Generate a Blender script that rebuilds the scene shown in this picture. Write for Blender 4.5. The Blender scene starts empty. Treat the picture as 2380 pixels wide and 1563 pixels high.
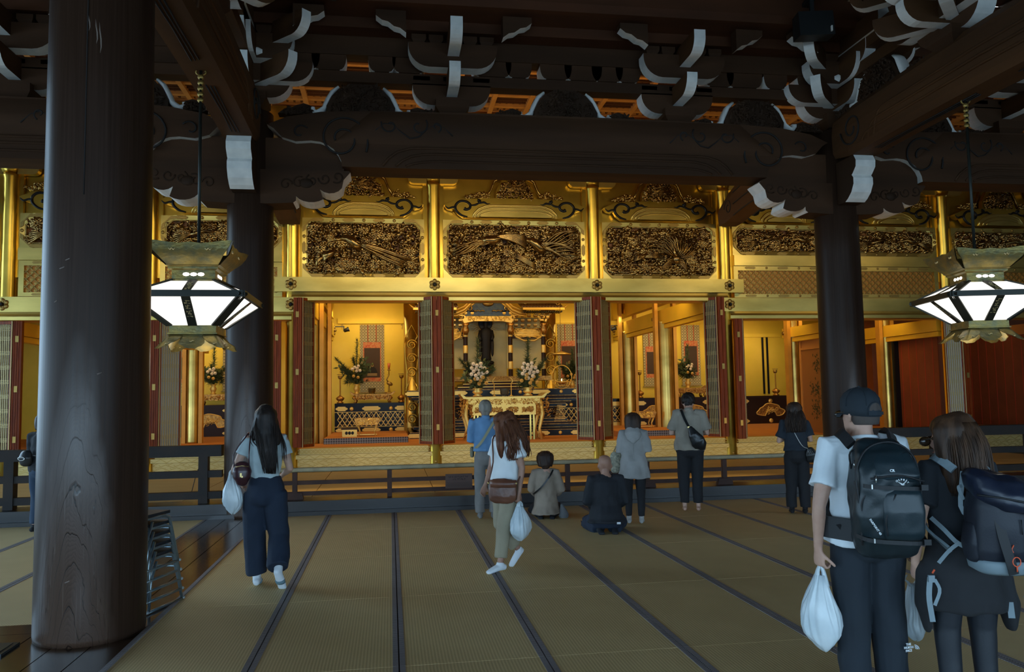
import bpy, math, random
import numpy as np
from mathutils import Vector, Matrix, noise as mnoise
random.seed(7)
PI = math.pi
sc = bpy.context.scene
COL = sc.collection

# ---------------------------------------------------------------- camera
YAW, PITCH, ROLL = math.radians(8.73), math.radians(4.25), math.radians(-0.99)
cam_d = bpy.data.cameras.new('camera')
cam_d.sensor_width = 36.0
cam_d.lens = 36.0 * 1851.0 / 2380.0
cam_d.clip_start = 0.05
cam_d.clip_end = 300
cam = bpy.data.objects.new('camera', cam_d)
COL.objects.link(cam)
_f = Vector((math.sin(YAW) * math.cos(PITCH), math.cos(YAW) * math.cos(PITCH), math.sin(PITCH)))
_r0 = Vector((math.cos(YAW), -math.sin(YAW), 0))
_u0 = _r0.cross(_f)
_r = _r0 * math.cos(ROLL) + _u0 * math.sin(ROLL)
_u = _u0 * math.cos(ROLL) - _r0 * math.sin(ROLL)
cam.matrix_world = Matrix(((_r.x, _u.x, -_f.x, 0), (_r.y, _u.y, -_f.y, 0), (_r.z, _u.z, -_f.z, 1.7), (0, 0, 0, 1)))
sc.camera = cam

# ---------------------------------------------------------------- world, lights, exposure
vs = sc.view_settings
vs.view_transform = 'Standard'
vs.look = 'None'
vs.gamma = 1.0
vs.exposure = 0.0
vs.use_curve_mapping = False
world = bpy.data.worlds.new('overcast_sky')
sc.world = world
world.use_nodes = True
bg = world.node_tree.nodes['Background']
bg.inputs[0].default_value = (0.50, 0.755, 1.0, 1)
bg.inputs[1].default_value = 6.6


def area(name, loc, rot, size, power, color, size_y=None, spread=PI):
    d = bpy.data.lights.new(name, 'AREA')
    d.energy = power
    d.color = color
    d.size = size
    if size_y:
        d.shape = 'RECTANGLE'
        d.size_y = size_y
    d.spread = spread
    o = bpy.data.objects.new(name, d)
    o.location = loc
    o.rotation_euler = rot
    COL.objects.link(o)
    return o


WARM = (1.0, 0.63, 0.17)
R = math.radians
# strip floodlights on the back of the front beam, turned to the gilded front
for x, w, p in ((-5.2, 3.0, 17), (-0.6, 2.6, 33), (2.4, 2.6, 38), (5.4, 2.0, 14), (8.7, 2.2, 26), (12.6, 3.0, 7)):
    area('facade_strip_light', (x, 12.95, 5.3), (R(80), 0, 0), w, p, (1.0, 0.78, 0.40), 0.15)
# uplights on the corridor floor behind the threshold beam
for x, w, p in ((-5.5, 2.4, 6), (-0.4, 2.6, 15), (2.6, 2.6, 14), (5.6, 2.2, 9), (8.7, 2.2, 24), (12.2, 2.4, 7)):
    area('floor_uplight', (x, 13.3, 0.30), (R(128), 0, 0), w, p, (1.0, 0.74, 0.34), 0.12)
# lamps hidden behind the lintels of the inner rooms
for x, w, z, p in ((-6.2, 2.2, 3.9, 30), (-3.4, 2.2, 3.9, 34), (-0.5, 2.6, 4.35, 52), (2.7, 2.6, 4.5, 26), (6.0, 2.4, 4.35, 44), (8.8, 2.4, 3.95, 40), (11.6, 2.2, 3.9, 34), (14.6, 2.2, 3.9, 8)):
    area('alcove_light', (x, 18.4, z), (R(50), 0, 0), w, p, WARM, 0.3)
for x, w, z, p in ((-0.55, 2.3, 4.2, 26), (5.9, 2.3, 4.0, 20), (8.9, 1.8, 3.9, 24), (12.0, 1.8, 3.5, 18), (-5.6, 1.8, 3.5, 16)):
    area('scroll_light', (x, 23.6, z), (R(38), 0, 0), w, p, (1.0, 0.78, 0.40), 0.12)
area('corridor_ceiling_light', (3.0, 14.6, 6.4), (R(180), 0, 0), 9, 24, (1.0, 0.55, 0.16), 0.5)
area('shrine_light', (1.5, 17.9, 4.7), (R(42), 0, 0), 1.6, 26, (1.0, 0.74, 0.4), 0.2)


# ---------------------------------------------------------------- mesh builder
class MB:
    def __init__(s):
        s.v = []
        s.f = []
        s.m = []
        s.sm = []

    def add(s, vs_, fs_, mi=0, smooth=False):
        b = len(s.v)
        s.v.extend([tuple(p) for p in vs_])
        for f in fs_:
            s.f.append(tuple(i + b for i in f))
            s.m.append(mi)
            s.sm.append(smooth)
        return s

    def box(s, x0, x1, y0, y1, z0, z1, mi=0):
        return s.add([(x0, y0, z0), (x1, y0, z0), (x1, y1, z0), (x0, y1, z0), (x0, y0, z1), (x1, y0, z1), (x1, y1, z1), (x0, y1, z1)],
                     [(0, 3, 2, 1), (4, 5, 6, 7), (0, 1, 5, 4), (1, 2, 6, 5), (2, 3, 7, 6), (3, 0, 4, 7)], mi)

    def bar(s, a, b, w, h, mi=0, up=(0, 0, 1)):
        a = Vector(a)
        b = Vector(b)
        t = (b - a).normalized()
        up = Vector(up)
        sd = t.cross(up)
        if sd.length < 1e-5:
            sd = t.cross(Vector((1, 0, 0)))
        sd.normalize()
        up = sd.cross(t)
        p = []
        for c in (a, b):
            for i, j in ((-1, -1), (1, -1), (1, 1), (-1, 1)):
                p.append(c + sd * (i * w / 2) + up * (j * h / 2))
        return s.add(p, [(0, 1, 2, 3), (7, 6, 5, 4), (0, 4, 5, 1), (1, 5, 6, 2), (2, 6, 7, 3), (3, 7, 4, 0)], mi)

    def prism(s, pts, a0, a1, axis='y', mi=0, emi=None, smooth=False):
        """pts: outline (u,v); emi(i)->material of side face i"""
        n = len(pts)
        if axis == 'y':
            g = lambda u, v, a: (u, a, v)
        elif axis == 'x':
            g = lambda u, v, a: (a, u, v)
        else:
            g = lambda u, v, a: (u, v, a)
        vs_ = [g(u, v, a0) for u, v in pts] + [g(u, v, a1) for u, v in pts]
        s.add(vs_, [tuple(range(n)), tuple(range(2 * n - 1, n - 1, -1))], mi)
        b = len(s.v) - 2 * n
        for i in range(n):
            j = (i + 1) % n
            s.f.append((b + i, b + n + i, b + n + j, b + j))
            s.m.append(mi if emi is None else emi(i))
            s.sm.append(smooth)
        return s

    def tube(s, pts, r, n=6, mi=0, closed=False, flat=None, smooth=True):
        """round tube through pts; flat=(w,h) gives an elliptical section"""
        P = [Vector(p) for p in pts]
        k = len(P)
        rs = r if isinstance(r, (list, tuple)) else [r] * k
        T = []
        for i in range(k):
            a = P[i - 1] if (i or closed) else P[0]
            b = P[(i + 1) % k] if (i < k - 1 or closed) else P[-1]
            t = b - a
            T.append(t.normalized() if t.length > 1e-9 else Vector((0, 0, 1)))
        ref = Vector((0, 0, 1)) if abs(T[0].z) < 0.9 else Vector((1, 0, 0))
        u = T[0].cross(ref).normalized()
        vs_ = []
        for i in range(k):
            u = (u - T[i] * u.dot(T[i]))
            if u.length < 1e-6:
                u = T[i].orthogonal()
            u.normalize()
            w = T[i].cross(u)
            for j in range(n):
                a = 2 * PI * j / n
                ca, sa = math.cos(a) * rs[i], math.sin(a) * rs[i]
                if flat:
                    ca *= flat[0]
                    sa *= flat[1]
                vs_.append(P[i] + u * ca + w * sa)
        fs_ = []
        for i in range(k if closed else k - 1):
            for j in range(n):
                a = i * n + j
                b = i * n + (j + 1) % n
                c = ((i + 1) % k) * n
                fs_.append((a, b, c + (j + 1) % n, c + j))
        s.add(vs_, fs_, mi, smooth)
        if not closed:
            b = len(s.v) - k * n
            s.f += [tuple(b + j for j in range(n - 1, -1, -1)), tuple(b + (k - 1) * n + j for j in range(n))]
            s.m += [mi, mi]
            s.sm += [False, False]
        return s

    def lathe(s, prof, n=16, c=(0, 0, 0), mi=0, smooth=True, a0=0.0):
        vs_ = []
        for r, z in prof:
            for j in range(n):
                a = a0 + 2 * PI * j / n
                vs_.append((c[0] + r * math.cos(a), c[1] + r * math.sin(a), c[2] + z))
        fs_ = []
        k = len(prof)
        for i in range(k - 1):
            for j in range(n):
                fs_.append((i * n + j, i * n + (j + 1) % n, (i + 1) * n + (j + 1) % n, (i + 1) * n + j))
        s.add(vs_, fs_, mi, smooth)
        b = len(s.v) - k * n
        s.f += [tuple(b + j for j in range(n - 1, -1, -1)), tuple(b + (k - 1) * n + j for j in range(n))]
        s.m += [mi, mi]
        s.sm += [False, False]
        return s

    def ball(s, c, r, n=8, k=5, mi=0, rot=None):
        rx, ry, rz = (r, r, r) if not isinstance(r, (tuple, list)) else r
        c = Vector(c)
        vs_ = []
        for i in range(1, k):
            th = PI * i / k
            for j in range(n):
                a = 2 * PI * j / n
                p = Vector((rx * math.sin(th) * math.cos(a), ry * math.sin(th) * math.sin(a), rz * math.cos(th)))
                vs_.append(c + (rot @ p if rot else p))
        top, bot = Vector((0, 0, rz)), Vector((0, 0, -rz))
        vs_ += [c + (rot @ top if rot else top), c + (rot @ bot if rot else bot)]
        fs_ = []
        for i in range(k - 2):
            for j in range(n):
                fs_.append((i * n + j, (i + 1) * n + j, (i + 1) * n + (j + 1) % n, i * n + (j + 1) % n))
        t = (k - 1) * n
        for j in range(n):
            fs_.append((t, j, (j + 1) % n))
            fs_.append((t + 1, (k - 2) * n + (j + 1) % n, (k - 2) * n + j))
        return s.add(vs_, fs_, mi, True)

    def loft(s, rings, mi=0, smooth=True, caps=True, closed_ring=True):
        n = len(rings[0])
        k = len(rings)
        vs_ = [p for r_ in rings for p in r_]
        fs_ = []
        for i in range(k - 1):
            for j in range(n if closed_ring else n - 1):
                fs_.append((i * n + j, i * n + (j + 1) % n, (i + 1) * n + (j + 1) % n, (i + 1) * n + j))
        s.add(vs_, fs_, mi, smooth)
        if caps and closed_ring:
            b = len(s.v) - k * n
            s.f += [tuple(b + j for j in range(n - 1, -1, -1)), tuple(b + (k - 1) * n + j for j in range(n))]
            s.m += [mi, mi]
            s.sm += [False, False]
        return s

    def xf(s, M, start=0):
        for i in range(start, len(s.v)):
            s.v[i] = tuple(M @ Vector(s.v[i]))
        return s

    def mesh(s, name, mats):
        me = bpy.data.meshes.new(name)
        me.from_pydata(s.v, [], s.f)
        for m_ in (mats if isinstance(mats, (list, tuple)) else [mats]):
            me.materials.append(m_)
        me.polygons.foreach_set('material_index', s.m)
        me.polygons.foreach_set('use_smooth', s.sm)
        me.update()
        return me

    def obj(s, name, mats, parent=None, loc=None):
        return mk(name, s.mesh(name, mats), parent, loc)


def smooth_path(pts, n=18):
    """Catmull-Rom through pts"""
    P = [Vector(p) for p in pts]
    P = [P[0] * 2 - P[1]] + P + [P[-1] * 2 - P[-2]]
    out = []
    segs = len(P) - 3
    for i in range(n):
        u = i / (n - 1) * segs
        k = min(int(u), segs - 1)
        f = u - k
        a, b, c, d = P[k], P[k + 1], P[k + 2], P[k + 3]
        out.append(0.5 * ((2 * b) + (c - a) * f + (2 * a - 5 * b + 4 * c - d) * f * f + (3 * b - a - 3 * c + d) * f ** 3))
    return out


def mk(name, me, parent=None, loc=None):
    o = bpy.data.objects.new(name, me)
    COL.objects.link(o)
    if parent is not None:
        o.parent = parent
    if loc is not None:
        o.location = loc
    return o


def tag(o, label, cat, group=None):
    o['label'] = label
    o['category'] = cat
    if group:
        o['group'] = group
    return o


def thing(name, label, cat, loc=(0, 0, 0), rz=0.0, group=None):
    o = bpy.data.objects.new(name, None)
    o.empty_display_size = 0.1
    COL.objects.link(o)
    o.location = loc
    o.rotation_euler = (0, 0, rz)
    return tag(o, label, cat, group)


def struct(o):
    o['kind'] = 'structure'
    return o


def stuff(o):
    o['kind'] = 'stuff'
    return o


KIDS = {}


def dup(root, loc=None, rz=None, label=None, group=None, parent=None, scale=None):
    r = root.copy()
    COL.objects.link(r)
    if parent is not None:
        r.parent = parent
    if loc is not None:
        r.location = loc
    if rz is not None:
        r.rotation_euler = (0, 0, rz)
    if scale is not None:
        r.scale = scale
    if label:
        r['label'] = label
    if group:
        r['group'] = group
    for ch in list(root.children):
        dup(ch, parent=r)
    return r


# ---------------------------------------------------------------- materials
MATS = {}


def mat(name, col, rough=0.5, metal=0.0, emit=None, estr=1.0, var=None, bump=None, stretch=None, spec=None, coat=None, sheen=None):
    """var=(scale, second colour, detail); bump=(scale, strength[, distance]); stretch=(x,y,z)"""
    m = bpy.data.materials.new(name)
    m.use_nodes = True
    nt = m.node_tree
    b = nt.nodes['Principled BSDF']
    b.inputs['Base Color'].default_value = (*col, 1)
    b.inputs['Roughness'].default_value = rough
    b.inputs['Metallic'].default_value = metal
    if spec is not None:
        b.inputs['Specular IOR Level'].default_value = spec
    if coat:
        b.inputs['Coat Weight'].default_value = coat
        b.inputs['Coat Roughness'].default_value = 0.12
    if sheen:
        b.inputs['Sheen Weight'].default_value = sheen
    if emit:
        b.inputs['Emission Color'].default_value = (*emit, 1)
        b.inputs['Emission Strength'].default_value = estr
    src = None
    if var or bump:
        tc = nt.nodes.new('ShaderNodeTexCoord')
        src = tc.outputs['Object']
        if stretch:
            mp = nt.nodes.new('ShaderNodeMapping')
            mp.inputs['Scale'].default_value = stretch
            nt.links.new(src, mp.inputs['Vector'])
            src = mp.outputs['Vector']
    if var:
        n = nt.nodes.new('ShaderNodeTexNoise')
        n.inputs['Scale'].default_value = var[0]
        n.inputs['Detail'].default_value = var[2] if len(var) > 2 else 4
        nt.links.new(src, n.inputs['Vector'])
        r = nt.nodes.new('ShaderNodeValToRGB')
        r.color_ramp.elements[0].position = 0.35
        r.color_ramp.elements[1].position = 0.65
        r.color_ramp.elements[0].color = (*col, 1)
        r.color_ramp.elements[1].color = (*var[1], 1)
        nt.links.new(n.outputs['Fac'], r.inputs['Fac'])
        nt.links.new(r.outputs['Color'], b.inputs['Base Color'])
    if bump:
        n2 = nt.nodes.new('ShaderNodeTexNoise')
        n2.inputs['Scale'].default_value = bump[0]
        n2.inputs['Detail'].default_value = 5
        nt.links.new(src, n2.inputs['Vector'])
        bp = nt.nodes.new('ShaderNodeBump')
        bp.inputs['Strength'].default_value = bump[1]
        bp.inputs['Distance'].default_value = bump[2] if len(bump) > 2 else 0.01
        nt.links.new(n2.outputs['Fac'], bp.inputs['Height'])
        nt.links.new(bp.outputs['Normal'], b.inputs['Normal'])
    MATS[name] = m
    return m


def nodes(m):
    return m.node_tree, m.node_tree.nodes['Principled BSDF']


def wave_mix(m, direction, scale, col_a, col_b, lo=0.3, hi=0.7, bump=0.0, dist=0.004, distortion=0.0):
    """stripes of two colours (weave, grain) in object space"""
    nt, b = nodes(m)
    tc = nt.nodes.new('ShaderNodeTexCoord')
    w = nt.nodes.new('ShaderNodeTexWave')
    w.bands_direction = direction
    w.inputs['Scale'].default_value = scale
    w.inputs['Distortion'].default_value = distortion
    w.inputs['Detail'].default_value = 2
    nt.links.new(tc.outputs['Object'], w.inputs['Vector'])
    n = nt.nodes.new('ShaderNodeTexNoise')
    n.inputs['Scale'].default_value = 2.2
    n.inputs['Detail'].default_value = 6
    nt.links.new(tc.outputs['Object'], n.inputs['Vector'])
    r = nt.nodes.new('ShaderNodeValToRGB')
    r.color_ramp.elements[0].position = lo
    r.color_ramp.elements[1].position = hi
    r.color_ramp.elements[0].color = (*col_a, 1)
    r.color_ramp.elements[1].color = (*col_b, 1)
    ad = nt.nodes.new('ShaderNodeMath')
    ad.operation = 'MULTIPLY_ADD'
    ad.inputs[1].default_value = 0.5
    nt.links.new(w.outputs['Fac'], ad.inputs[0])
    sb = nt.nodes.new('ShaderNodeMath')
    sb.operation = 'MULTIPLY'
    sb.inputs[1].default_value = 0.5
    nt.links.new(n.outputs['Fac'], sb.inputs[0])
    nt.links.new(sb.outputs[0], ad.inputs[2])
    nt.links.new(ad.outputs[0], r.inputs['Fac'])
    nt.links.new(r.outputs['Color'], b.inputs['Base Color'])
    if bump:
        bp = nt.nodes.new('ShaderNodeBump')
        bp.inputs['Strength'].default_value = bump
        bp.inputs['Distance'].default_value = dist
        nt.links.new(w.outputs['Fac'], bp.inputs['Height'])
        nt.links.new(bp.outputs['Normal'], b.inputs['Normal'])
    return m


WOOD = mat('dark_hall_timber', (0.046, 0.0225, 0.0115), 0.65, var=(3.0, (0.030, 0.0155, 0.0085)), spec=0.15, bump=(14, 0.25), stretch=(1, 1, 0.12))
WOODX = mat('dark_beam_timber', (0.068, 0.0320, 0.0160), 0.68, var=(3.0, (0.044, 0.0215, 0.0115)), spec=0.12, bump=(14, 0.25), stretch=(0.12, 1, 1))
WOODY = mat('dark_cross_timber', (0.095, 0.042, 0.017), 0.68, var=(3.0, (0.060, 0.028, 0.013)), spec=0.12, bump=(14, 0.2), stretch=(1, 0.12, 1))  # lighter timber copy: lantern and floor bounce put into the colour
BROWN = mat('brown_ceiling_timber', (0.085, 0.030, 0.013), 0.65, spec=0.15, var=(2.5, (0.055, 0.021, 0.010)), stretch=(0.2, 1, 1))
WHITE = mat('white_gofun_paint', (0.80, 0.79, 0.76), 0.75, var=(6, (0.68, 0.68, 0.66)))
GROOVE = mat('incised_groove', (0.012, 0.009, 0.008), 0.8)
GOLD = mat('gold_leaf', (0.80, 0.53, 0.085), 0.28, 0.95, var=(1.6, (0.58, 0.38, 0.06), 6), bump=(3, 0.05))
GOLD2 = mat('pale_gold_leaf', (0.80, 0.60, 0.18), 0.34, 0.92, var=(1.8, (0.46, 0.34, 0.09), 8), stretch=(0.35, 1, 1))
GOLDW = mat('gold_leaf_wall', (0.79, 0.53, 0.055), 0.5, 0.4, var=(1.2, (0.68, 0.47, 0.035), 5))
CARVE = mat('aged_gilded_carving', (0.38, 0.235, 0.075), 0.24, 0.95, var=(7, (0.17, 0.095, 0.035), 3))
CARVE2 = mat('bright_gilded_carving', (0.50, 0.34, 0.11), 0.26, 0.95, var=(12, (0.26, 0.16, 0.05), 3))
FIT = mat('bronze_fitting', (0.34, 0.22, 0.06), 0.4, 0.8, bump=(40, 0.4))
VERM = mat('vermilion_ground', (0.40, 0.13, 0.03), 0.6, var=(4, (0.06, 0.03, 0.015)))
BLACK = mat('black_lacquer', (0.008, 0.008, 0.010), 0.3, spec=0.2)
RED = mat('red_brown_lacquer', (0.21, 0.038, 0.005), 0.42, var=(7, (0.11, 0.018, 0.003)), stretch=(6, 6, 0.3), spec=0.15)
BRON = mat('green_bronze', (0.15, 0.145, 0.075), 0.42, 0.7, var=(9, (0.30, 0.22, 0.06), 6), bump=(26, 0.6))
# ================================================================ the room
TAT = mat('tatami_rush', (0.30, 0.215, 0.10), 0.62)
wave_mix(TAT, 'X', 14.5, (0.52, 0.385, 0.18), (0.68, 0.52, 0.255), 0.25, 0.75, 0.3, 0.002)
TATG = mat('corridor_tatami_rush', (0.42, 0.26, 0.08), 0.6, var=(4, (0.36, 0.22, 0.07)), stretch=(0.2, 3, 1))
HERI = mat('tatami_border_cloth', (0.06, 0.055, 0.06), 0.8)
wave_mix(HERI, 'Y', 14, (0.115, 0.105, 0.115), (0.33, 0.30, 0.30), 0.42, 0.58)
PLANK = mat('polished_floor_plank', (0.060, 0.030, 0.014), 0.2, var=(2.2, (0.032, 0.018, 0.010), 6), bump=(9, 0.12), stretch=(1.5, 0.15, 1), coat=0.2)

floor = struct(MB().box(-20, 24, -9, 12.9, -0.30, -0.055).obj('floor', GROOVE))
# tatami: columns along x (short side .94), rows along y
TX0, TW, TY0, TL = 0.045, 0.94, 5.23, 1.79
mat_me = MB().box(0.006, TW - 0.006, 0.004, TL - 0.004, -0.06, 0.0).mesh('tatami_mat', TAT)
bor_me = MB().box(0.003, 0.042, 0.002, TL - 0.002, -0.055, 0.0025).box(TW - 0.042, TW - 0.003, 0.002, TL - 0.002, -0.055, 0.0025).mesh('border', HERI)
b1_me = MB().box(0.004, 0.040, 0.002, TL - 0.002, -0.055, 0.003).mesh('border', HERI)
b2_me = MB().box(TW - 0.040, TW - 0.004, 0.002, TL - 0.002, -0.055, 0.003).mesh('border', HERI)
strips = []


def tatami(ix, x0, iy):
    o = mk('tatami_mat', mat_me, floor, (x0, TY0 + iy * TL, 0))
    mk('border', b1_me, o)
    mk('border', b2_me, o)


for iy in range(-2, 4):
    for ix in range(-2, 14):
        x0 = TX0 + ix * TW
        if iy < 0 and (x0 > 7 or x0 < -1):
            continue
        # the dark plank strips run on the pillar lines x=-2.1 and x=7.5 only where seen
        tatami(ix, x0, iy)
# narrow filler mats against the ground beam
for ix in range(-2, 14):
    o = MB().box(0.006, TW - 0.006, 0.004, 12.05 - (TY0 + 4 * TL), -0.06, 0.0).obj('tatami_mat', TAT, floor, (TX0 + ix * TW, TY0 + 4 * TL, 0))
    yy = 12.05 - (TY0 + 4 * TL)
    for a, b in ((0.004, 0.040), (TW - 0.040, TW - 0.004)):
        MB().box(a, b, 0.002, yy, -0.055, 0.003).obj('border', HERI, o)
# left of the plank strip
for ix in range(0, 6):
    x0 = -2.60 - TW * (ix + 1)
    for iy in range(0, 3):
        o = mk('tatami_mat', mat_me, floor, (x0, 6.78 + iy * TL, 0))
        mk('border', b1_me, o)
        mk('border', b2_me, o)
for k in range(3):
    w = 0.79 / 3
    MB().box(-2.60 + k * w + 0.004, -2.60 + (k + 1) * w - 0.004, 4.2, 12.05, -0.06, 0.001).obj('plank', PLANK, floor)
for k in range(3):
    MB().box(-9, -2.605, 5.98 + k * 0.265 + 0.004, 5.98 + (k + 1) * 0.265 - 0.004, -0.06, 0.001).obj('plank', PLANK, floor)
MB().box(-1.815, -1.785, 4.2, 12.05, -0.06, 0.012).obj('edge_batten', HERI, floor)
PLATE = mat('steel_cover_plate', (0.10, 0.11, 0.115), 0.35, 0.8)
hatch = tag(MB().box(-0.33, 0.33, -0.14, 0.14, 0, 0.018).box(-0.30, 0.30, -0.11, 0.11, 0.018, 0.024).obj('floor_plate', PLATE, None, (-2.93, 6.10, 0.001)), 'dark metal cover plate lying on the floorboards left of the near pillar', 'cover plate')

# ground beam (threshold) in front of the corridor
SILLW = mat('blackened_threshold_timber', (0.030, 0.026, 0.026), 0.3, var=(3, (0.018, 0.017, 0.018)), stretch=(0.15, 1, 1), bump=(10, 0.1))
tr = struct(MB().box(-14, 20, 12.14, 12.66, -0.05, 0.20).box(-14, 20, 12.05, 12.14, -0.05, 0.055).obj('trim_1', SILLW))
# corridor floor
f2 = struct(MB().box(-14, 20, 12.66, 17.0, -0.3, 0.165).obj('floor_2', GROOVE))
for ix in range(-5, 8):
    for iy in range(0, 4):
        MB().box(0.006, 1.88, 0.005, 1.07, 0, 0.035).obj('tatami_mat', TATG, f2, (-1.2 + ix * 1.886, 12.68 + iy * 1.078, 0.165))
# inner sanctuary floor
INF = mat('inner_carpet', (0.50, 0.20, 0.05), 0.75, var=(3, (0.44, 0.17, 0.045)))
f3 = struct(MB().box(-12, 19, 17.0, 25.6, -0.2, 0.66).obj('floor_3', INF))
# back wall and closing walls of the sanctuary
struct(MB().box(-12, 8.35, 25.2, 25.5, 0.6, 7.9).obj('wall_back', GOLDW))
BRWN = mat('red_brown_curtain_wall', (0.17, 0.045, 0.012), 0.7, var=(3, (0.14, 0.036, 0.010)))
struct(MB().box(13.4, 19, 20.6, 20.9, 0.6, 6.2).obj('wall_right_back', BRWN))
struct(MB().box(-12.3, -12, 17, 25.6, -0.3, 7.9).obj('wall_left', GOLDW))
struct(MB().box(19, 19.3, 12.9, 25.6, -0.3, 7.9).obj('wall_right', BRWN))
# unseen lintel walls over open front and left side, added to block high daylight
OUTW = mat('dark_unseen_wall', (0.05, 0.034, 0.026), 0.7)
struct(MB().box(-18, 20, -9.3, -9.0, 3.9, 9.0).obj('wall_unseen_front', OUTW))
struct(MB().box(-18.3, -18, -9.3, 12.6, 3.9, 9.0).obj('wall_unseen_left', OUTW))
struct(MB().box(20, 20.3, -9.3, 12.9, -0.3, 9.0).obj('wall_unseen_right', OUTW))  # unseen solid wall, added to shut out daylight from the right
struct(MB().box(-90, 60, -90, -9.5, -2.1, -2.0).box(-90, -20.5, -9.5, 40, -2.1, -2.0).obj('floor_court', mat('pale_court_gravel', (0.62, 0.60, 0.56), 0.9)))  # unseen court, made pale to bounce daylight up to the brackets
# ceilings
CEILG = mat('corridor_ceiling_wood', (0.46, 0.20, 0.05), 0.55, var=(3, (0.36, 0.15, 0.04)))
ORNB = mat('orange_lattice_backing', (0.62, 0.27, 0.05), 0.5, 0.2)
c2 = struct(MB().box(-12, 19, 12.6, 25.6, 8.05, 8.3).obj('ceiling_2', CEILG))
for i in range(8):
    MB().box(-12, 19, 12.9 + i * 0.62, 13.0 + i * 0.62, 7.93, 8.05).obj('ceiling_batten', CEILG, c2)
for i in range(40):
    MB().box(-11.9 + i * 0.78, -11.8 + i * 0.78, 12.7, 17, 7.9, 8.04).obj('ceiling_batten', CEILG, c2)
g = MB()
for i in range(210):
    g.box(-12 + i * 0.145, -11.96 + i * 0.145, 13, 17, 7.99, 8.03)
for i in range(27):
    g.box(-12, 19, 13 + i * 0.145, 13.04 + i * 0.145, 7.96, 8.0)
stuff(g.obj('fine_lattice', BROWN, c2))
ic = struct(MB().box(-12, 19, 17.2, 25.2, 6.2, 6.3).obj('ceiling_3', GOLDW))
ceil = struct(MB().box(-20, 24, -9, 12.6, 8.75, 9.0).obj('ceiling', BROWN))
for i in range(30):
    x = -9 + i * 0.72
    pts = [(x - 0.07, 7.98), (x + 0.07, 7.98), (x + 0.07, 8.22), (x - 0.07, 8.22)]
    MB().prism(pts, 2.0, 12.0, 'y').obj('rafter', WOODY, ceil)
for i in range(7):
    MB().box(-20, 24, 11.75 - i * 0.62 - 0.06, 11.75 - i * 0.62 + 0.06, 8.22, 8.33).obj('ceiling_batten', BROWN, ceil)
g = MB()
for i in range(150):
    x = -9 + i * 0.145
    g.box(x - 0.022, x + 0.022, 7.5, 11.8, 8.36, 8.41)
for i in range(30):
    y = 7.5 + i * 0.145
    g.box(-9, 13, y - 0.022, y + 0.022, 8.41, 8.45)
stuff(g.obj('fine_lattice', BROWN, ceil))
# ================================================================ dark timber frame of the outer hall
def arc(cx_, cy_, r, a0, a1, n=7, ry=None):
    ry = r if ry is None else ry
    return [(cx_ + r * math.cos(math.radians(a0 + (a1 - a0) * i / (n - 1))), cy_ + ry * math.sin(math.radians(a0 + (a1 - a0) * i / (n - 1)))) for i in range(n)]


def spiral(cx_, cz, r0, r1, a0, turns, n=28):
    o = []
    for i in range(n):
        t = i / (n - 1)
        r = r0 + (r1 - r0) * t ** 0.8
        a = a0 + turns * 2 * PI * t
        o.append((cx_ + r * math.cos(a), cz + r * math.sin(a)))
    return o


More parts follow.
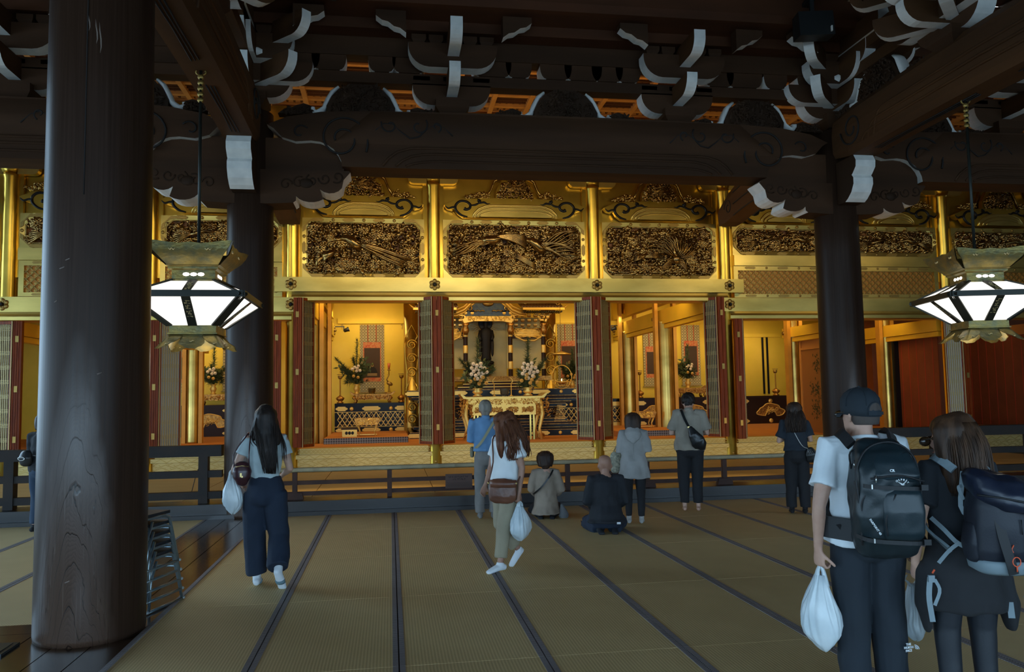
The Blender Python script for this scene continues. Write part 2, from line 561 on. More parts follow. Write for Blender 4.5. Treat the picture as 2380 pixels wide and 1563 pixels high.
def pillar_mat():
    """polished timber: fine upright grain, and cathedral grain on the worn lower front"""
    m = mat('worn_zelkova_pillar', (0.055, 0.036, 0.028), 0.33, spec=0.32)
    nt, b = nodes(m)
    L = nt.links.new
    N = nt.nodes.new
    tc = N('ShaderNodeTexCoord')
    sx = N('ShaderNodeSeparateXYZ')
    L(tc.outputs['Object'], sx.inputs[0])

    def mth(op, a, b_=None, c=None):
        n = N('ShaderNodeMath')
        n.operation = op
        for i, v in enumerate((a, b_, c)):
            if v is None:
                continue
            if isinstance(v, (int, float)):
                n.inputs[i].default_value = v
            else:
                L(v, n.inputs[i])
        return n.outputs[0]
    nz = N('ShaderNodeTexNoise')
    mp = N('ShaderNodeMapping')
    mp.inputs['Scale'].default_value = (3.2, 3.2, 1.1)
    L(tc.outputs['Object'], mp.inputs['Vector'])
    L(mp.outputs['Vector'], nz.inputs['Vector'])
    nz.inputs['Scale'].default_value = 1.6
    nz.inputs['Detail'].default_value = 4
    u = mth('ADD', sx.outputs['X'], mth('MULTIPLY_ADD', nz.outputs['Fac'], 0.16, -0.08))
    u2 = mth('MULTIPLY', u, u)
    h = mth('ADD', mth('MULTIPLY_ADD', u2, 26.0, sx.outputs['Z']), mth('MULTIPLY', nz.outputs['Fac'], 0.55))
    big = mth('FRACT', mth('MULTIPLY', h, 3.6))
    fine = mth('FRACT', mth('MULTIPLY', h, 26.0))
    mr = N('ShaderNodeMapRange')
    mr.inputs['From Min'].default_value = 2.5
    mr.inputs['From Max'].default_value = 1.2
    L(h, mr.inputs['Value'])
    fr = N('ShaderNodeMapRange')
    fr.inputs['From Min'].default_value = -0.1
    fr.inputs['From Max'].default_value = -0.3
    L(sx.outputs['Y'], fr.inputs['Value'])
    mask = mth('MULTIPLY', mr.outputs[0], fr.outputs[0])
    rb = N('ShaderNodeValToRGB')
    e = rb.color_ramp.elements
    e[0].position, e[0].color = 0.0, (0, 0, 0, 1)
    e[1].position, e[1].color = 0.07, (1, 1, 1, 1)
    L(big, rb.inputs['Fac'])
    # upright grain elsewhere
    mp2 = N('ShaderNodeMapping')
    mp2.inputs['Scale'].default_value = (60, 60, 0.9)
    L(tc.outputs['Object'], mp2.inputs['Vector'])
    n2 = N('ShaderNodeTexNoise')
    n2.inputs['Scale'].default_value = 1.0
    L(mp2.outputs['Vector'], n2.inputs['Vector'])
    line = mth('SUBTRACT', 1.0, mth('MULTIPLY', mth('SUBTRACT', 1.0, rb.outputs['Color']), mask))
    tone = mth('ADD', mth('MULTIPLY', n2.outputs['Fac'], 0.6), mth('MULTIPLY', mth('MULTIPLY_ADD', fine, 0.5, 0.35), mask))  # worn front toned lighter: sheen of its polish put into the colour
    r = N('ShaderNodeValToRGB')
    e = r.color_ramp.elements
    e[0].position, e[0].color = 0.15, (0.024, 0.0115, 0.0065, 1)
    e[1].position, e[1].color = 1.0, (0.075, 0.042, 0.028, 1)
    L(tone, r.inputs['Fac'])
    mx = N('ShaderNodeMix')
    mx.data_type = 'RGBA'
    mx.inputs['A'].default_value = (0.006, 0.004, 0.003, 1)
    L(line, mx.inputs['Factor'])
    L(r.outputs['Color'], mx.inputs['B'])
    L(mx.outputs['Result'], b.inputs['Base Color'])
    bp = N('ShaderNodeBump')
    bp.inputs['Strength'].default_value = 0.25
    bp.inputs['Distance'].default_value = 0.004
    L(mth('MULTIPLY_ADD', line, 1.2, mth('MULTIPLY', n2.outputs['Fac'], 0.6)), bp.inputs['Height'])
    L(bp.outputs['Normal'], b.inputs['Normal'])
    L(mth('MULTIPLY_ADD', mask, 0.50, 0.14), b.inputs['Specular IOR Level'])
    L(mth('MULTIPLY_ADD', mask, -0.13, mth('MULTIPLY_ADD', n2.outputs['Fac'], 0.12, 0.32)), b.inputs['Roughness'])
    return m


PIL = pillar_mat()
SCRATCH = mat('pale_scratch', (0.25, 0.19, 0.16), 0.7)


def pillar(x, y, r, h, label):
    t = thing('wooden_pillar', label, 'pillar', (x, y, 0), 0, 'great round wooden pillars of the outer hall')
    prof = [(r * 0.985, 0.0), (r * 1.0, 0.04), (r, 1.5), (r * 0.985, 4), (r * 0.95, h)]
    MB().lathe(prof, 56).obj('shaft', PIL, t)
    return t


P1 = pillar(-2.20, 6.43, 0.375, 7.2, 'massive dark wooden pillar close by at the left with worn shiny flame-shaped grain')
P2 = pillar(-2.08, 12.36, 0.345, 6.05, 'dark round wooden pillar standing behind the woman with the long dark hair')
P3 = pillar(7.50, 12.36, 0.36, 6.05, 'dark round wooden pillar rising behind the man in the dark cap')
# pale scratches and one seam down the near pillar
sm_ = MB()
for a, z0, z1 in ((-78, 4.32, 4.52), (-86, 4.42, 4.56), (-74, 4.25, 4.5)):
    pts = []
    for i in range(5):
        t_ = i / 4
        aa = R(a) + 0.02 * math.sin(t_ * 5)
        pts.append((0.366 * math.cos(aa), 0.366 * math.sin(aa), z0 + (z1 - z0) * t_))
    sm_.tube(pts, [0.001, 0.005, 0.006, 0.005, 0.001], 4)
for a, z, l in ((-112, 2.66, 0.05), (-118, 2.42, 0.03), (-105, 2.72, 0.04), (-97, 0.45, 0.04), (-70, 1.9, 0.04)):
    sm_.tube([(0.374 * math.cos(R(a)), 0.374 * math.sin(R(a)), z), (0.374 * math.cos(R(a) + l * 2), 0.374 * math.sin(R(a) + l * 2), z + 0.012)], 0.004, 4)
sm_.obj('scratch', SCRATCH, P1)
sm_ = MB()
sm_.tube([(0.372 * math.cos(R(-87)), 0.372 * math.sin(R(-87)), z) for z in (3.2, 3.8, 4.4, 5.0, 5.6)], 0.0045, 4)
sm_.obj('drying_crack', GROOVE, P1)


def koryo(label, x0, x1, ztop=0.0, y=12.30, ends=(True, True)):
    """long rainbow beam from x0 to x1; tips with leaf ends and incised scrolls"""
    L = x1 - x0
    cxm = (x0 + x1) / 2
    t = thing('rainbow_beam', label, 'beam', (cxm, y, 5.14), 0, 'rainbow beams of the outer hall')
    h = L / 2
    half = [(h, 0.66), (h - 0.10, 0.60), (h - 0.22, 0.47), (h - 0.42, 0.41), (h - 0.64, 0.43)]
    half += [(h - 0.66 - 0.44 * math.sin(R(a)), 0.43 - 0.40 * (1 - math.cos(R(a)))) for a in (15, 30, 45, 60, 75, 88)]
    nb = len(half)
    top = [(h - 0.3, 0.79), (h - 0.8, 0.88), (h - 1.6, 0.92), (h - 3.0, 0.945)]
    pts = [(-u, v) for u, v in top[::-1]] + [(-u, v) for u, v in half] + [(u, v) for u, v in half[::-1]] + [(u, v) for u, v in top]
    # bottom arched a little in the middle
    nl = len(top) + nb
    pts = pts[:nl] + [(-h * 0.5, 0.04), (0, 0.05), (h * 0.5, 0.04)] + pts[nl:]
    lo = len(top)

    def emi(i):
        if lo <= i < lo + nb - 1 or nl + 3 <= i < nl + 3 + nb - 1:
            return 1
        return 0
    MB().prism(pts, -0.27, 0.27, 'y', 0, emi).obj('beam_body', [WOODX, WHITE], t)
    # rounded belly on the front face
    n = 10
    rings = []
    for k in range(25):
        u = -h + 0.95 + (L - 1.9) * k / 24
        e_ = min(1.0, min(k, 24 - k) / 2.0)
        rings.append([(u, -0.268 - 0.075 * e_ * math.sin(PI * j / n), 0.40 + (0.545 * e_) * 0.95 * j / n) for j in range(n + 1)])
    MB().loft(rings, closed_ring=False).obj('belly', WOODX, t)
    for sgn in (-1, 1):
        g_ = MB()
        c = sgn * (h - 1.10)
        fy = -0.285
        g_.tube([(u if sgn > 0 else u, fy, v) for u, v in spiral(c, 0.47, 0.41, 0.10, (PI if sgn > 0 else 0) + sgn * 0.5, -sgn * 1.62, 40)], 0.017, 5)
        g_.tube([(c + sgn * 0.45 + sgn * u, fy, v) for u, v in spiral(0.17, 0.55, 0.13, 0.04, 2.6, -0.75, 14)], 0.013, 5)
        for q, (du, r_) in enumerate(((-0.72, 0.11), (-1.15, 0.12), (-1.42, 0.07))):
            g_.tube([(c + sgn * du + sgn * u, fy - 0.055, 0.68 + v) for u, v in spiral(0, 0, r_ * 1.3, r_ * 0.3, 0.4 + q * 2, 0.9 if q % 2 else -0.9, 16)], 0.013, 5)
        g_.tube([(c + sgn * (-0.5 - 0.13 * k), fy - 0.05, 0.60 + 0.12 * math.sin(k * 1.1)) for k in range(10)], 0.011, 5)
        g_.obj('incised_scroll', GROOVE, t)
    # nested mouldings along the lower half
    m_ = MB()
    for q, (dx, zt, r_) in enumerate(((1.75, 0.36, 0.022), (1.95, 0.27, 0.022), (2.1, 0.16, 0.02))):
        a = h - dx
        pts = [(-a - 0.05, 0.07)] + [(-a + 0.5 * (1 - math.cos(R(b))), 0.07 + (zt - 0.07) * math.sin(R(b))) for b in (25, 50, 75, 90)]
        pts += [(-u, v) for u, v in pts[::-1]]
        m_.tube([(u, -0.272, v) for u, v in pts], r_, 6, flat=(1, 1))
    m_.obj('moulding', WOODX, t)
    return t


koryo('long dark rainbow beam with carved scrolls spanning the middle of the hall', -1.80, 7.22)
koryo('dark rainbow beam left of the pillar behind the long-haired woman', -11.4, -2.40)
koryo('dark rainbow beam running off to the right of the pillar behind the capped man', 7.82, 16.8)


def wing_outline(d):
    """scalloped carved bracket under the beam; d=+1 to the right; returns (pts, white range)"""
    low = [(0.30, -0.52), (0.66, -0.50), (0.70, -0.47)]
    sc1 = arc(0.92, -0.34, 0.24, 205, 318, 7, 0.15)
    sc2 = arc(1.20, -0.18, 0.20, 222, 330, 6, 0.17)
    sc3 = [(1.40, -0.14), (1.50, -0.02), (1.48, 0.0)]
    edge = low[1:] + sc1 + sc2 + sc3
    pts = [(0.0, 0.0), (0.0, -0.52), (0.30, -0.52)] + edge
    return [(d * u, v) for u, v in pts], 3, len(pts) - 1


for x, r_, lab in ((-2.08, 0.345, 'behind the long-haired woman'), (7.50, 0.36, 'behind the capped man')):
    for d, side in ((-1, 'left'), (1, 'right')):
        t = thing('carved_bracket', 'carved dark bracket with scalloped white edge, %s of the pillar %s' % (side, lab), 'bracket', (x, 12.3, 5.13), 0, 'carved brackets under the rainbow beams')
        pts, a, b = wing_outline(d)
        MB().prism(pts, -0.22, 0.22, 'y', 0, lambda i: 1 if a <= i < b else 0).obj('bracket_body', [WOODX, WHITE], t)
        MB().box(min(0, d * 1.40), max(0, d * 1.40), -0.16, 0.16, 0.0, 0.5).obj('packing_block', WOODX, t)
        cv = MB()
        for q in range(5):
            cv.tube([(d * (0.55 + 0.19 * q + u), -0.225, -0.22 + 0.03 * q + v) for u, v in spiral(0, 0, 0.10, 0.03, q, 1.1, 14)], 0.012, 5)
        cv.ball((d * 0.85, -0.215, -0.2), (0.11, 0.03, 0.08))
        cv.obj('relief_scroll', WOOD, t)


def cross_beam(label, x, y0, y1, z0):
    t = thing('cross_beam', label, 'beam', (x, (y0 + y1) / 2, z0), 0, 'cross beams running from the front pillars towards the camera')
    h = (y1 - y0) / 2
    prof = [(-0.21, 0.0), (0.21, 0.0), (0.26, 0.10), (0.27, 0.45), (0.24, 0.70), (0.12, 0.84), (-0.12, 0.84), (-0.24, 0.70), (-0.27, 0.45), (-0.26, 0.10)]
    rings = []
    for k in range(15):
        y = -h + 2 * h * k / 14
        e_ = abs(y) / h
        up = 0.06 * (1 - e_ * e_)
        sc_ = 1.0
        zl = 0.0
        if k in (0, 14):
            sc_, zl = 0.86, 0.10
        rings.append([(u * sc_, y, up + zl + v * (1 if not zl else 0.85)) for u, v in prof])
    MB().loft(rings, smooth=False).obj('beam_body', WOODY, t)
    m_ = MB()
    for sx in (-1, 1):
        for q, zz in enumerate((0.22, 0.34, 0.46)):
            a = h - 0.9 - 0.15 * q
            m_.tube([(sx * 0.262, -a + (0.25 * (1 - math.cos(R(b)))), 0.10 + (zz - 0.10) * math.sin(R(b)) + 0.03) for b in (0, 30, 60, 90)] + [(sx * 0.268, 0, zz + 0.06)] + [(sx * 0.262, a - (0.25 * (1 - math.cos(R(b)))), 0.10 + (zz - 0.10) * math.sin(R(b)) + 0.03) for b in (90, 60, 30, 0)], 0.022, 5)
    m_.obj('moulding', WOODY, t)
    gz = MB()
    for sx in (-1, 1):
        for sy in (-1, 1):
            gz.tube([(sx * 0.272, sy * (h - 0.62) + u, 0.42 + v) for u, v in spiral(0, 0, 0.30, 0.08, 0, 1.5 * sx * sy, 30)], 0.016, 5)
    # the leaf spray cut along the underside
    for q in range(3):
        for sy in (-1, 1):
            gz.tube([((q - 1) * 0.045, sy * (0.35 + 0.02 * q), 0.052), ((q - 1) * 0.035, sy * h * 0.45, 0.042), ((q - 1) * 0.05, sy * h * 0.74, 0.022)], 0.009, 4)
    gz.obj('incised_scroll', GROOVE, t)
    return t


cross_beam('dark cross beam overhead from the left near pillar to the pillar behind the long-haired woman', -2.12, 6.75, 12.02, 5.42)
cross_beam('dark moulded cross beam slanting overhead at the upper right', 7.52, 5.2, 12.02, 5.42)


def nose(label, x, y, z, w=0.34, s=1.0):
    """white painted S-curved beam nose under a cross beam, pointing at the camera"""
    prof = [(0.0, 0.0), (-0.50, 0.0), (-0.56, -0.10), (-0.55, -0.20), (-0.46, -0.29), (-0.43, -0.31), (-0.47, -0.36), (-0.47, -0.46), (-0.40, -0.58), (-0.30, -0.66), (-0.22, -0.70), (0.0, -0.70)]
    prof = [(u * s, v * s) for u, v in prof]
    t = thing('beam_nose', label, 'beam nose', (x, y, z))
    MB().prism(prof, -w / 2, w / 2, 'x', 0, lambda i: 1 if 1 <= i <= 9 else 0).obj('nose_block', [WOOD, WHITE], t)
    return t


nose('white painted curved beam nose jutting from the pillar behind the long-haired woman', -2.1, 12.0, 5.44)
nose('white painted curved beam nose jutting from the pillar behind the capped man', 7.5, 12.0, 5.44)


# ---------------------------------------------------------------- bracket sets
def arm_pts(L, z0, z1, r):
    h = L / 2
    lo = [(-h, z1), (-h, z0 + r)] + arc(-h + r, z0 + r, r, 190, 268, 7) + arc(h - r, z0 + r, r, 272, 350, 7) + [(h, z0 + r), (h, z1)]
    return lo


def arm_white(n):
    return lambda i: 1 if (i < 8 or n - 10 <= i < n - 1) else 0


def x_arm(t, L, z0, z1, y0, y1, r=0.3):
    pts = arm_pts(L, z0, z1, r)
    MB().prism(pts, y0, y1, 'y', 0, arm_white(len(pts))).obj('bracket_arm', [WOODX, WHITE], t)


def f_arm(t, w, y0, y1, z0, z1, r, ang=0.0, name='projecting_arm'):
    """arm pointing to -y with a white curved nose"""
    pts = [(y1, z1), (y0, z1), (y0, z0 + r)] + arc(y0 + r, z0 + r, r, 190, 268, 6) + [(y1, z0)]
    m = MB().prism(pts, -w / 2, w / 2, 'x', 0, lambda i: 1 if 1 <= i <= 8 else 0)
    if ang:
        m.xf(Matrix.Rotation(ang, 4, 'Z'))
    m.obj(name, [WOODY, WHITE], t)


def block(m, x, y, z, w, h, mi=0):
    a, b = w / 2, w * 0.34
    hz = h * 0.45
    rings = []
    for s_, zz in ((b, 0), (a, hz), (a, h)):
        rings.append([(x - s_, y - s_, z + zz), (x + s_, y - s_, z + zz), (x + s_, y + s_, z + zz), (x - s_, y + s_, z + zz)])
    m.loft(rings, mi, smooth=False)


def wave_arm(t, d, x0, x1, z0, z1, y0, y1):
    """outer arm whose underside climbs in white waves"""
    n = 5
    low = []
    for k in range(n + 1):
        u = x0 + (x1 - x0) * k / n
        v = z0 + (z1 - z0) * k / n
        low.append((u, v + (0.012 if k % 2 else -0.012)))
    pts = [(d * u, v) for u, v in low] + [(d * x1, z1 + 0.10), (d * x0, z1 + 0.10)]
    MB().prism(pts, y0, y1, 'y', 0, lambda i: 1 if i < n else 0).obj('cloud_arm', [WOODX, WHITE], t)


def bracket_set(label, loc, rz=0.0, big=False, group='bracket sets above the beams'):
    t = thing('bracket_set', label, 'bracket set', loc, rz, group)
    m = MB()
    block(m, 0, 0, 0.0, 0.52, 0.22)
    m.obj('bearing_block', WOODX, t)
    x_arm(t, 1.22, 0.16, 0.50, -0.13, 0.13, 0.30)
    f_arm(t, 0.17, -0.80, 0.2, 0.30, 0.60, 0.26)
    for q, x in enumerate((-0.47, 0.0, 0.47)):
        m = MB()
        block(m, x, 0, 0.50, 0.26, 0.12)
        m.obj('small_block', WOODX, t)
    x_arm(t, 1.36, 0.62, 1.0, -0.50, -0.26, 0.32)
    f_arm(t, 0.18, -1.15, -0.1, 0.80, 1.12, 0.22)
    for q, x in enumerate((-0.52, -0.26, 0.26, 0.52)):
        m = MB()
        block(m, x, -0.38, 1.0, 0.22, 0.13)
        m.obj('small_block', WOODX, t)
    for d in (-1, 1):
        wave_arm(t, d, 0.72, 1.16, 0.98, 1.20, -0.86, -0.68)
    if big:
        x_arm(t, 1.9, 0.36, 0.66, -0.30, -0.10, 0.28)
        for a in (-45, 45):
            f_arm(t, 0.16, -1.0, 0.0, 0.34, 0.66, 0.26, R(a), 'diagonal_arm')
            f_arm(t, 0.16, -1.3, 0.0, 0.86, 1.18, 0.24, R(a), 'diagonal_arm')
        f_arm(t, 0.24, -1.55, 0.0, 1.12, 1.42, 0.16)
        f_arm(t, 0.32, -1.0, 0.0, 0.62, 0.96, 0.30)
        cl = MB()
        for q, a in enumerate((-50, -20, 20, 50)):
            cl.ball((0.42 * math.sin(R(a)), -0.42 * math.cos(R(a)), 0.72), (0.16, 0.16, 0.09), 10, 5)
        cl.obj('white_lotus_cap', WHITE, t)
    return t


def carve_blobs(m, w, h, n, rnd, ybase=0.0, depth=0.05, size=(0.03, 0.07), mask=None, mi=0):
    """curled leaves filling w x h (centred on x, z from 0), facing -y"""
    for _ in range(n):
        for _t in range(8):
            x = rnd.uniform(-w / 2, w / 2)
            z = rnd.uniform(0, h)
            if mask is None or mask(x, z):
                break
        else:
            continue
        a = rnd.uniform(0, 2 * PI)
        L = rnd.uniform(*size)
        W = L * rnd.uniform(0.28, 0.5)
        d = depth * rnd.uniform(0.3, 1.0)
        ca, sa = math.cos(a), math.sin(a)
        p = []
        for u, v, q in ((-1, 0, 0.0), (-0.3, 1, 0.35), (-0.2, 0, 0.9), (-0.3, -1, 0.35), (0.45, 0.75, 0.75), (0.5, 0, 1.15), (0.45, -0.75, 0.75), (1.05, 0.15, 0.45)):
            p.append((x + ca * u * L - sa * v * W, ybase - d * q, z + sa * u * L + ca * v * W))
        m.add(p, [(0, 2, 1), (0, 3, 2), (1, 2, 5, 4), (2, 3, 6, 5), (4, 5, 7), (5, 6, 7)], mi, True)


def frog_leg(label, loc, rz=0.0, s=1.0, seed=1):
    t = thing('frog_leg_strut', label, 'carved strut', loc, rz, 'frog-leg struts standing on the beams')
    dome = [(-0.50, 0.0), (-0.52, 0.14), (-0.44, 0.30), (-0.33, 0.42), (-0.16, 0.50), (0.16, 0.50), (0.33, 0.42), (0.44, 0.30), (0.52, 0.14), (0.50, 0.0)]
    MB().prism([(u * s, v * s) for u, v in dome], -0.10, 0.10, 'y').obj('strut_body', WOOD, t)
    rnd = random.Random(seed)
    m = MB()
    inside = lambda x, z: abs(x) < 0.46 * (1 - (max(z, 0) / 0.55) ** 2.2) ** 0.5
    carve_blobs(m, 0.9, 0.48, 170, rnd, -0.10, 0.06, (0.03, 0.06), inside)
    for q in range(8):
        x, z = rnd.uniform(-0.3, 0.3), rnd.uniform(0.08, 0.38)
        m.tube([(x + u, -0.13, z + v) for u, v in spiral(0, 0, 0.07, 0.02, q, 1.2, 12)], 0.012, 4)
    stuff(m.obj('carved_foliage', WOOD, t))
    for d in (-1, 1):
        w = MB()
        rings = []
        path = [(0.34, 0.47), (0.44, 0.38), (0.50, 0.26), (0.56, 0.12), (0.66, 0.05), (0.74, 0.07), (0.75, 0.12), (0.70, 0.13)]
        w.tube([(d * u, 0, v) for u, v in path], [0.03, 0.04, 0.045, 0.045, 0.045, 0.045, 0.04, 0.02], 6, flat=(2.4, 1))
        w.obj('white_leg_edge', WHITE, t)
        lf = MB()
        pts = [(0.72, 0.0), (0.76, 0.14), (0.86, 0.17), (0.96, 0.14), (1.04, 0.10), (1.14, 0.08), (1.24, 0.0)]
        lf.prism([(d * u, v) for u, v in pts], -0.09, 0.09, 'y')
        carve_blobs(lf, 0.4, 0.12, 40, rnd, -0.09, 0.05, (0.025, 0.05))
        for i in range(len(lf.v) - 40 * 8, len(lf.v)):
            v = lf.v[i]
            lf.v[i] = (v[0] + d * 0.94, v[1], v[2])
        lf.obj('leaf_scroll', WOOD, t)
    return t


BZ = 6.08
bracket_set('white-tipped bracket set above the left third of the long middle beam', (0.98, 12.3, BZ))
bracket_set('white-tipped bracket set above the right third of the long middle beam', (4.68, 12.3, BZ))
bracket_set('cluster of white-nosed brackets on top of the pillar behind the long-haired woman', (-2.08, 12.3, 6.10), big=True)
bracket_set('cluster of white-nosed brackets on top of the pillar behind the capped man', (7.50, 12.3, 6.10), big=True)
bracket_set('white-tipped bracket set at the far upper left, beside the near pillar', (-5.35, 12.3, BZ))
bracket_set('white-tipped bracket set above the beam at the far upper right', (10.7, 12.3, BZ))
bracket_set('big white-tipped bracket set above the cross beam in the top right corner', (7.5, 9.3, 6.22), -PI / 2, big=True)
bracket_set('white-tipped bracket set above the left cross beam near the top edge', (-2.12, 9.3, 6.22), PI / 2, big=True)
frog_leg('dark carved frog-leg strut on the left part of the long middle beam', (-0.42, 12.25, 6.02), seed=2)
frog_leg('dark carved frog-leg strut on the middle of the long beam', (2.80, 12.25, 6.06), seed=3)
frog_leg('dark carved frog-leg strut on the right part of the long middle beam', (6.0, 12.25, 6.02), seed=4)
frog_leg('dark carved frog-leg strut half hidden between near pillar and hanging lantern rod', (-3.75, 12.25, 6.02), seed=5)
frog_leg('dark carved frog-leg strut over the right-hand beam behind the lantern rod', (9.1, 12.25, 6.02), seed=6)
frog_leg('dark carved frog-leg strut above the right cross beam', (7.5, 10.9, 6.2), -PI / 2, seed=7)

TIES = []
for z0, z1, y, lab in ((6.56, 6.73, 12.3, 'lower'), (6.97, 7.31, 12.25, 'upper')):
    t = thing('tie_beam', 'long dark %s tie beam running through the bracket sets' % lab, 'beam', (0, y, z0), 0, 'tie beams through the brackets')
    MB().box(-11, 17, -0.13, 0.13, 0, z1 - z0).obj('beam_body', WOODX, t)
    TIES.append(t)
for x, lab in ((7.55, 'right'), (-2.12, 'left')):
    for z0, z1, l2 in ((6.72, 6.90, 'lower'), (7.05, 7.34, 'upper')):
        tag(MB().box(-0.13, 0.13, 3.5, 12.1, 0, z1 - z0).obj('tie_beam', WOODY, None, (x, 0, z0)), '%s dark tie beam through the brackets above the %s cross beam' % (l2, lab), 'beam', 'tie beams above the cross beams')
pur = thing('purlin', 'brown stepped purlin along the top edge under the ceiling', 'beam', (3, 11.6, 7.26))
MB().box(-14, 14, 0.2, 0.5, 0, 0.68).obj('lower_course', BROWN, pur)
MB().prism([(-0.25, 0.20), (0.2, 0.16), (0.2, 0.70), (-0.25, 0.70), (-0.32, 0.62), (-0.32, 0.30)], -14, 14, 'x').obj('upper_course', BROWN, pur)
# row of small rounded struts between the two tie beams: white quarter curves either side of each gap
xs = [-0.1, 0.32, 1.62, 2.05, 2.65, 3.1, 3.85, 5.4, 5.85, 6.4, -0.9, -1.35, -4.3, -6.2, 8.6, 9.4, 11.6, -3.3, 7.0, 3.5]
k = MB()
pts = [(-0.12, 0.15), (0.12, 0.15), (0.12, 0.10)] + arc(0.0, 0.12, 0.12, -10, -170, 9) + [(-0.12, 0.10)]
for i, x in enumerate(xs):
    w = 0.11 + 0.05 * (i % 3)
    h_ = w
    p2 = [(-h_ - 0.10, 0.15), (-h_ - 0.10, 0.13)] + arc(-h_ , 0.125, 0.10, 185, 270, 5, 0.125) + arc(h_, 0.125, 0.10, 270, 355, 5, 0.125) + [(h_ + 0.10, 0.13), (h_ + 0.10, 0.15)]
    n = len(p2)
    p2 = [(u, v * 1.6) for u, v in p2]
    MB().prism(p2, -0.14, 0.14, 'y', 0, lambda j: 1 if (1 <= j <= 5 or n - 7 <= j <= n - 3) else 0).obj('gap_strut', [WOODX, WHITE], TIES[0], (x, -0.02, 0.17))

# dark speakers under the ceiling
SPK = mat('black_speaker_cabinet', (0.012, 0.013, 0.014), 0.5)
for x, y, z, rz, lab in ((-0.95, 11.0, 7.30, 0.25, 'black box loudspeaker under the ceiling at the upper left'), (6.45, 11.0, 7.05, -0.2, 'black box loudspeaker under the ceiling at the upper right')):
    t = thing('loudspeaker', lab, 'loudspeaker', (x, y, z), rz, 'loudspeakers under the ceiling')
    MB().prism([(-0.20, 0.0), (0.16, 0.05), (0.16, 0.42), (-0.14, 0.40)], -0.26, 0.26, 'x').obj('cabinet', SPK, t)
    MB().box(0.19, 0.21, -0.24, -0.20, 0.04, 0.12).obj('badge', WHITE, t)
    MB().box(-0.03, 0.03, 0.0, 0.06, 0.38, 0.75).box(-0.06, 0.06, 0.0, 0.5, 0.66, 0.72).obj('bracket', SPK, t)

# dark curved beams linking the pillars to the gilded columns
def link_beam(label, x0, y0, z0, x1, y1, z1):
    t = thing('link_beam', label, 'beam', (x0, y0, z0), 0, 'link beams to the gilded columns')
    rings = []
    V0, V1 = Vector((0, 0, 0)), Vector((x1 - x0, y1 - y0, z1 - z0))
    for k in range(11):
        f = k / 10
        p = V0.lerp(V1, f) + Vector((0, 0, 0.30 * math.sin(PI * f * 0.9)))
        w, h = 0.20, 0.30 + 0.08 * math.sin(PI * f)
        if k in (0, 10):
            h *= 0.8
        rings.append([(p.x - w, p.y, p.z - h), (p.x + w, p.y, p.z - h), (p.x + w * 1.1, p.y, p.z + h * 0.3), (p.x + w * 0.6, p.y, p.z + h), (p.x - w * 0.6, p.y, p.z + h), (p.x - w * 1.1, p.y, p.z + h * 0.3)])
    MB().loft(rings, smooth=False).obj('beam_body', WOODY, t)
    g_ = MB()
    for sx in (-1, 1):
        for q in (-0.3, -0.05, 0.2):
            g_.tube([(rings[k][0][0] + 0.2 + sx * 0.215, rings[k][0][1], rings[k][0][2] + 0.3 + q) for k in range(2, 9)], 0.016, 4)
        g_.tube([(V1.x + sx * 0.222, V1.y - 0.55 + u, V1.z + 0.05 + v) for u, v in spiral(0, 0.1, 0.2, 0.05, 0, 1.3, 18)], 0.012, 4)
    g_.obj('moulding', GROOVE, t)


link_beam('dark curved link beam from the right pillar back to a gilded column', 7.5, 12.7, 5.75, 7.52, 16.75, 5.55)
link_beam('dark link beam from the left pillar back to a gilded column', -2.08, 12.7, 5.6, -2.03, 16.75, 5.45)
# ================================================================ gilded front of the inner sanctuary (plane y = 17)
FY = 17.0
cols = [-10.2, -7.48, -4.82, -2.01, 0.94, 4.47, 7.52, 10.30, 13.03, 15.9]
names = ['far left end', 'far left edge of the picture', 'left of the hanging lantern, beside the near pillar', 'left end of the raised middle front',
         'left of the central shrine', 'right of the central shrine', 'right end of the raised middle front', 'hidden behind the right pillar', 'left of the right-hand lantern', 'far right end']
# upper wall behind the carvings
struct(MB().box(-12, 19, 17.12, 17.3, 4.2, 7.95).obj('wall_front', GOLD))


def gold_column(x, lab, z0=0.25, top=6.30, r=0.135):
    t = thing('gold_column', 'round gilded column ' + lab, 'column', (x, FY, z0), 0, 'gilded columns of the sanctuary front')
    MB().lathe([(r * 1.04, 0), (r * 1.04, 0.05), (r, 0.06), (r, top - z0 - 0.12), (r * 1.12, top - z0 - 0.06), (r * 1.12, top - z0)], 24).obj('shaft', GOLD, t)
    m = MB()
    m.lathe([(r * 1.2, top - z0), (r * 1.5, top - z0 + 0.10), (r * 1.5, top - z0 + 0.22)], 4, a0=PI / 4)
    m.box(-0.62, 0.62, -0.09, 0.09, top - z0 + 0.24, top - z0 + 0.34)
    m.obj('capital', GOLD, t)
    for d in (-1, 1):
        pts = [(0.14, -0.02), (0.42, -0.02)] + [(u, v) for u, v in arc(0.42, 0.10, 0.12, -90, 0, 5)] + [(0.54, 0.24), (0.14, 0.24)]
        MB().prism([(d * u, v + top - z0) for u, v in pts], -0.075, 0.075, 'y').obj('bracket_arm', GOLD2, t)
    # square jamb strips beside the shaft
    MB().box(-r - 0.09, -r + 0.02, 0.02, 0.10, 4.21 - z0, top - z0).box(r - 0.02, r + 0.09, 0.02, 0.10, 4.21 - z0, top - z0).obj('jamb_strip', GOLD, t)
    return t


for x, n in zip(cols, names):
    gold_column(x, n)


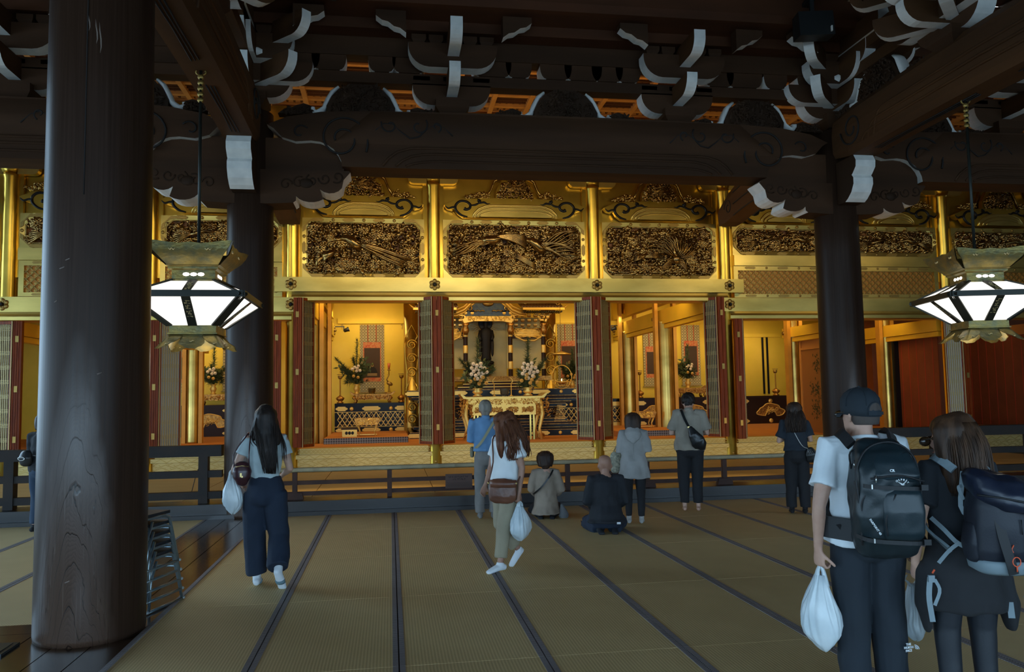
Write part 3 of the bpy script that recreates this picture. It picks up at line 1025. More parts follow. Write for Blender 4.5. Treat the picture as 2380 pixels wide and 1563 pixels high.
def fitting_outline(w, h):
    """pointed metal plate with notched ends"""
    a, b = w / 2, h / 2
    return [(-a, 0), (-a + b * 0.5, -b * 0.55), (-a + b * 0.9, -b * 0.5), (-a + b * 1.1, -b), (a - b * 1.1, -b), (a - b * 0.9, -b * 0.5), (a - b * 0.5, -b * 0.55), (a, 0), (a - b * 0.5, b * 0.55), (a - b * 0.9, b * 0.5), (a - b * 1.1, b), (-a + b * 1.1, b), (-a + b * 0.9, b * 0.5), (-a + b * 0.5, b * 0.55)]


FIT_ME = {}


def plate(parent, x, y, z, w, h, m=None, name='metal_plate', vert=False, d=0.018):
    key = (round(w, 3), round(h, 3), (m or FIT).name, vert, name)
    if key not in FIT_ME:
        pts = fitting_outline(w, h)
        if vert:
            pts = [(v, u) for u, v in pts][::-1]
        FIT_ME[key] = MB().prism(pts, -d, 0, 'y').mesh(name, m or FIT)
    return mk(name, FIT_ME[key], parent, (x, y, z))


def stud(parent, x, y, z, r=0.03, m=None, name='round_stud'):
    key = ('s', round(r, 3), (m or FIT).name, name)
    if key not in FIT_ME:
        b = MB().lathe([(r, 0), (r, 0.008), (r * 0.6, 0.018), (r * 0.25, 0.022)], 10)
        b.xf(Matrix.Rotation(PI / 2, 4, 'X'))
        FIT_ME[key] = b.mesh(name, m or FIT)
    return mk(name, FIT_ME[key], parent, (x, y, z))


def rosette_me():
    b = MB()
    for k in range(6):
        a = PI / 6 + k * PI / 3
        b.ball((0.075 * math.cos(a), -0.012, 0.075 * math.sin(a)), (0.05, 0.022, 0.05), 8, 4)
        b.ball((0.055 * math.cos(a + PI / 6), -0.02, 0.055 * math.sin(a + PI / 6)), (0.02, 0.02, 0.02), 6, 4)
    return b.mesh('rosette', FIT)


def knob_me():
    b = MB().lathe([(0.05, 0), (0.05, 0.03), (0.035, 0.045), (0.03, 0.06), (0.012, 0.07)], 12)
    b.xf(Matrix.Rotation(PI / 2, 4, 'X'))
    return b.mesh('knob', GOLD2)


ROS, KNOB = rosette_me(), knob_me()
DKNOB = MB().lathe([(0.03, 0), (0.03, 0.05), (0.018, 0.065)], 10).xf(Matrix.Rotation(PI / 2, 4, 'X')).mesh('rosette_boss', BLACK)


def octo(x0, x1, z0, z1, c):
    return [(x0 + c, z0), (x1 - c, z0), (x1, z0 + c), (x1, z1 - c), (x1 - c * 1.0, z1), (x0 + c * 1.0, z1), (x0, z1 - c), (x0, z0 + c)]


def ring_frame(m, outer, inner, y0, y1, mi=0):
    n = len(outer)
    for i in range(n):
        j = (i + 1) % n
        p = []
        for (u, v), y in ((outer[i], y0), (outer[j], y0), (inner[j], y0 + 0.03), (inner[i], y0 + 0.03)):
            p.append((u, y, v))
        for (u, v) in (outer[i], outer[j], inner[j], inner[i]):
            p.append((u, y1, v))
        m.add(p, [(0, 1, 2, 3), (3, 2, 6, 7), (0, 4, 5, 1)], mi)


# ---- carved birds -------------------------------------------------
def bird_body(m, p, L, ang, r):
    """body, neck, head, beak, crest at p pointing along ang (in xz)"""
    ca, sa = math.cos(ang), math.sin(ang)
    f = lambda u, v, d: (p[0] + ca * u * L - sa * v * L, -d, p[1] + sa * u * L + ca * v * L)
    m.tube([f(-0.5, -0.1, 0.05), f(-0.25, 0.0, 0.09), f(0.05, 0.06, 0.11), f(0.3, 0.2, 0.09), f(0.42, 0.42, 0.08), f(0.44, 0.62, 0.09), f(0.52, 0.72, 0.09), f(0.64, 0.70, 0.08), f(0.74, 0.66, 0.07)],
           [r * 0.5, r * 0.95, r, r * 0.75, r * 0.42, r * 0.32, r * 0.4, r * 0.22, 0.004], 8)
    for q in range(4):
        m.tube([f(0.48, 0.74, 0.09), f(0.42 - 0.05 * q, 0.9 + 0.02 * q, 0.08), f(0.34 - 0.08 * q, 0.98 - 0.02 * q, 0.07)], [0.012, 0.01, 0.012], 4)
    for q in range(5):     # folded wing feathers
        m.tube([f(0.2, 0.1, 0.13), f(-0.1, 0.08 - 0.05 * q, 0.15), f(-0.5, -0.02 - 0.09 * q, 0.12)], [0.012, 0.03, 0.008], 5)
    for q in (-0.05, 0.12):
        m.tube([f(q, -0.1, 0.06), f(q - 0.02, -0.55, 0.06), f(q + 0.08, -0.6, 0.07)], 0.012, 4)


def feather(m, pts, w, d=0.11):
    m.tube([(x, -d, z) for x, z in pts], [w * (0.5 + 0.7 * math.sin(PI * (0.15 + 0.8 * i / (len(pts) - 1)))) for i in range(len(pts))], 5, flat=(1, 0.6))


def bird_a(w, h):        # long-tailed peacock on a rock, tail to the lower right
    m = MB()
    bird_body(m, (-0.18 * w / 2, 0.62 * h), 0.42, R(120), 0.11)
    for q in range(15):
        f = q / 14
        a = []
        for k in range(6):
            s = k / 5
            a.append((-0.05 * w + s * w * (0.40 + 0.08 * f), h * (0.60 - 0.05 * f) - h * (0.42 - 0.10 * math.sin(f * 3)) * s ** (0.8 + 0.5 * f) + h * 0.06 * (f - 0.5) * (1 + 2 * s)))
        feather(m, a, 0.044, 0.11 + 0.03 * math.sin(q * 2.1))
    ms = [m, MB()]
    m = ms[1]
    bird_body(m, (-0.62 * w / 2, 0.33 * h), 0.30, R(10), 0.085)
    for q in range(6):
        feather(m, [(-0.62 * w / 2 - 0.05, 0.33 * h), (-0.74 * w / 2 - 0.1, 0.24 * h - 0.012 * q), (-0.86 * w / 2, 0.14 * h - 0.012 * q)], 0.02)
    return ms


def bird_b(w, h):        # two phoenixes meeting, tails streaming
    m = MB()
    bird_body(m, (-0.18 * w, 0.66 * h), 0.45, R(-12), 0.11)
    for q in range(9):
        feather(m, [(-0.22 * w - s * 0.25 * w, 0.64 * h - (0.05 + 0.035 * q) * h * s + 0.04 * math.sin(s * 6 + q)) for s in [k / 6 for k in range(7)]], 0.038)
    for q in range(9):
        feather(m, [(-0.16 * w + s * 0.24 * w, 0.74 * h + (0.20 - 0.03 * q) * h * s - 0.18 * h * s * s) for s in [k / 5 for k in range(6)]], 0.040, 0.13)
    ms = [m, MB()]
    m = ms[1]
    bird_body(m, (0.17 * w, 0.60 * h), 0.45, R(115), 0.11)
    for q in range(12):
        feather(m, [(0.17 * w + s * 0.30 * w, 0.56 * h - (0.30 - 0.07 * q) * h * s + 0.05 * math.sin(s * 7 + q)) for s in [k / 7 for k in range(8)]], 0.036)
    for q in range(6):
        feather(m, [(0.0 + s * 0.15 * w, 0.42 * h - 0.25 * h * s - 0.02 * q) for s in [k / 4 for k in range(5)]], 0.03, 0.09)
    return ms


def bird_c(w, h):        # peacock with spread fan tail
    m = MB()
    c = (0.14 * w, 0.30 * h)
    for q in range(34):
        a = R(-8 + 128 * q / 33) + 0.35
        L = h * (0.58 + 0.06 * math.sin(q * 2.7))
        feather(m, [(c[0] + math.cos(a + 0.35 * s * s) * L * s, c[1] + math.sin(a + 0.35 * s * s) * L * s) for s in [0.12, 0.4, 0.7, 1.0]], 0.018, 0.09 + 0.02 * (q % 3))
    m.ball((c[0], -0.13, c[1] + 0.02), (0.09, 0.07, 0.12), 10, 6)
    m.tube([(c[0], -0.15, c[1] + 0.05), (c[0] - 0.06, -0.17, c[1] + 0.16), (c[0] - 0.05, -0.17, c[1] + 0.24), (c[0] - 0.10, -0.17, c[1] + 0.24)], [0.05, 0.03, 0.03, 0.006], 6)
    for q in range(5):
        feather(m, [(c[0] - 0.02, c[1]), (c[0] - 0.15 - 0.02 * q, c[1] - 0.05 * q), (c[0] - 0.34, c[1] - 0.16 - 0.02 * q)], 0.026, 0.13)
        feather(m, [(c[0] + 0.02, c[1]), (c[0] + 0.13 + 0.02 * q, c[1] - 0.06 * q), (c[0] + 0.26, c[1] - 0.2 - 0.02 * q)], 0.026, 0.13)
    ms = [m, MB()]
    m = ms[1]
    bird_body(m, (-0.20 * w, 0.34 * h), 0.3, R(-10), 0.06)
    for q in range(5):
        feather(m, [(-0.22 * w, 0.34 * h), (-0.08 * w, 0.42 * h - 0.02 * q), (0.03 * w, 0.44 * h - 0.035 * q)], 0.022)
    return ms


def bird_d(w, h):        # low flying cranes
    ms = []
    for cx_, d in ((-0.2 * w, 1), (0.22 * w, -1)):
        m = MB()
        ms.append(m)
        for q in range(7):
            a = R(35 + 16 * q)
            feather(m, [(cx_ + d * math.cos(a) * L_, 0.5 * h + math.sin(a) * L_ * 0.6) for L_ in (0.05, 0.16, 0.3)], 0.022)
        m.tube([(cx_ - d * 0.22, -0.1, 0.36 * h), (cx_, -0.13, 0.45 * h), (cx_ + d * 0.12, -0.12, 0.55 * h), (cx_ + d * 0.22, -0.12, 0.50 * h), (cx_ + d * 0.32, -0.11, 0.46 * h)], [0.015, 0.05, 0.03, 0.02, 0.005], 6)
        for q in range(5):
            feather(m, [(cx_ - d * 0.1, 0.42 * h), (cx_ - d * 0.3, 0.38 * h - 0.02 * q), (cx_ - d * 0.5, 0.34 * h - 0.05 * q)], 0.022)
    return ms


def flower(m, x, z, r, rnd, y=-0.07):
    for ring, (n, rr) in enumerate(((10, 1.0), (7, 0.6))):
        for k in range(n):
            a = 2 * PI * k / n + ring * 0.3
            c, s_ = math.cos(a), math.sin(a)
            L = r * rr
            W = L * 0.3
            p = [(x + c * 0.15 * L, y - 0.02 - 0.03 * ring, z + s_ * 0.15 * L), (x + c * 0.7 * L - s_ * W, y - 0.01 - 0.02 * ring, z + s_ * 0.7 * L + c * W), (x + c * L, y - 0.03 * ring, z + s_ * L), (x + c * 0.7 * L + s_ * W, y - 0.01 - 0.02 * ring, z + s_ * 0.7 * L - c * W), (x + c * 0.65 * L, y - 0.05 - 0.02 * ring, z + s_ * 0.65 * L)]
            m.add(p, [(0, 1, 4), (1, 2, 4), (2, 3, 4), (3, 0, 4)], 0, True)


def transom(label, x0, x1, z0, z1, birdf, seed, dens=1.0, framez=0.12):
    """pierced carved panel with an octagonal gilt frame; z0..z1 is the outer frame"""
    xc = (x0 + x1) / 2
    w, h = x1 - x0, z1 - z0
    t = thing('carved_transom', label, 'carved panel', (xc, FY - 0.02, z0), 0, 'carved transom panels of the sanctuary front')
    fw = 0.105
    MB().box(-w / 2 + 0.05, w / 2 - 0.05, 0.08, 0.12, 0.04, h - 0.04).obj('painted_ground', VERM, t)
    fr = MB()
    o = octo(-w / 2, w / 2, 0, h, 0.002)
    i = octo(-w / 2 + fw, w / 2 - fw, fw, h - fw, 0.13)
    o2 = [(-w / 2 + 0.24, 0), (w / 2 - 0.24, 0), (w / 2, 0.24), (w / 2, h - 0.24), (w / 2 - 0.24, h), (-w / 2 + 0.24, h), (-w / 2, h - 0.24), (-w / 2, 0.24)]
    ring_frame(fr, o2, i, -0.03, 0.12)
    for sx in (-1, 1):
        for zz, dz in ((0, 0.24), (h, -0.24)):
            fr.prism([(sx * w / 2, zz), (sx * (w / 2 - 0.24), zz), (sx * w / 2, zz + dz)], -0.02, 0.12, 'y')
    fr.obj('frame', GOLD2, t)
    li = MB()
    li.tube([(u, -0.005, v) for u, v in i], 0.016, 5, closed=True)
    li.obj('inner_bead', CARVE2, t)
    rnd = random.Random(seed)
    m = MB()
    iw, ih = w - 2 * fw - 0.04, h - 2 * fw - 0.03
    n = int(iw * ih * 520 * dens)
    carve_blobs(m, iw, ih, n, rnd, 0.06, 0.17, (0.035, 0.105))
    carve_blobs(m, iw, ih * 0.22, n // 4, rnd, 0.03, 0.14, (0.04, 0.09))
    for q in range(int(iw * ih * 26)):
        x, z = rnd.uniform(-iw / 2 + 0.08, iw / 2 - 0.08), rnd.uniform(0.08, ih - 0.08)
        if rnd.random() < 0.5:
            flower(m, x, z, rnd.uniform(0.08, 0.15), rnd, -0.03)
        else:
            m.tube([(x + u, -0.05, z + v) for u, v in spiral(0, 0, rnd.uniform(0.06, 0.10), 0.02, rnd.uniform(0, 6), rnd.choice((-1.2, 1.2)), 10)], 0.014, 4)
    for k in range(len(m.v)):
        v = m.v[k]
        m.v[k] = (v[0], v[1], v[2] + fw + 0.015)
    stuff(m.obj('carved_foliage', CARVE, t))
    for b in birdf(iw, ih):
        b.xf(Matrix.Translation((0, -0.02, fw + 0.015)))
        b.obj('carved_bird', CARVE, t)
    # metal mounts on the frame
    n = max(2, int(w / 0.62))
    for k in range(n):
        x = -w / 2 + w * (k + 0.5) / n
        for zz in (fw / 2 - 0.01, h - fw / 2 + 0.01):
            plate(t, x, -0.028, zz, 0.26, 0.078)
            if k < n - 1:
                stud(t, x + w / n / 2, -0.028, zz, 0.035)
    for sx in (-1, 1):
        xx = sx * (w / 2 - fw / 2 + 0.01)
        if h > 0.9:
            plate(t, xx, -0.028, h / 2, 0.26, 0.075, vert=True)
            stud(t, xx, -0.028, h / 2 - 0.24, 0.035)
            stud(t, xx, -0.028, h / 2 + 0.24, 0.035)
        else:
            stud(t, xx, -0.028, h / 2, 0.035)
        for zz, s in ((0.0, 1), (h, -1)):
            pts = [(sx * (w / 2 - 0.015), zz + s * 0.30), (sx * (w / 2 - 0.075), zz + s * 0.26), (sx * (w / 2 - 0.085), zz + s * 0.17), (sx * (w / 2 - 0.17), zz + s * 0.085), (sx * (w / 2 - 0.28), zz + s * 0.075), (sx * (w / 2 - 0.36), zz + s * 0.015), (sx * (w / 2 - 0.20), zz + s * 0.02), (sx * (w / 2 - 0.02), zz + s * 0.20)]
            MB().prism(pts, -0.048, -0.028, 'y').obj('corner_mount', FIT, t)
    return t


def smooth_scroll(g_, sx, P, rs):
    n = len(P) * 3
    pts = smooth_path([(sx * u, -0.125, v) for u, v in P], n)
    r2 = []
    for i in range(n):
        x = i / (n - 1) * (len(rs) - 1)
        k = min(int(x), len(rs) - 2)
        r2.append(rs[k] + (rs[k + 1] - rs[k]) * (x - k))
    g_.tube(pts, r2, 6)


def small_koryo(label, x0, x1, z0, seed=0):
    """gilt rainbow beam with black scrolls over each bay, plus the carved mound above it"""
    xc, h = (x0 + x1) / 2, (x1 - x0) / 2
    t = thing('gilded_rainbow_beam', label, 'beam', (xc, FY - 0.05, z0), 0, 'gilded rainbow beams of the sanctuary front')
    half = [(h, 0.27), (h - 0.08, 0.20), (h - 0.18, 0.17), (h - 0.24, 0.20), (h - 0.30, 0.10), (h - 0.42, 0.01), (h - 0.62, 0.0)]
    top = [(h - 0.2, 0.36), (h - 0.5, 0.41), (h - 1.0, 0.43)]
    pts = [(-u, v) for u, v in top[::-1]] + [(-u, v) for u, v in half] + half[::-1] + top
    MB().prism(pts, -0.12, 0.08, 'y').obj('beam_body', GOLD, t)
    for sx in (-1, 1):
        g_ = MB()
        P = []
        P += [(h - 0.02, 0.245), (h - 0.09, 0.19), (h - 0.17, 0.215), (h - 0.23, 0.215)]
        smooth_scroll(g_, sx, P, [0.008, 0.022, 0.022, 0.03])
        P = [(h - 0.50, 0.01), (h - 0.36, 0.05), (h - 0.255, 0.15), (h - 0.25, 0.26), (h - 0.34, 0.345), (h - 0.47, 0.345), (h - 0.56, 0.28), (h - 0.55, 0.20), (h - 0.48, 0.17), (h - 0.43, 0.19)]
        smooth_scroll(g_, sx, P, [0.016, 0.027, 0.03, 0.03, 0.03, 0.031, 0.032, 0.032, 0.036, 0.046])
        P = [(h - 0.56, 0.26), (h - 0.66, 0.27), (h - 0.74, 0.31), (h - 0.78, 0.36), (h - 0.72, 0.375)]
        smooth_scroll(g_, sx, P, [0.02, 0.026, 0.024, 0.03, 0.042])
        P = [(h - 0.76, 0.31), (h - 0.86, 0.33), (h - 0.93, 0.30), (h - 1.0, 0.315)]
        smooth_scroll(g_, sx, P, [0.018, 0.03, 0.018, 0.005])
        g_.obj('black_scroll', BLACK, t)
    m = MB()
    a = h - 0.62
    for q, (inset, zt, r_) in enumerate(((0.0, 0.27, 0.022), (0.07, 0.20, 0.018), (0.13, 0.12, 0.016))):
        b = a - inset
        P = [(-b, 0.0)] + [(-b + 0.42 * (1 - math.cos(R(s))), zt * math.sin(R(s))) for s in (20, 45, 70, 90)]
        P = P + [(-u, v) for u, v in P[::-1]]
        y = -0.13 - 0.045 * q
        m.prism(P, y, -0.10, 'y')
        m.tube([(u, y, v) for u, v in P], r_, 6)
    m.obj('arched_moulding', GOLD2, t)
    # carved mound
    rnd = random.Random(seed + 50)
    zt = 0.43
    dome = [(-0.42, zt), (-0.40, zt + 0.2), (-0.28, zt + 0.42), (0.28, zt + 0.42), (0.40, zt + 0.2), (0.42, zt)]
    MB().prism(dome, -0.06, 0.06, 'y').obj('mound_body', GOLD, t)
    m = MB()
    carve_blobs(m, 0.78, 0.46, 190, rnd, -0.06, 0.10, (0.035, 0.075), lambda x, z: abs(x) < 0.40 * (1 - (z / 0.5) ** 2.5))
    for q in range(8):
        m.tube([(rnd.uniform(-0.25, 0.25) + u, -0.15, rnd.uniform(0.1, 0.35) + v) for u, v in spiral(0, 0, 0.07, 0.02, q, 1.1, 10)], 0.013, 4)
    m.xf(Matrix.Translation((0, 0, zt)))
    stuff(m.obj('carved_foliage', CARVE, t))
    for sx in (-1, 1):
        w_ = MB()
        w_.tube([(sx * 0.62, 0, zt + 0.02), (sx * 0.52, 0, zt + 0.20), (sx * 0.44, 0, zt + 0.40), (sx * 0.30, 0, zt + 0.49), (sx * 0.16, 0, zt + 0.45)], [0.03, 0.025, 0.03, 0.045, 0.03], 6, flat=(2.2, 1))
        carve_blobs(w_, 0.5, 0.17, 55, rnd, 0.0, 0.10, (0.03, 0.065), lambda x, z: z < 0.16 - abs(x + 0.1 * sx) * 0.35)
        n0 = len(w_.v) - 55 * 8
        for k in range(max(n0, 30), len(w_.v)):
            v = w_.v[k]
            w_.v[k] = (v[0] + sx * 0.82, v[1] - 0.03, v[2] + zt)
        w_.obj('leaf_scroll', CARVE2, t)
    return t


bay_names = ['at the far left edge', 'behind the near left pillar', 'behind the left lantern', 'over the left alcove', 'over the central shrine', 'over the right alcove', 'left of the right pillar', 'right of the right pillar', 'behind the right lantern']
for i in range(len(cols) - 1):
    x0, x1 = cols[i] + 0.2, cols[i + 1] - 0.2
    mid = 3 <= i <= 5
    lab = bay_names[i]
    small_koryo('gilded rainbow beam with black scrolls ' + lab, x0 + 0.02, x1 - 0.02, 5.53, i)
    if mid:
        f = (bird_a, bird_b, bird_c)[i - 3]
        what = ('long-tailed peacock', 'pair of phoenixes', 'fan-tailed peacock')[i - 3]
        transom('large gilded panel carved with a %s, %s' % (what, lab), x0, x1, 4.225, 5.50, f, i)
    else:
        transom('low gilded carved panel with birds on a red ground, ' + lab, x0, x1, 4.79, 5.50, bird_d, i, 0.62)
        t = thing('lattice_transom', 'gilded diamond lattice panel ' + lab, 'lattice panel', ((x0 + x1) / 2, FY - 0.02, 3.82), 0, 'lattice transoms of the outer bays')
        w = x1 - x0
        fr = MB()
        fr.box(-w / 2, w / 2, -0.03, 0.1, 0, 0.08).box(-w / 2, w / 2, -0.03, 0.1, 0.62, 0.72).box(-w / 2, -w / 2 + 0.1, -0.03, 0.1, 0.08, 0.62).box(w / 2 - 0.1, w / 2, -0.03, 0.1, 0.08, 0.62)
        fr.obj('frame', GOLD2, t)
        MB().box(-w / 2 + 0.1, w / 2 - 0.1, 0.05, 0.08, 0.08, 0.62).obj('backing', ORNB, t)
        lt = MB()
        a, h_ = w / 2 - 0.1, 0.54
        st = 0.15
        k = -a - h_
        while k < a:
            for d in (1, -1):
                u0, u1 = (k, k + h_)
                p0, p1 = max(u0, -a), min(u1, a)
                if p1 - p0 > 0.02:
                    q0, q1 = (p0 - u0), (p1 - u0)
                    if d < 0:
                        q0, q1 = h_ - q0, h_ - q1
                    lt.bar((p0, 0.0, 0.08 + q0), (p1, 0.0, 0.08 + q1), 0.016, 0.016, up=(0, 1, 0))
            k += st
        stuff(lt.obj('lattice_bars', FIT, t))
        lt = MB()
        for ix in range(int(w / 0.075)):
            for iz in range(7):
                x, z = -a + 0.04 + ix * 0.075, 0.12 + iz * 0.075
                if x < a - 0.03:
                    lt.box(x - 0.022, x + 0.022, 0.03, 0.05, z - 0.006, z + 0.006).box(x - 0.006, x + 0.006, 0.03, 0.05, z - 0.022, z + 0.022)
        stuff(lt.obj('cross_lattice', GOLD2, t))
        n = max(2, int(w / 0.62))
        for k in range(n):
            x = -w / 2 + w * (k + 0.5) / n
            for zz in (0.04, 0.68):
                plate(t, x, -0.028, zz, 0.26, 0.05)
                if k < n - 1:
                    stud(t, x + w / n / 2, -0.028, zz, 0.028)
        tag(MB().box(-w / 2, w / 2, -0.10, 0.10, 0, 0.24).obj('gilded_rail', GOLD2, None, ((x0 + x1) / 2, FY, 4.545)), 'plain gilded rail between carved panel and lattice ' + lab, 'rail', 'gilded rails of the outer bays')


def long_beam(name, label, x0, x1, zb, prof, roses, group=None):
    t = thing(name, label, 'beam', ((x0 + x1) / 2, FY, zb), 0, group)
    h = (x1 - x0) / 2
    MB().prism(prof, -h, h, 'x').obj('beam_body', GOLD2, t)
    for rx, rz in roses:
        o = mk('rosette', ROS, t, (rx - (x0 + x1) / 2, prof[0][0], rz))
        mk('rosette_boss', DKNOB, o, (0, -0.01, 0))
        mk('knob', KNOB, o, (0, -0.045, 0)).scale = (0.34, 0.34, 0.34)
    return t


P_UP = [(-0.24, 0.0), (-0.24, 0.30), (0.10, 0.30), (0.10, 0.0)]
P_LO = [(-0.20, 0.03), (-0.20, 0.10), (-0.17, 0.15), (-0.19, 0.20), (0.10, 0.20), (0.10, 0.0), (-0.15, 0.0)]
long_beam('gilded_lintel', 'pale gilded flat beam with flower rosettes across the raised middle front', -2.34, 7.86, 3.91, P_UP, [(c, 0.15) for c in cols[3:7]])
long_beam('moulded_lintel', 'gilded moulded door lintel under the raised middle beam', -2.0, 7.5, 3.70, P_LO, [])
P_UP2 = [(-0.22, 0.0), (-0.22, 0.30), (0.10, 0.30), (0.10, 0.0)]
long_beam('gilded_lintel', 'lower flat gilded beam with rosettes across the left outer bays', -10.4, -1.85, 3.49, P_UP2, [(c, 0.15) for c in cols[0:4]])
long_beam('gilded_lintel', 'lower flat gilded beam with rosettes across the right outer bays', 7.36, 16.2, 3.49, P_UP2, [(c, 0.15) for c in cols[6:10]])
long_beam('moulded_lintel', 'gilded moulded door lintel under the left outer beam', -10.4, -2.0, 3.30, P_LO, [])
long_beam('moulded_lintel', 'gilded moulded door lintel under the right outer beam', 7.54, 16.2, 3.30, P_LO, [])

# ---- engraved gilded threshold ------------------------------------
ENG = mat('engraved_gold_line', (0.45, 0.33, 0.10), 0.5, 0.7)
SILLG = mat('matt_gold_threshold', (0.66, 0.53, 0.23), 0.5, 0.6, var=(1.3, (0.48, 0.38, 0.16), 7), stretch=(0.35, 1, 1))
t = thing('gilded_threshold', 'broad gilded threshold with engraved zigzag and key-fret bands below the doors', 'threshold', (3, FY, 0.22))
MB().prism([(-0.06, 0.0), (-0.06, 0.235), (-0.10, 0.245), (-0.10, 0.325), (-0.13, 0.33), (0.30, 0.33), (0.30, 0.0)], -14, 14, 'x').obj('lower_band', SILLG, t)
up = MB()
for i in range(len(cols) - 1):
    up.box(cols[i] - 3 + 0.16, cols[i + 1] - 3 - 0.16, -0.05, 0.3, 0.33, 0.45)
up.obj('upper_band', SILLG, t)
zz = MB()
n = 0
x = -13.9
while x < 13.9:
    zz.bar((x, -0.102, 0.252), (x + 0.12, -0.102, 0.318), 0.012, 0.006, up=(0, 1, 0))
    zz.bar((x + 0.12, -0.102, 0.318), (x + 0.24, -0.102, 0.252), 0.012, 0.006, up=(0, 1, 0))
    x += 0.24
x = -13.9
while x < 13.9:
    for d in (1, -1):
        zz.bar((x, -0.052, 0.39 - d * 0.045), (x + 0.09, -0.052, 0.39 + d * 0.045), 0.010, 0.006, up=(0, 1, 0))
        zz.bar((x + 0.03, -0.052, 0.39 - d * 0.045), (x + 0.12, -0.052, 0.39 + d * 0.045), 0.007, 0.006, up=(0, 1, 0))
    x += 0.09
stuff(zz.obj('engraved_zigzag', ENG, t))
kf = MB()
for r_ in range(4):
    x = -13.9 + (r_ % 2) * 0.07
    z = 0.03 + r_ * 0.058
    k = 0
    while x < 13.8:
        d = 1 if (k + r_) % 2 else -1
        kf.bar((x, -0.061, z + (0.03 - d * 0.03)), (x + 0.15, -0.061, z + (0.03 + d * 0.03)), 0.013, 0.005, up=(0, 1, 0))
        kf.bar((x + 0.05, -0.061, z + 0.03), (x + 0.05 - d * 0.03, -0.061, z + 0.055), 0.010, 0.005, up=(0, 1, 0))
        x += 0.14
        k += 1
stuff(kf.obj('engraved_key_fret', ENG, t))
for c in cols[1:-1] + [3.0 - 0.6, 6.0, 8.9]:
    if c in (3.0 - 0.6, 6.0, 8.9):
        continue
    b = MB().lathe([(0.10, 0), (0.10, 0.012), (0.075, 0.02), (0.07, 0.02), (0.06, 0.05), (0.035, 0.055), (0.03, 0.075), (0.008, 0.085)], 16)
    b.xf(Matrix.Rotation(PI / 2, 4, 'X'))
    b.obj('round_boss', FIT, t, (c - 3, -0.06, 0.12))

# ---- folded lattice doors -----------------------------------------
LATB = mat('dark_door_backing', (0.058, 0.060, 0.054), 0.3, spec=0.3)
LATP = mat('grey_door_paper', (0.30, 0.29, 0.26), 0.5)
LATG = mat('gilded_lattice', (0.34, 0.25, 0.10), 0.42, 0.5)


def leaf_mesh(w, h, backing):
    """one leaf in its own frame: x 0..w, y thickness, z 0..h, face towards -y"""
    fr = MB()
    s = 0.035
    fr.box(0, s, -0.03, 0.03, 0, h).box(w - s, w, -0.03, 0.03, 0, h).box(s, w - s, -0.03, 0.03, 0, 0.06).box(s, w - s, -0.03, 0.03, h - 0.06, h)
    ed = MB().box(-0.004, 0.012, -0.036, -0.028, 0, h).box(w - 0.012, w + 0.004, -0.036, -0.028, 0, h)
    bk = MB().box(s, w - s, -0.005, 0.005, 0.06, h - 0.06)
    lt = MB()
    n = max(4, int((w - 2 * s) / 0.042))
    for k in range(1, n):
        x = s + (w - 2 * s) * k / n
        lt.box(x - 0.006, x + 0.006, -0.026, -0.010, 0.06, h - 0.06)
    nb = max(3, int(h / 0.285))
    for k in range(nb + 1):
        z = 0.06 + (h - 0.12) * k / nb
        for dz in (-0.028, 0.0, 0.028):
            if 0.06 < z + dz < h - 0.06:
                lt.box(s, w - s, -0.029, -0.012, z + dz - 0.004, z + dz + 0.004)
    for base in (0.06, h - 0.06 - 0.12):
        for q in range(4):
            lt.box(s, w - s, -0.029, -0.012, base + 0.03 * q, base + 0.03 * q + 0.006)
    return fr.mesh('leaf_frame', RED), bk.mesh('backing', backing), lt.mesh('lattice', LATG), ed.mesh('gilt_edge', LATG)


def door_stack(label, x, side, h, z0, wl=0.40, ang=48, backing=None, both=False, yb=16.66, thick=0.075):
    """folded door leaves swung out in front of a column. side: -1 lattice to the left, +1 to the right, 0 both"""
    t = thing('folding_lattice_door', label, 'door', (x, yb, z0), 0, 'folded lattice doors of the sanctuary front')
    key = (wl, h, (backing or LATB).name)
    if key not in FIT_ME:
        FIT_ME[key] = leaf_mesh(wl, h, backing or LATB)
    me = FIT_ME[key]
    spine = MB()
    sides = (-1, 1) if side == 0 else (side,)
    for k in range(2 if side == 0 else 2):
        a = (k - 0.5) * thick * 1.12
        spine.box(a - thick / 2, a + thick / 2, -0.04, 0.05, 0, h)
        spine.box(a - thick / 2 + 0.01, a - thick / 2 + 0.03, -0.05, -0.04, 0, h)
    spine.obj('folded_leaf_edge', RED, t)
    for d in sides:
        a = R(ang)
        if d > 0:
            o = mk('door_leaf', me[0], t, (thick * 1.1, -0.02, 0))
            o.rotation_euler = (0, 0, a)
        else:
            o = mk('door_leaf', me[0], t, (-thick * 1.1 - wl * math.cos(a), -0.02 + wl * math.sin(a), 0))
            o.rotation_euler = (0, 0, -a)
        mk('backing', me[1], o)
        mk('lattice', me[2], o)
        mk('gilt_edge', me[3], o)
    hg = MB()
    for z in (0.35, h / 2, h - 0.35):
        hg.box(-0.03, 0.03, -0.06, -0.035, z - 0.06, z + 0.06)
    hg.obj('hinge', FIT, t)
    return t


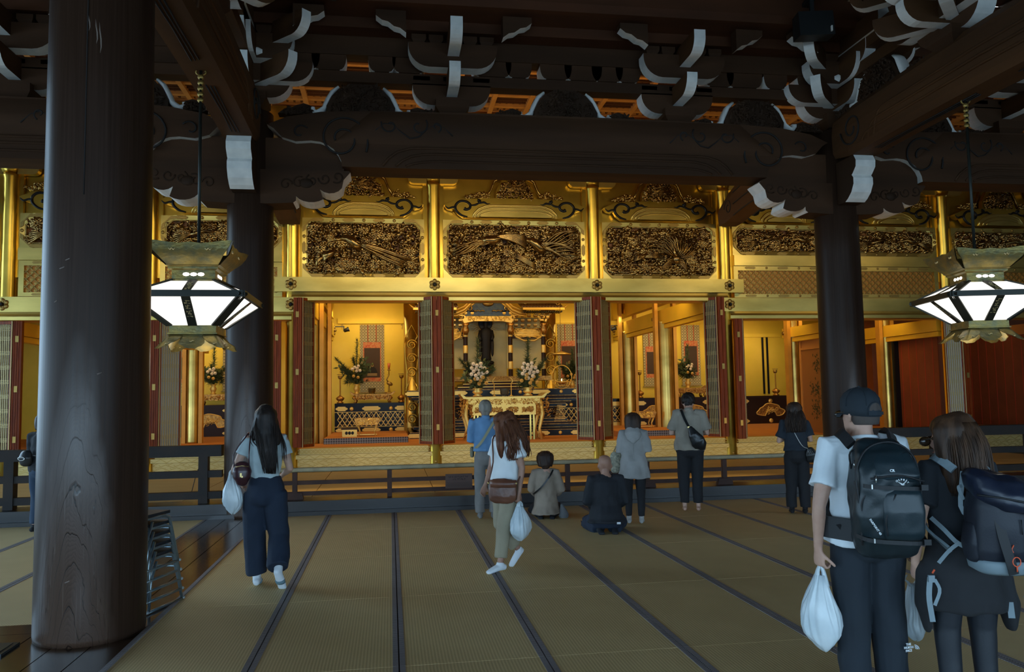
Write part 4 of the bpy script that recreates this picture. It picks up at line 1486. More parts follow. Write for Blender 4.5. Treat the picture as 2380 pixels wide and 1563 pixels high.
door_stack('pair of folded lattice doors left of the central shrine', 0.97, 0, 3.08, 0.715)
door_stack('pair of folded lattice doors right of the central shrine', 4.40, 0, 3.08, 0.715, 0.44)
door_stack('folded lattice door at the left edge of the left alcove', -1.87, 1, 3.06, 0.715, 0.36, 55, yb=16.72)
door_stack('folded lattice door at the right edge of the right alcove', 7.24, -1, 3.08, 0.715, 0.34, 58, yb=16.66)
door_stack('folded lattice door left of the left alcove column', -2.28, -1, 2.64, 0.66, 0.36, 40, yb=16.74)
door_stack('narrow folded lattice door right of the right alcove column', 7.60, 1, 2.64, 0.66, 0.32, 62, yb=16.62)
door_stack('folded lattice door with grey paper beside the near left pillar', -4.62, 1, 2.64, 0.66, 0.42, 30, LATP, yb=16.7)
door_stack('folded lattice door with grey paper at the far left edge', -7.14, -1, 2.64, 0.66, 0.50, 18, LATP, yb=16.7)
door_stack('folded lattice door right behind the right pillar', 10.05, -1, 2.64, 0.66, 0.36, 70, yb=16.7)
door_stack('folded lattice door with pale grey paper under the right lantern', 13.22, -1, 2.64, 0.66, 0.40, 12, LATP, yb=16.7)
# ================================================================ inside the sanctuary
ALT = mat('black_altar_lacquer', (0.008, 0.008, 0.010), 0.25, spec=0.15)
ALTB = mat('brown_altar_lacquer', (0.026, 0.012, 0.007), 0.35, spec=0.15)
GILT = mat('gilt_fitting', (0.78, 0.52, 0.13), 0.38, 0.5)
JAMB = mat('amber_gilt_jamb', (0.56, 0.30, 0.05), 0.5, 0.3, var=(3, (0.46, 0.24, 0.04)))
AMBER = mat('amber_gilt_carving', (0.60, 0.30, 0.06), 0.35, 0.75, var=(20, (0.25, 0.10, 0.02)))
PINE = mat('pine_green', (0.050, 0.075, 0.022), 0.6, var=(5, (0.028, 0.045, 0.014)))
LEAFY = mat('broad_leaf_green', (0.060, 0.085, 0.022), 0.5)
PETALW = mat('white_chrysanthemum', (0.80, 0.68, 0.52), 0.7)
PETALY = mat('ochre_blossom', (0.62, 0.36, 0.08), 0.7)
BROC = mat('patterned_brocade', (0.50, 0.40, 0.18), 0.7)
nt, b_ = nodes(BROC)
tc = nt.nodes.new('ShaderNodeTexCoord')
vo = nt.nodes.new('ShaderNodeTexVoronoi')
vo.inputs['Scale'].default_value = 11
vo.inputs['Randomness'].default_value = 0.0
nt.links.new(tc.outputs['Object'], vo.inputs['Vector'])
rr_ = nt.nodes.new('ShaderNodeValToRGB')
e = rr_.color_ramp.elements
e[0].position, e[0].color = 0.30, (0.56, 0.44, 0.20, 1)
e[1].position, e[1].color = 0.42, (0.13, 0.11, 0.07, 1)
k_ = e.new(0.58)
k_.color = (0.50, 0.40, 0.18, 1)
nt.links.new(vo.outputs['Distance'], rr_.inputs['Fac'])
nt.links.new(rr_.outputs['Color'], b_.inputs['Base Color'])
REDB = mat('red_brocade', (0.55, 0.07, 0.02), 0.6, var=(16, (0.62, 0.26, 0.08), 2))
PICT = mat('dark_painting_ground', (0.060, 0.028, 0.012), 0.7)
PICT2 = mat('painted_robe', (0.018, 0.013, 0.011), 0.8)
PICT3 = mat('painted_face', (0.30, 0.19, 0.08), 0.8)
CORDR = mat('red_cord', (0.60, 0.10, 0.03), 0.7)

# ---- inner columns and cross beams --------------------------------
for x, y, r_, lab in ((-1.78, 19.0, 0.15, 'nearest on the left side of the left alcove'), (-1.78, 21.3, 0.16, 'second on the left side of the left alcove'), (7.27, 20.4, 0.20, 'nearest on the left side of the right alcove'), (7.27, 23.8, 0.18, 'farther back on the left side of the right alcove'),
                      (10.25, 19.1, 0.11, 'inside the bay left of the right pillar'), (12.95, 19.3, 0.11, 'inside the bay right of the right pillar'), (-4.8, 20.6, 0.14, 'inside the bay behind the left lantern'), (-7.3, 20.4, 0.15, 'inside the bay at the far left')):
    t = thing('inner_column', 'round gilded inner column ' + lab, 'column', (x, y, 0.66), 0, 'inner columns of the sanctuary')
    MB().lathe([(r_ * 1.05, 0), (r_, 0.04), (r_, 2.9), (r_ * 1.08, 2.94)], 20).obj('shaft', GOLD2, t)
    MB().box(r_ + 0.01, r_ + 0.10, -0.09, 0.09, 0, 5.4).box(-r_ - 0.10, -r_ - 0.01, -0.09, 0.09, 0, 5.4).obj('jamb_strip', JAMB, t)
    MB().lathe([(r_ * 0.95, 3.5), (r_ * 0.95, 5.45)], 20).obj('upper_shaft', GOLD, t)


def side_beam(lab, x, y0, y1, z0, h, knobs):
    t = thing('side_beam', 'gilded side beam with flower bosses ' + lab, 'beam', (x, y0, z0), 0, 'side beams of the sanctuary')
    L = y1 - y0
    MB().box(-0.12, 0.12, 0, L, 0, h).box(-0.08, 0.08, 0, L, -0.12, -0.01).obj('beam_body', GOLDW, t)
    MB().box(-0.10, 0.10, 0.0, L, 0.55, 2.2).obj('upper_wall', GOLDW, t)
    for d in (-1, 1):
        for ky in knobs:
            m = MB()
            for q in range(4):
                a = q * PI / 2
                m.ball((d * 0.13, ky - y0 + 0.09 * math.cos(a), h / 2 + 0.09 * math.sin(a)), (0.03, 0.055, 0.055), 8, 4)
            m.ball((d * 0.15, ky - y0, h / 2), 0.045, 8, 5)
            m.obj('boss', FIT, t)


side_beam('on the left side of the left alcove', -1.76, 17.15, 24.3, 3.52, 0.38, (21.5, 24.1))
side_beam('on the left side of the right alcove', 7.27, 17.15, 25.1, 3.52, 0.38, (20.9, 24.8))
side_beam('left of the right pillar', 10.25, 17.15, 19.45, 3.06, 0.25, (19.3,))
side_beam('right of the right pillar', 12.98, 17.15, 20.6, 3.05, 0.30, (20.4,))
side_beam('behind the near left pillar', -4.82, 17.15, 22, 3.06, 0.27, (20,))
side_beam('at the far left', -7.4, 17.15, 22, 3.06, 0.27, (20,))

# carved pillars flanking the shrine
for x, lab in ((0.62, 'left'), (4.72, 'right')):
    t = thing('shrine_column', 'gilded column with carved lotus scrolls on the %s of the shrine' % lab, 'column', (x, 23.5, 0.66), 0, 'lotus columns beside the shrine')
    MB().lathe([(0.25, 0), (0.23, 0.08), (0.22, 5.5)], 24).obj('shaft', GOLD2, t)
    m = MB()
    for z in (0.4, 0.75, 1.75, 2.15, 2.55):
        m.tube([(u, -0.225 - 0.02, z + v) for u, v in spiral(0, 0, 0.17, 0.05, 0, 1.7, 22)], 0.02, 5)
    for z in (1.3, 2.8):
        pts = [(-0.02, z - 0.3), (-0.17, z), (0, z + 0.34), (0.17, z), (0.02, z - 0.3)]
        m.tube([(u, -0.23 + 0.25 * u * u, v) for u, v in pts], 0.022, 5)
    for s in (-1, 1):
        m.tube([(s * (0.17 + 0.03 * math.sin(k)), -0.16, 0.3 + 0.28 * k) for k in range(10)], 0.022, 5)
    m.obj('lotus_relief', GOLD, t)
    MB().lathe([(0.27, 5.5), (0.27, 5.54)], 12).obj('collar', GOLD, t)

# ---- back wall details --------------------------------------------
rail = struct(MB().box(-1.6, 0.45, 25.08, 25.2, 4.0, 4.17).box(4.95, 7.1, 25.08, 25.2, 4.0, 4.17).box(7.4, 10.2, 25.08, 25.2, 3.95, 4.1).box(10.4, 13.0, 25.08, 25.2, 3.5, 3.62).obj('trim_2', GOLDW))
struct(MB().box(8.35, 19, 25.2, 25.5, 0.6, 7.9).obj('wall_back_right', GOLDW))
dk = struct(MB().box(12.36, 12.42, 25.16, 25.2, 1.6, 3.5).box(12.52, 12.58, 25.16, 25.2, 1.6, 3.5).box(7.0, 7.06, 25.16, 25.2, 1.5, 3.9).box(6.78, 6.84, 25.16, 25.2, 1.5, 3.9).obj('trim_3', ALT))
for x, lab in ((-1.47, 'left'), (0.37, 'right')):
    m = MB().box(-0.012, 0.012, -0.03, 0, -0.09, 0.09).box(-0.04, 0.04, -0.03, 0, 0.02, 0.045)
    tag(m.obj('wall_hook', FIT, None, (x, 25.195, 3.93)), 'small dark wall hook %s of the scroll in the left alcove' % lab, 'hook')
for x, z, rz, lab in ((-1.36, 3.70, 0, 'left alcove'), (6.86, 3.70, 0, 'right alcove')):
    d = -1 if x < 0 else 1
    t = thing('spotlight', 'small black spotlight under the beam end in the ' + lab, 'spotlight', (x, 24.15, z), rz)
    m = MB().lathe([(0.05, 0), (0.06, 0.10), (0.075, 0.16)], 10).xf(Matrix.Rotation(R(70), 4, 'Y'))
    m.obj('lamp_head', SPK, t)
    MB().box(-0.015, 0.015, -0.02, 0.02, -0.02, 0.14).box(min(0.0, d * 0.31), max(0.0, d * 0.31), -0.015, 0.015, 0.11, 0.14).obj('bracket', SPK, t)


def altar(lab, x0, x1, y, z0, z1, style):
    w = x1 - x0
    h = z1 - z0
    t = thing('altar_platform', lab, 'altar', ((x0 + x1) / 2, y, z0), 0, 'lacquered altar platforms in the alcoves')
    MB().box(-w / 2, w / 2, 0, 1.0, 0, h - 0.06).box(-w / 2, w / 2, -0.04, 1.0, h - 0.06, h).obj('body', ALT if style != 'cloud' else ALTB, t)
    for z in (0.09, h - 0.16):
        for k in range(-1, 2):
            if k == 0 and style == 'cloud':
                stud(t, 0, -0.002, z, 0.07, GILT)
                continue
            pw = 0.55 if k == 0 else 0.36
            x = k * (w / 2 - 0.20)
            plate(t, x, -0.002, z, pw, 0.13, GILT)
        if style == 'lattice':
            for s in (-1, 1):
                stud(t, s * w * 0.27, -0.002, z, 0.06, GILT)
    if style == 'lattice':
        m = MB()
        zb, zt = 0.20, h - 0.27
        n = max(4, int(w / 0.30))
        for k in range(n):
            x = -w / 2 + 0.08 + (w - 0.16) * k / n
            x2 = x + (w - 0.16) / n
            zc = (zb + zt) / 2
            for a, b2 in (((x, zb), (x2, zt)), ((x, zt), (x2, zb))):
                m.bar((a[0], -0.012, a[1]), (b2[0], -0.012, b2[1]), 0.022, 0.016, up=(0, 1, 0))
            xm = (x + x2) / 2
            m.bar((x, -0.01, zc), (xm, -0.01, zb), 0.014, 0.012, up=(0, 1, 0)).bar((xm, -0.01, zb), (x2, -0.01, zc), 0.014, 0.012, up=(0, 1, 0)).bar((x, -0.01, zc), (xm, -0.01, zt), 0.014, 0.012, up=(0, 1, 0)).bar((xm, -0.01, zt), (x2, -0.01, zc), 0.014, 0.012, up=(0, 1, 0))
        m.obj('diamond_lattice', GILT, t)
        m = MB()
        for ix in range(int(w / 0.09)):
            for iz in range(4):
                x, z = -w / 2 + 0.12 + ix * 0.09 + (iz % 2) * 0.045, zb + 0.05 + iz * 0.09
                if z < zt and x < w / 2 - 0.1:
                    m.box(x - 0.016, x + 0.016, -0.006, 0, z - 0.016, z + 0.016)
        stuff(m.obj('small_crosses', AMBER, t))
        for z in (zb - 0.01, zt + 0.01):
            MB().box(-w / 2, w / 2, -0.012, 0, z - 0.008, z + 0.008).obj('gilt_line', GILT, t)
    else:
        for cx_ in ((0,) if w < 2.3 else (-w / 4, w / 4)):
            pts = []
            for k in range(40):
                a = 2 * PI * k / 40
                rr = 1 + 0.16 * math.cos(3 * a + PI / 2) + 0.05 * math.cos(7 * a)
                pts.append((cx_ + 0.44 * rr * math.cos(a), h * 0.47 + 0.19 * rr * math.sin(a) - (0.13 * max(0, -math.sin(a)) ** 3 * -1.4 if abs(math.cos(a)) < 0.45 else 0)))
            MB().prism(pts, -0.012, 0, 'y').obj('cloud_panel', AMBER, t)
            MB().tube([(u, -0.014, v) for u, v in pts], 0.018, 5, closed=True).obj('cloud_rim', GILT, t)
            m = MB()
            rnd = random.Random(int(abs(x0) * 10))
            for q in range(9):
                a = q * 2.4
                m.tube([(cx_ + 0.25 * math.cos(a) * (q / 9) + u, -0.018, h * 0.48 + 0.09 * math.sin(a) * (q / 9) + v) for u, v in spiral(0, 0, 0.07, 0.02, a, 1.2, 12)], 0.010, 4)
            m.obj('cloud_scroll', GILT, t)
        if w > 2.3:
            m = MB()
            m.box(-0.05, 0.05, -0.01, 0, 0.1, h - 0.2)
            m.obj('centre_strap', GILT, t)
            plate(t, 0, -0.012, h * 0.47, 0.13, 0.22, mat('blue_enamel', (0.02, 0.05, 0.10), 0.3) if 'blue_enamel' not in MATS else MATS['blue_enamel'], 'enamel_plate')
    return t


altar('black lacquer altar with a gilt diamond lattice in the left alcove', -1.62, 0.5, 24.0, 0.66, 1.54, 'lattice')
altar('black lacquer altar in the right alcove, behind the woman in the grey jacket', 5.0, 7.1, 24.0, 0.66, 1.54, 'lattice')
altar('dark altar with a gilt cloud panel behind the man in the grey polo shirt', 7.5, 10.1, 24.0, 0.66, 1.54, 'cloud')
altar('dark altar with one large gilt cloud panel, beyond the woman in dark clothes', 10.9, 13.1, 24.0, 0.66, 1.54, 'cloud')
altar('dark blue-black altar with gilt cloud panels under the left lantern', -7.2, -4.4, 24.0, 0.66, 1.56, 'cloud')


def scroll(lab, x, w, z0, z1, y=25.17, picture=True, cords=True):
    t = thing('hanging_scroll', lab, 'scroll', (x, y, z0), 0, 'hanging scrolls on the sanctuary back wall')
    h = z1 - z0
    MB().box(-w / 2, w / 2, -0.012, 0, 0, h).obj('brocade_mount', BROC, t)
    a, b2 = h * 0.16, h * 0.74
    iw = w * 0.33
    MB().box(-iw - 0.03, iw + 0.03, -0.018, -0.012, a, a + 0.12).box(-iw - 0.03, iw + 0.03, -0.018, -0.012, b2 - 0.18, b2).box(-iw - 0.03, -iw, -0.018, -0.012, a + 0.12, b2 - 0.18).box(iw, iw + 0.03, -0.018, -0.012, a + 0.12, b2 - 0.18).obj('red_border', REDB, t)
    p = MB().box(-iw, iw, -0.016, -0.012, a + 0.12, b2 - 0.18).obj('painting', PICT, t)
    if picture:
        zc = a + 0.12 + (b2 - a - 0.30) * 0.30
        MB().ball((0, -0.017, zc + 0.10), (0.045, 0.004, 0.055)).obj('painted_head', PICT3, p)
        MB().prism([(-0.17, zc - 0.13), (0.17, zc - 0.13), (0.12, zc + 0.0), (0.05, zc + 0.06), (-0.05, zc + 0.06), (-0.12, zc + 0.0)], -0.019, -0.016, 'y').obj('painted_robe', PICT2, p)
        MB().box(-0.15, 0.15, -0.020, -0.016, zc - 0.22, zc - 0.14).obj('painted_dais', PICT3, p)
    MB().box(-w / 2 - 0.04, w / 2 + 0.04, -0.03, 0.0, -0.025, 0.01).obj('roller', FIT, t)
    if cords:
        for s in (-1, 1):
            MB().tube([(s * w * 0.17, -0.02, h), (s * w * 0.17, -0.02, b2)], 0.012, 5).obj('red_cord', CORDR, t)
    return t


scroll('hanging scroll with a dark seated portrait in the left alcove', -0.555, 0.74, 1.86, 3.97)
scroll('hanging scroll half hidden right of the shrine, beside the folded doors', 5.72, 0.74, 1.9, 3.97)
scroll('narrow scroll partly behind a gilded column in the right alcove', 8.52, 0.6, 1.91, 3.68, picture=False)
scroll('scroll with long red cords behind the flower vase of the right alcove', 9.85, 0.64, 1.92, 3.92, picture=False)
scroll('hanging scroll seen under the left lantern', -6.02, 0.62, 1.97, 3.60, picture=False, cords=False)
scroll('hanging scroll cut off by the pillar, right of the one under the left lantern', -4.7, 0.62, 1.97, 3.60, picture=False, cords=False)


def needles(m, p, d, L, n, rnd, w=0.006, spread=0.9):
    for _ in range(n):
        v = Vector((rnd.gauss(0, spread), rnd.gauss(0, spread * 0.7), rnd.gauss(0, spread))) + d * 1.2
        v.normalize()
        s = v.cross(Vector((rnd.uniform(-1, 1), rnd.uniform(-1, 1), 0.3))).normalized() * w
        q = p + v * L * rnd.uniform(0.7, 1.2)
        m.add([p - s, p + s, q], [(0, 1, 2)])


def flower_vase(lab, x, y, z, H=1.5, W=0.6, seed=1, white=8, ochre=4, lean=-1, vase_h=0.30, group='flower vases of the sanctuary', wide=1.0):
    """bronze vase with a tall pine and flower arrangement"""
    rnd = random.Random(seed)
    t = thing('flower_vase', lab, 'flower vase', (x, y, z), 0, group)
    v = vase_h
    MB().lathe([(0.07 * wide, 0), (0.09 * wide, 0.02), (0.05 * wide, 0.05), (0.075 * wide, v * 0.35), (0.10 * wide, v * 0.55), (0.055 * wide, v * 0.8), (0.10 * wide, v), (0.085 * wide, v), (0.04 * wide, v * 0.8)], 14).obj('vase', GILT, t)
    st = MB()
    fo = MB()
    lf = MB()
    tips = []
    for k in range(15):
        f = k / 14
        if k == 0:
            top = Vector((0.02, 0, v + H))
        elif k == 1:
            top = Vector((lean * W * 0.95, -0.1, v + H * 0.58))
        else:
            a = rnd.uniform(-1.2, 1.2)
            L = H * rnd.uniform(0.25, 0.62)
            top = Vector((math.sin(a) * W * rnd.uniform(0.5, 1.0), rnd.uniform(-0.3, 0.12), v + L * math.cos(a * 0.6)))
        base = Vector((rnd.uniform(-0.03, 0.03), 0, v))
        mid = base.lerp(top, 0.5) + Vector((0, 0, 0.06 * H))
        st.tube([base, mid, top], [0.012, 0.010, 0.005], 4)
        if k < 9:
            for s in range(12):
                u = 0.35 + 0.65 * s / 11
                p = base.lerp(mid, min(1, u * 2)) if u < 0.5 else mid.lerp(top, (u - 0.5) * 2)
                needles(fo, p, (top - mid).normalized(), 0.15 * (1.2 - 0.4 * u), 18, rnd, 0.007)
        else:
            for s in range(10):
                u = 0.3 + 0.7 * s / 9
                p = base.lerp(top, u)
                for _ in range(2):
                    d = Vector((rnd.gauss(0, 1), rnd.gauss(0, 0.6), rnd.gauss(0.2, 0.8))).normalized()
                    sd = d.cross(Vector((0, 1, 0.2))).normalized() * 0.028
                    L = rnd.uniform(0.10, 0.2)
                    lf.add([p, p + d * L * 0.5 + sd, p + d * L, p + d * L * 0.5 - sd], [(0, 1, 2, 3)])
    for _ in range(70):      # skirt of needles round the mouth
        a = rnd.uniform(0, 2 * PI)
        p = Vector((math.cos(a) * W * 0.45 * rnd.random(), math.sin(a) * 0.2 * rnd.random(), v + rnd.uniform(0.02, 0.30) * H))
        needles(fo, p, Vector((math.cos(a), math.sin(a) * 0.4, 0.2)), 0.17, 12, rnd, 0.008)
    st.obj('stem', PINE, t)
    stuff(fo.obj('pine_needles', PINE, t))
    stuff(lf.obj('leaves', LEAFY, t))
    for nme, cnt, mt, zc, r_ in (('white_blossom', white, PETALW, 0.42, 0.045), ('ochre_blossom', ochre, PETALY, 0.18, 0.05)):
        key = ('bl', nme)
        if key not in FIT_ME:
            bm = MB()
            rr = random.Random(5)
            bm.ball((0, 0, 0), (0.03, 0.022, 0.03), 6, 4)
            for q in range(12):
                a = q * 2 * PI / 12
                for ring, e_ in ((1.0, 0.0), (0.62, -0.018)):
                    c, s = math.cos(a + ring), math.sin(a + ring)
                    bm.add([(0.012 * c, e_ - 0.02, 0.012 * s), (0.034 * ring * c - 0.011 * s, e_ - 0.012, 0.034 * ring * s + 0.011 * c), (0.052 * ring * c, e_, 0.052 * ring * s), (0.034 * ring * c + 0.011 * s, e_ - 0.012, 0.034 * ring * s - 0.011 * c)], [(0, 1, 2, 3)])
            FIT_ME[key] = bm.mesh(nme, mt)
        for q in range(cnt):
            a = q * 2.4
            rr2 = 0.055 * math.sqrt(q + 0.3)
            mk(nme, FIT_ME[key], t, (rr2 * math.cos(a) * (1.0 if 'white' in nme else 1.7), -0.22 - rnd.uniform(0, 0.05), v + zc * H * 0.85 + rr2 * math.sin(a) * 0.9))
    return t


def offering_table(lab, x, y, z, w, h, d=0.45, m=AMBER, group='carved offering tables', feet=True):
    t = thing('offering_table', lab, 'table', (x, y, z), 0, group)
    a = w / 2
    top = [(-a - 0.10, h + 0.07), (-a - 0.08, h + 0.09), (-a + 0.04, h + 0.01), (a - 0.04, h + 0.01), (a + 0.08, h + 0.09), (a + 0.10, h + 0.07), (a + 0.02, h - 0.03), (-a - 0.02, h - 0.03)]
    MB().prism(top, -d / 2, d / 2, 'y').obj('table_top', m, t)
    ap = MB()
    pts = [(-a + 0.04, h - 0.03), (a - 0.04, h - 0.03), (a - 0.10, h - 0.15)] + [(a - 0.10 - (w - 0.2) * k / 10, h - 0.15 - 0.03 * (k % 2)) for k in range(1, 10)] + [(-a + 0.10, h - 0.15)]
    ap.prism(pts, -d / 2 + 0.02, -d / 2 + 0.06, 'y')
    rnd = random.Random(int(w * 100))
    carve_blobs(ap, w - 0.2, 0.11, 120, rnd, -d / 2 + 0.02, 0.03, (0.015, 0.035))
    n0 = len(ap.v) - 960
    for k in range(n0, len(ap.v)):
        v = ap.v[k]
        ap.v[k] = (v[0], v[1], v[2] + h - 0.15)
    ap.obj('carved_apron', m, t)
    for sx in (-1, 1):
        for sy in (-1, 1):
            MB().tube([(sx * (a - 0.07), sy * (d / 2 - 0.05), h - 0.04), (sx * (a - 0.02), sy * (d / 2 - 0.04), h * 0.6), (sx * (a - 0.10), sy * (d / 2 - 0.05), h * 0.25), (sx * (a - 0.05), sy * (d / 2 - 0.04), 0.0)], [0.04, 0.055, 0.035, 0.05], 6).obj('leg', m, t)
    return t


offering_table('carved gilt table with upturned ends on the left alcove altar', -0.53, 24.45, 1.54, 1.15, 0.26)
offering_table('carved gilt table on the altar behind the man in the grey polo shirt', 9.5, 24.45, 1.54, 1.0, 0.28)
offering_table('carved gilt table on the altar under the left lantern', -5.0, 24.45, 1.56, 1.0, 0.30)
offering_table('carved gilt table mostly hidden behind the oil lamp and the folded doors', 5.7, 24.45, 1.54, 1.0, 0.28)
flower_vase('vase with a tall leaning pine arrangement on the left alcove table', -1.0, 24.4, 1.81, 1.30, 0.62, 3, 6, 2, -1)
flower_vase('vase with pine and pale flowers on the altar behind the grey polo shirt', 9.42, 24.4, 1.83, 1.05, 0.55, 4, 5, 2, -1)
flower_vase('vase with a spreading pine arrangement under the left lantern', -5.12, 24.4, 1.87, 1.05, 0.5, 5, 6, 2, -1)
flower_vase('dim pine vase in front of the half-hidden scroll right of the shrine', 5.62, 24.4, 1.83, 0.95, 0.5, 6, 0, 6, -1)


def candle_crane(lab, x, y, z):
    t = thing('crane_candlestick', lab, 'candlestick', (x, y, z))
    m = MB()
    m.tube([(0, 0, 0.03), (0.01, 0, 0.24)], 0.012, 5).tube([(0.05, 0, 0.03), (0.03, 0, 0.24)], 0.012, 5)
    m.ball((0.04, 0, 0.30), (0.10, 0.05, 0.06), 10, 6, rot=Matrix.Rotation(R(25), 3, 'Y'))
    m.tube([(0.0, 0, 0.34), (-0.05, 0, 0.42), (-0.01, 0, 0.50), (0.02, 0, 0.55), (-0.03, 0, 0.58)], [0.03, 0.022, 0.018, 0.022, 0.008], 6)
    m.obj('crane', FIT, t)
    MB().ball((0.02, 0, 0.02), (0.14, 0.09, 0.035), 10, 5).obj('tortoise_base', FIT, t)
    m = MB().lathe([(0.012, 0.56), (0.012, 0.70), (0.05, 0.70), (0.05, 0.72), (0.02, 0.73)], 8, (0.02, 0, 0))
    m.obj('candle_socket', FIT, t)
    MB().lathe([(0.03, 0.73), (0.045, 0.92)], 10, (0.02, 0, 0)).obj('candle', REDB, t)


candle_crane('bronze crane candlestick right of the scroll in the left alcove', -0.06, 24.4, 1.81)


def burner(lab, x, y, z, s=1.0, m=None):
    t = thing('incense_burner', lab, 'incense burner', (x, y, z))
    b = MB().lathe([(0.05 * s, 0.03 * s), (0.10 * s, 0.05 * s), (0.11 * s, 0.16 * s), (0.12 * s, 0.18 * s), (0.10 * s, 0.18 * s), (0.09 * s, 0.08 * s)], 14)
    b.obj('bowl', m or BRON, t)
    for k in range(3):
        a = k * 2 * PI / 3 + 0.5
        MB().tube([(0.07 * s * math.cos(a), 0.07 * s * math.sin(a), 0.06 * s), (0.085 * s * math.cos(a), 0.085 * s * math.sin(a), 0)], 0.016 * s, 5).obj('foot', m or BRON, t)


burner('small dark incense burner in the middle of the left alcove table', -0.55, 24.35, 1.81)


def lotus_lamp(lab, x, y, z, h=0.85):
    t = thing('candle_stand', lab, 'candle stand', (x, y, z), 0, 'tall altar lamps')
    b = MB().lathe([(0.09, 0), (0.11, 0.03), (0.05, 0.06), (0.10, 0.10), (0.13, 0.16), (0.08, 0.20), (0.025, 0.24)], 12)
    b.obj('lotus_foot', AMBER, t)
    MB().lathe([(0.02, 0.22), (0.02, h - 0.14), (0.035, h - 0.13)], 8).obj('stem', GILT, t)
    MB().lathe([(0.02, h - 0.14), (0.06, h - 0.10), (0.07, h - 0.04), (0.05, h - 0.03)], 10).obj('cup', FIT, t)
    MB().lathe([(0.09, h), (0.09, h + 0.012), (0.03, h + 0.02)], 12).box(-0.06, -0.052, -0.004, 0.004, h - 0.05, h).box(0.052, 0.06, -0.004, 0.004, h - 0.05, h).obj('shade', FIT, t)


lotus_lamp('tall slender altar lamp on the left of the left alcove altar', -1.47, 24.15, 1.54)
lotus_lamp('tall slender altar lamp on the right of the left alcove altar', 0.33, 24.15, 1.54)
lotus_lamp('tall slender altar lamp between two gilded columns of the right alcove', 7.74, 24.15, 1.54)
lotus_lamp('tall slender altar lamp beyond the woman in dark clothes', 12.28, 24.15, 1.54)

# tatami platforms with patterned edge
EDGE = mat('grey_patterned_edge', (0.18, 0.18, 0.19), 0.8)
nt, b_ = nodes(EDGE)
tc = nt.nodes.new('ShaderNodeTexCoord')
ck = nt.nodes.new('ShaderNodeTexVoronoi')
ck.inputs['Scale'].default_value = 18
ck.inputs['Randomness'].default_value = 0
nt.links.new(tc.outputs['Object'], ck.inputs['Vector'])
r4 = nt.nodes.new('ShaderNodeValToRGB')
r4.color_ramp.elements[0].position, r4.color_ramp.elements[0].color = 0.32, (0.06, 0.065, 0.075, 1)
r4.color_ramp.elements[1].position, r4.color_ramp.elements[1].color = 0.45, (0.26, 0.26, 0.26, 1)
nt.links.new(ck.outputs['Distance'], r4.inputs['Fac'])
nt.links.new(r4.outputs['Color'], b_.inputs['Base Color'])
for x0, x1, lab in ((-1.5, 0.40, 'in the left alcove'), (5.4, 7.35, 'in the right alcove')):
    t = thing('seat_platform', 'low orange matted platform with a grey patterned edge ' + lab, 'platform', ((x0 + x1) / 2, 18.6, 0.66), 0, 'matted seat platforms')
    w = x1 - x0
    MB().box(-w / 2, w / 2, 0.02, 3.4, 0, 0.13).obj('matting', INF, t)
    MB().box(-w / 2, w / 2, 0.0, 0.02, 0, 0.128).obj('patterned_edge', EDGE, t)


def sutra_desk(lab, x, y, z):
    t = thing('sutra_desk', lab, 'desk', (x, y, z), 0, 'small gilt sutra desks')
    MB().prism([(-0.30, 0.40), (-0.26, 0.43), (0.26, 0.43), (0.30, 0.40), (0.24, 0.26), (-0.24, 0.26)], -0.17, 0.17, 'y').obj('table_top', AMBER, t)
    m = MB()
    carve_blobs(m, 0.44, 0.13, 50, random.Random(3), -0.17, 0.04, (0.02, 0.04))
    m.xf(Matrix.Translation((0, 0, 0.27)))
    stuff(m.obj('carved_apron', GILT, t))
    for sx in (-1, 1):
        for sy in (-1, 1):
            MB().tube([(sx * 0.22, sy * 0.13, 0.27), (sx * 0.17, sy * 0.12, 0.12), (sx * 0.20, sy * 0.13, 0.0)], [0.035, 0.018, 0.022], 6).obj('leg', GILT, t)
    MB().box(-0.23, 0.23, -0.14, -0.12, 0.03, 0.05).obj('stretcher', GILT, t)


sutra_desk('small ornate gilt desk on the platform of the left alcove', -0.55, 19.4, 0.79)
sutra_desk('small ornate gilt desk right behind the woman in the grey jacket', 6.55, 20.2, 0.79)
t = thing('sutra_box', 'small pale box with dark scalloped openings left of the gilt desk', 'box', (-0.95, 19.2, 0.79))
MB().box(-0.17, 0.17, -0.10, 0.10, 0, 0.17).obj('body', GILT, t)
for x in (-0.07, 0.0, 0.07):
    MB().ball((x, -0.101, 0.09), (0.035, 0.004, 0.04), 8, 4).obj('opening', BLACK, t)
MB().box(-0.19, 0.19, -0.12, 0.12, 0.17, 0.20).obj('lid', ALTB, t)

# ---- central dais, shrine and statue -------------------------------
DX = 2.72
t = thing('altar_dais', 'stepped black and gilt altar dais carrying the shrine', 'altar', (DX, 20.0, 0.66))
steps = [(0.00, 0.16, 2.25, 0.0), (0.16, 0.22, 2.05, 0.12), (0.22, 0.30, 2.15, 0.08), (0.30, 0.36, 1.9, 0.2), (0.36, 0.44, 1.8, 0.28), (0.44, 0.74, 1.62, 0.40), (0.74, 0.82, 1.78, 0.3), (0.82, 0.88, 1.9, 0.2), (0.88, 0.95, 2.05, 0.1), (0.95, 1.03, 2.2, 0.02), (1.03, 1.20, 2.3, -0.05)]
for k, (a, b2, w, dy) in enumerate(steps):
    m = MB().box(-w, w, dy, 3.2, a, b2)
    o = m.obj('dais_step', ALT if k % 2 == 0 else ALTB, t)
    MB().box(-w, w, dy - 0.006, dy, b2 - 0.016, b2 - 0.004).obj('gilt_line', AMBER, o)
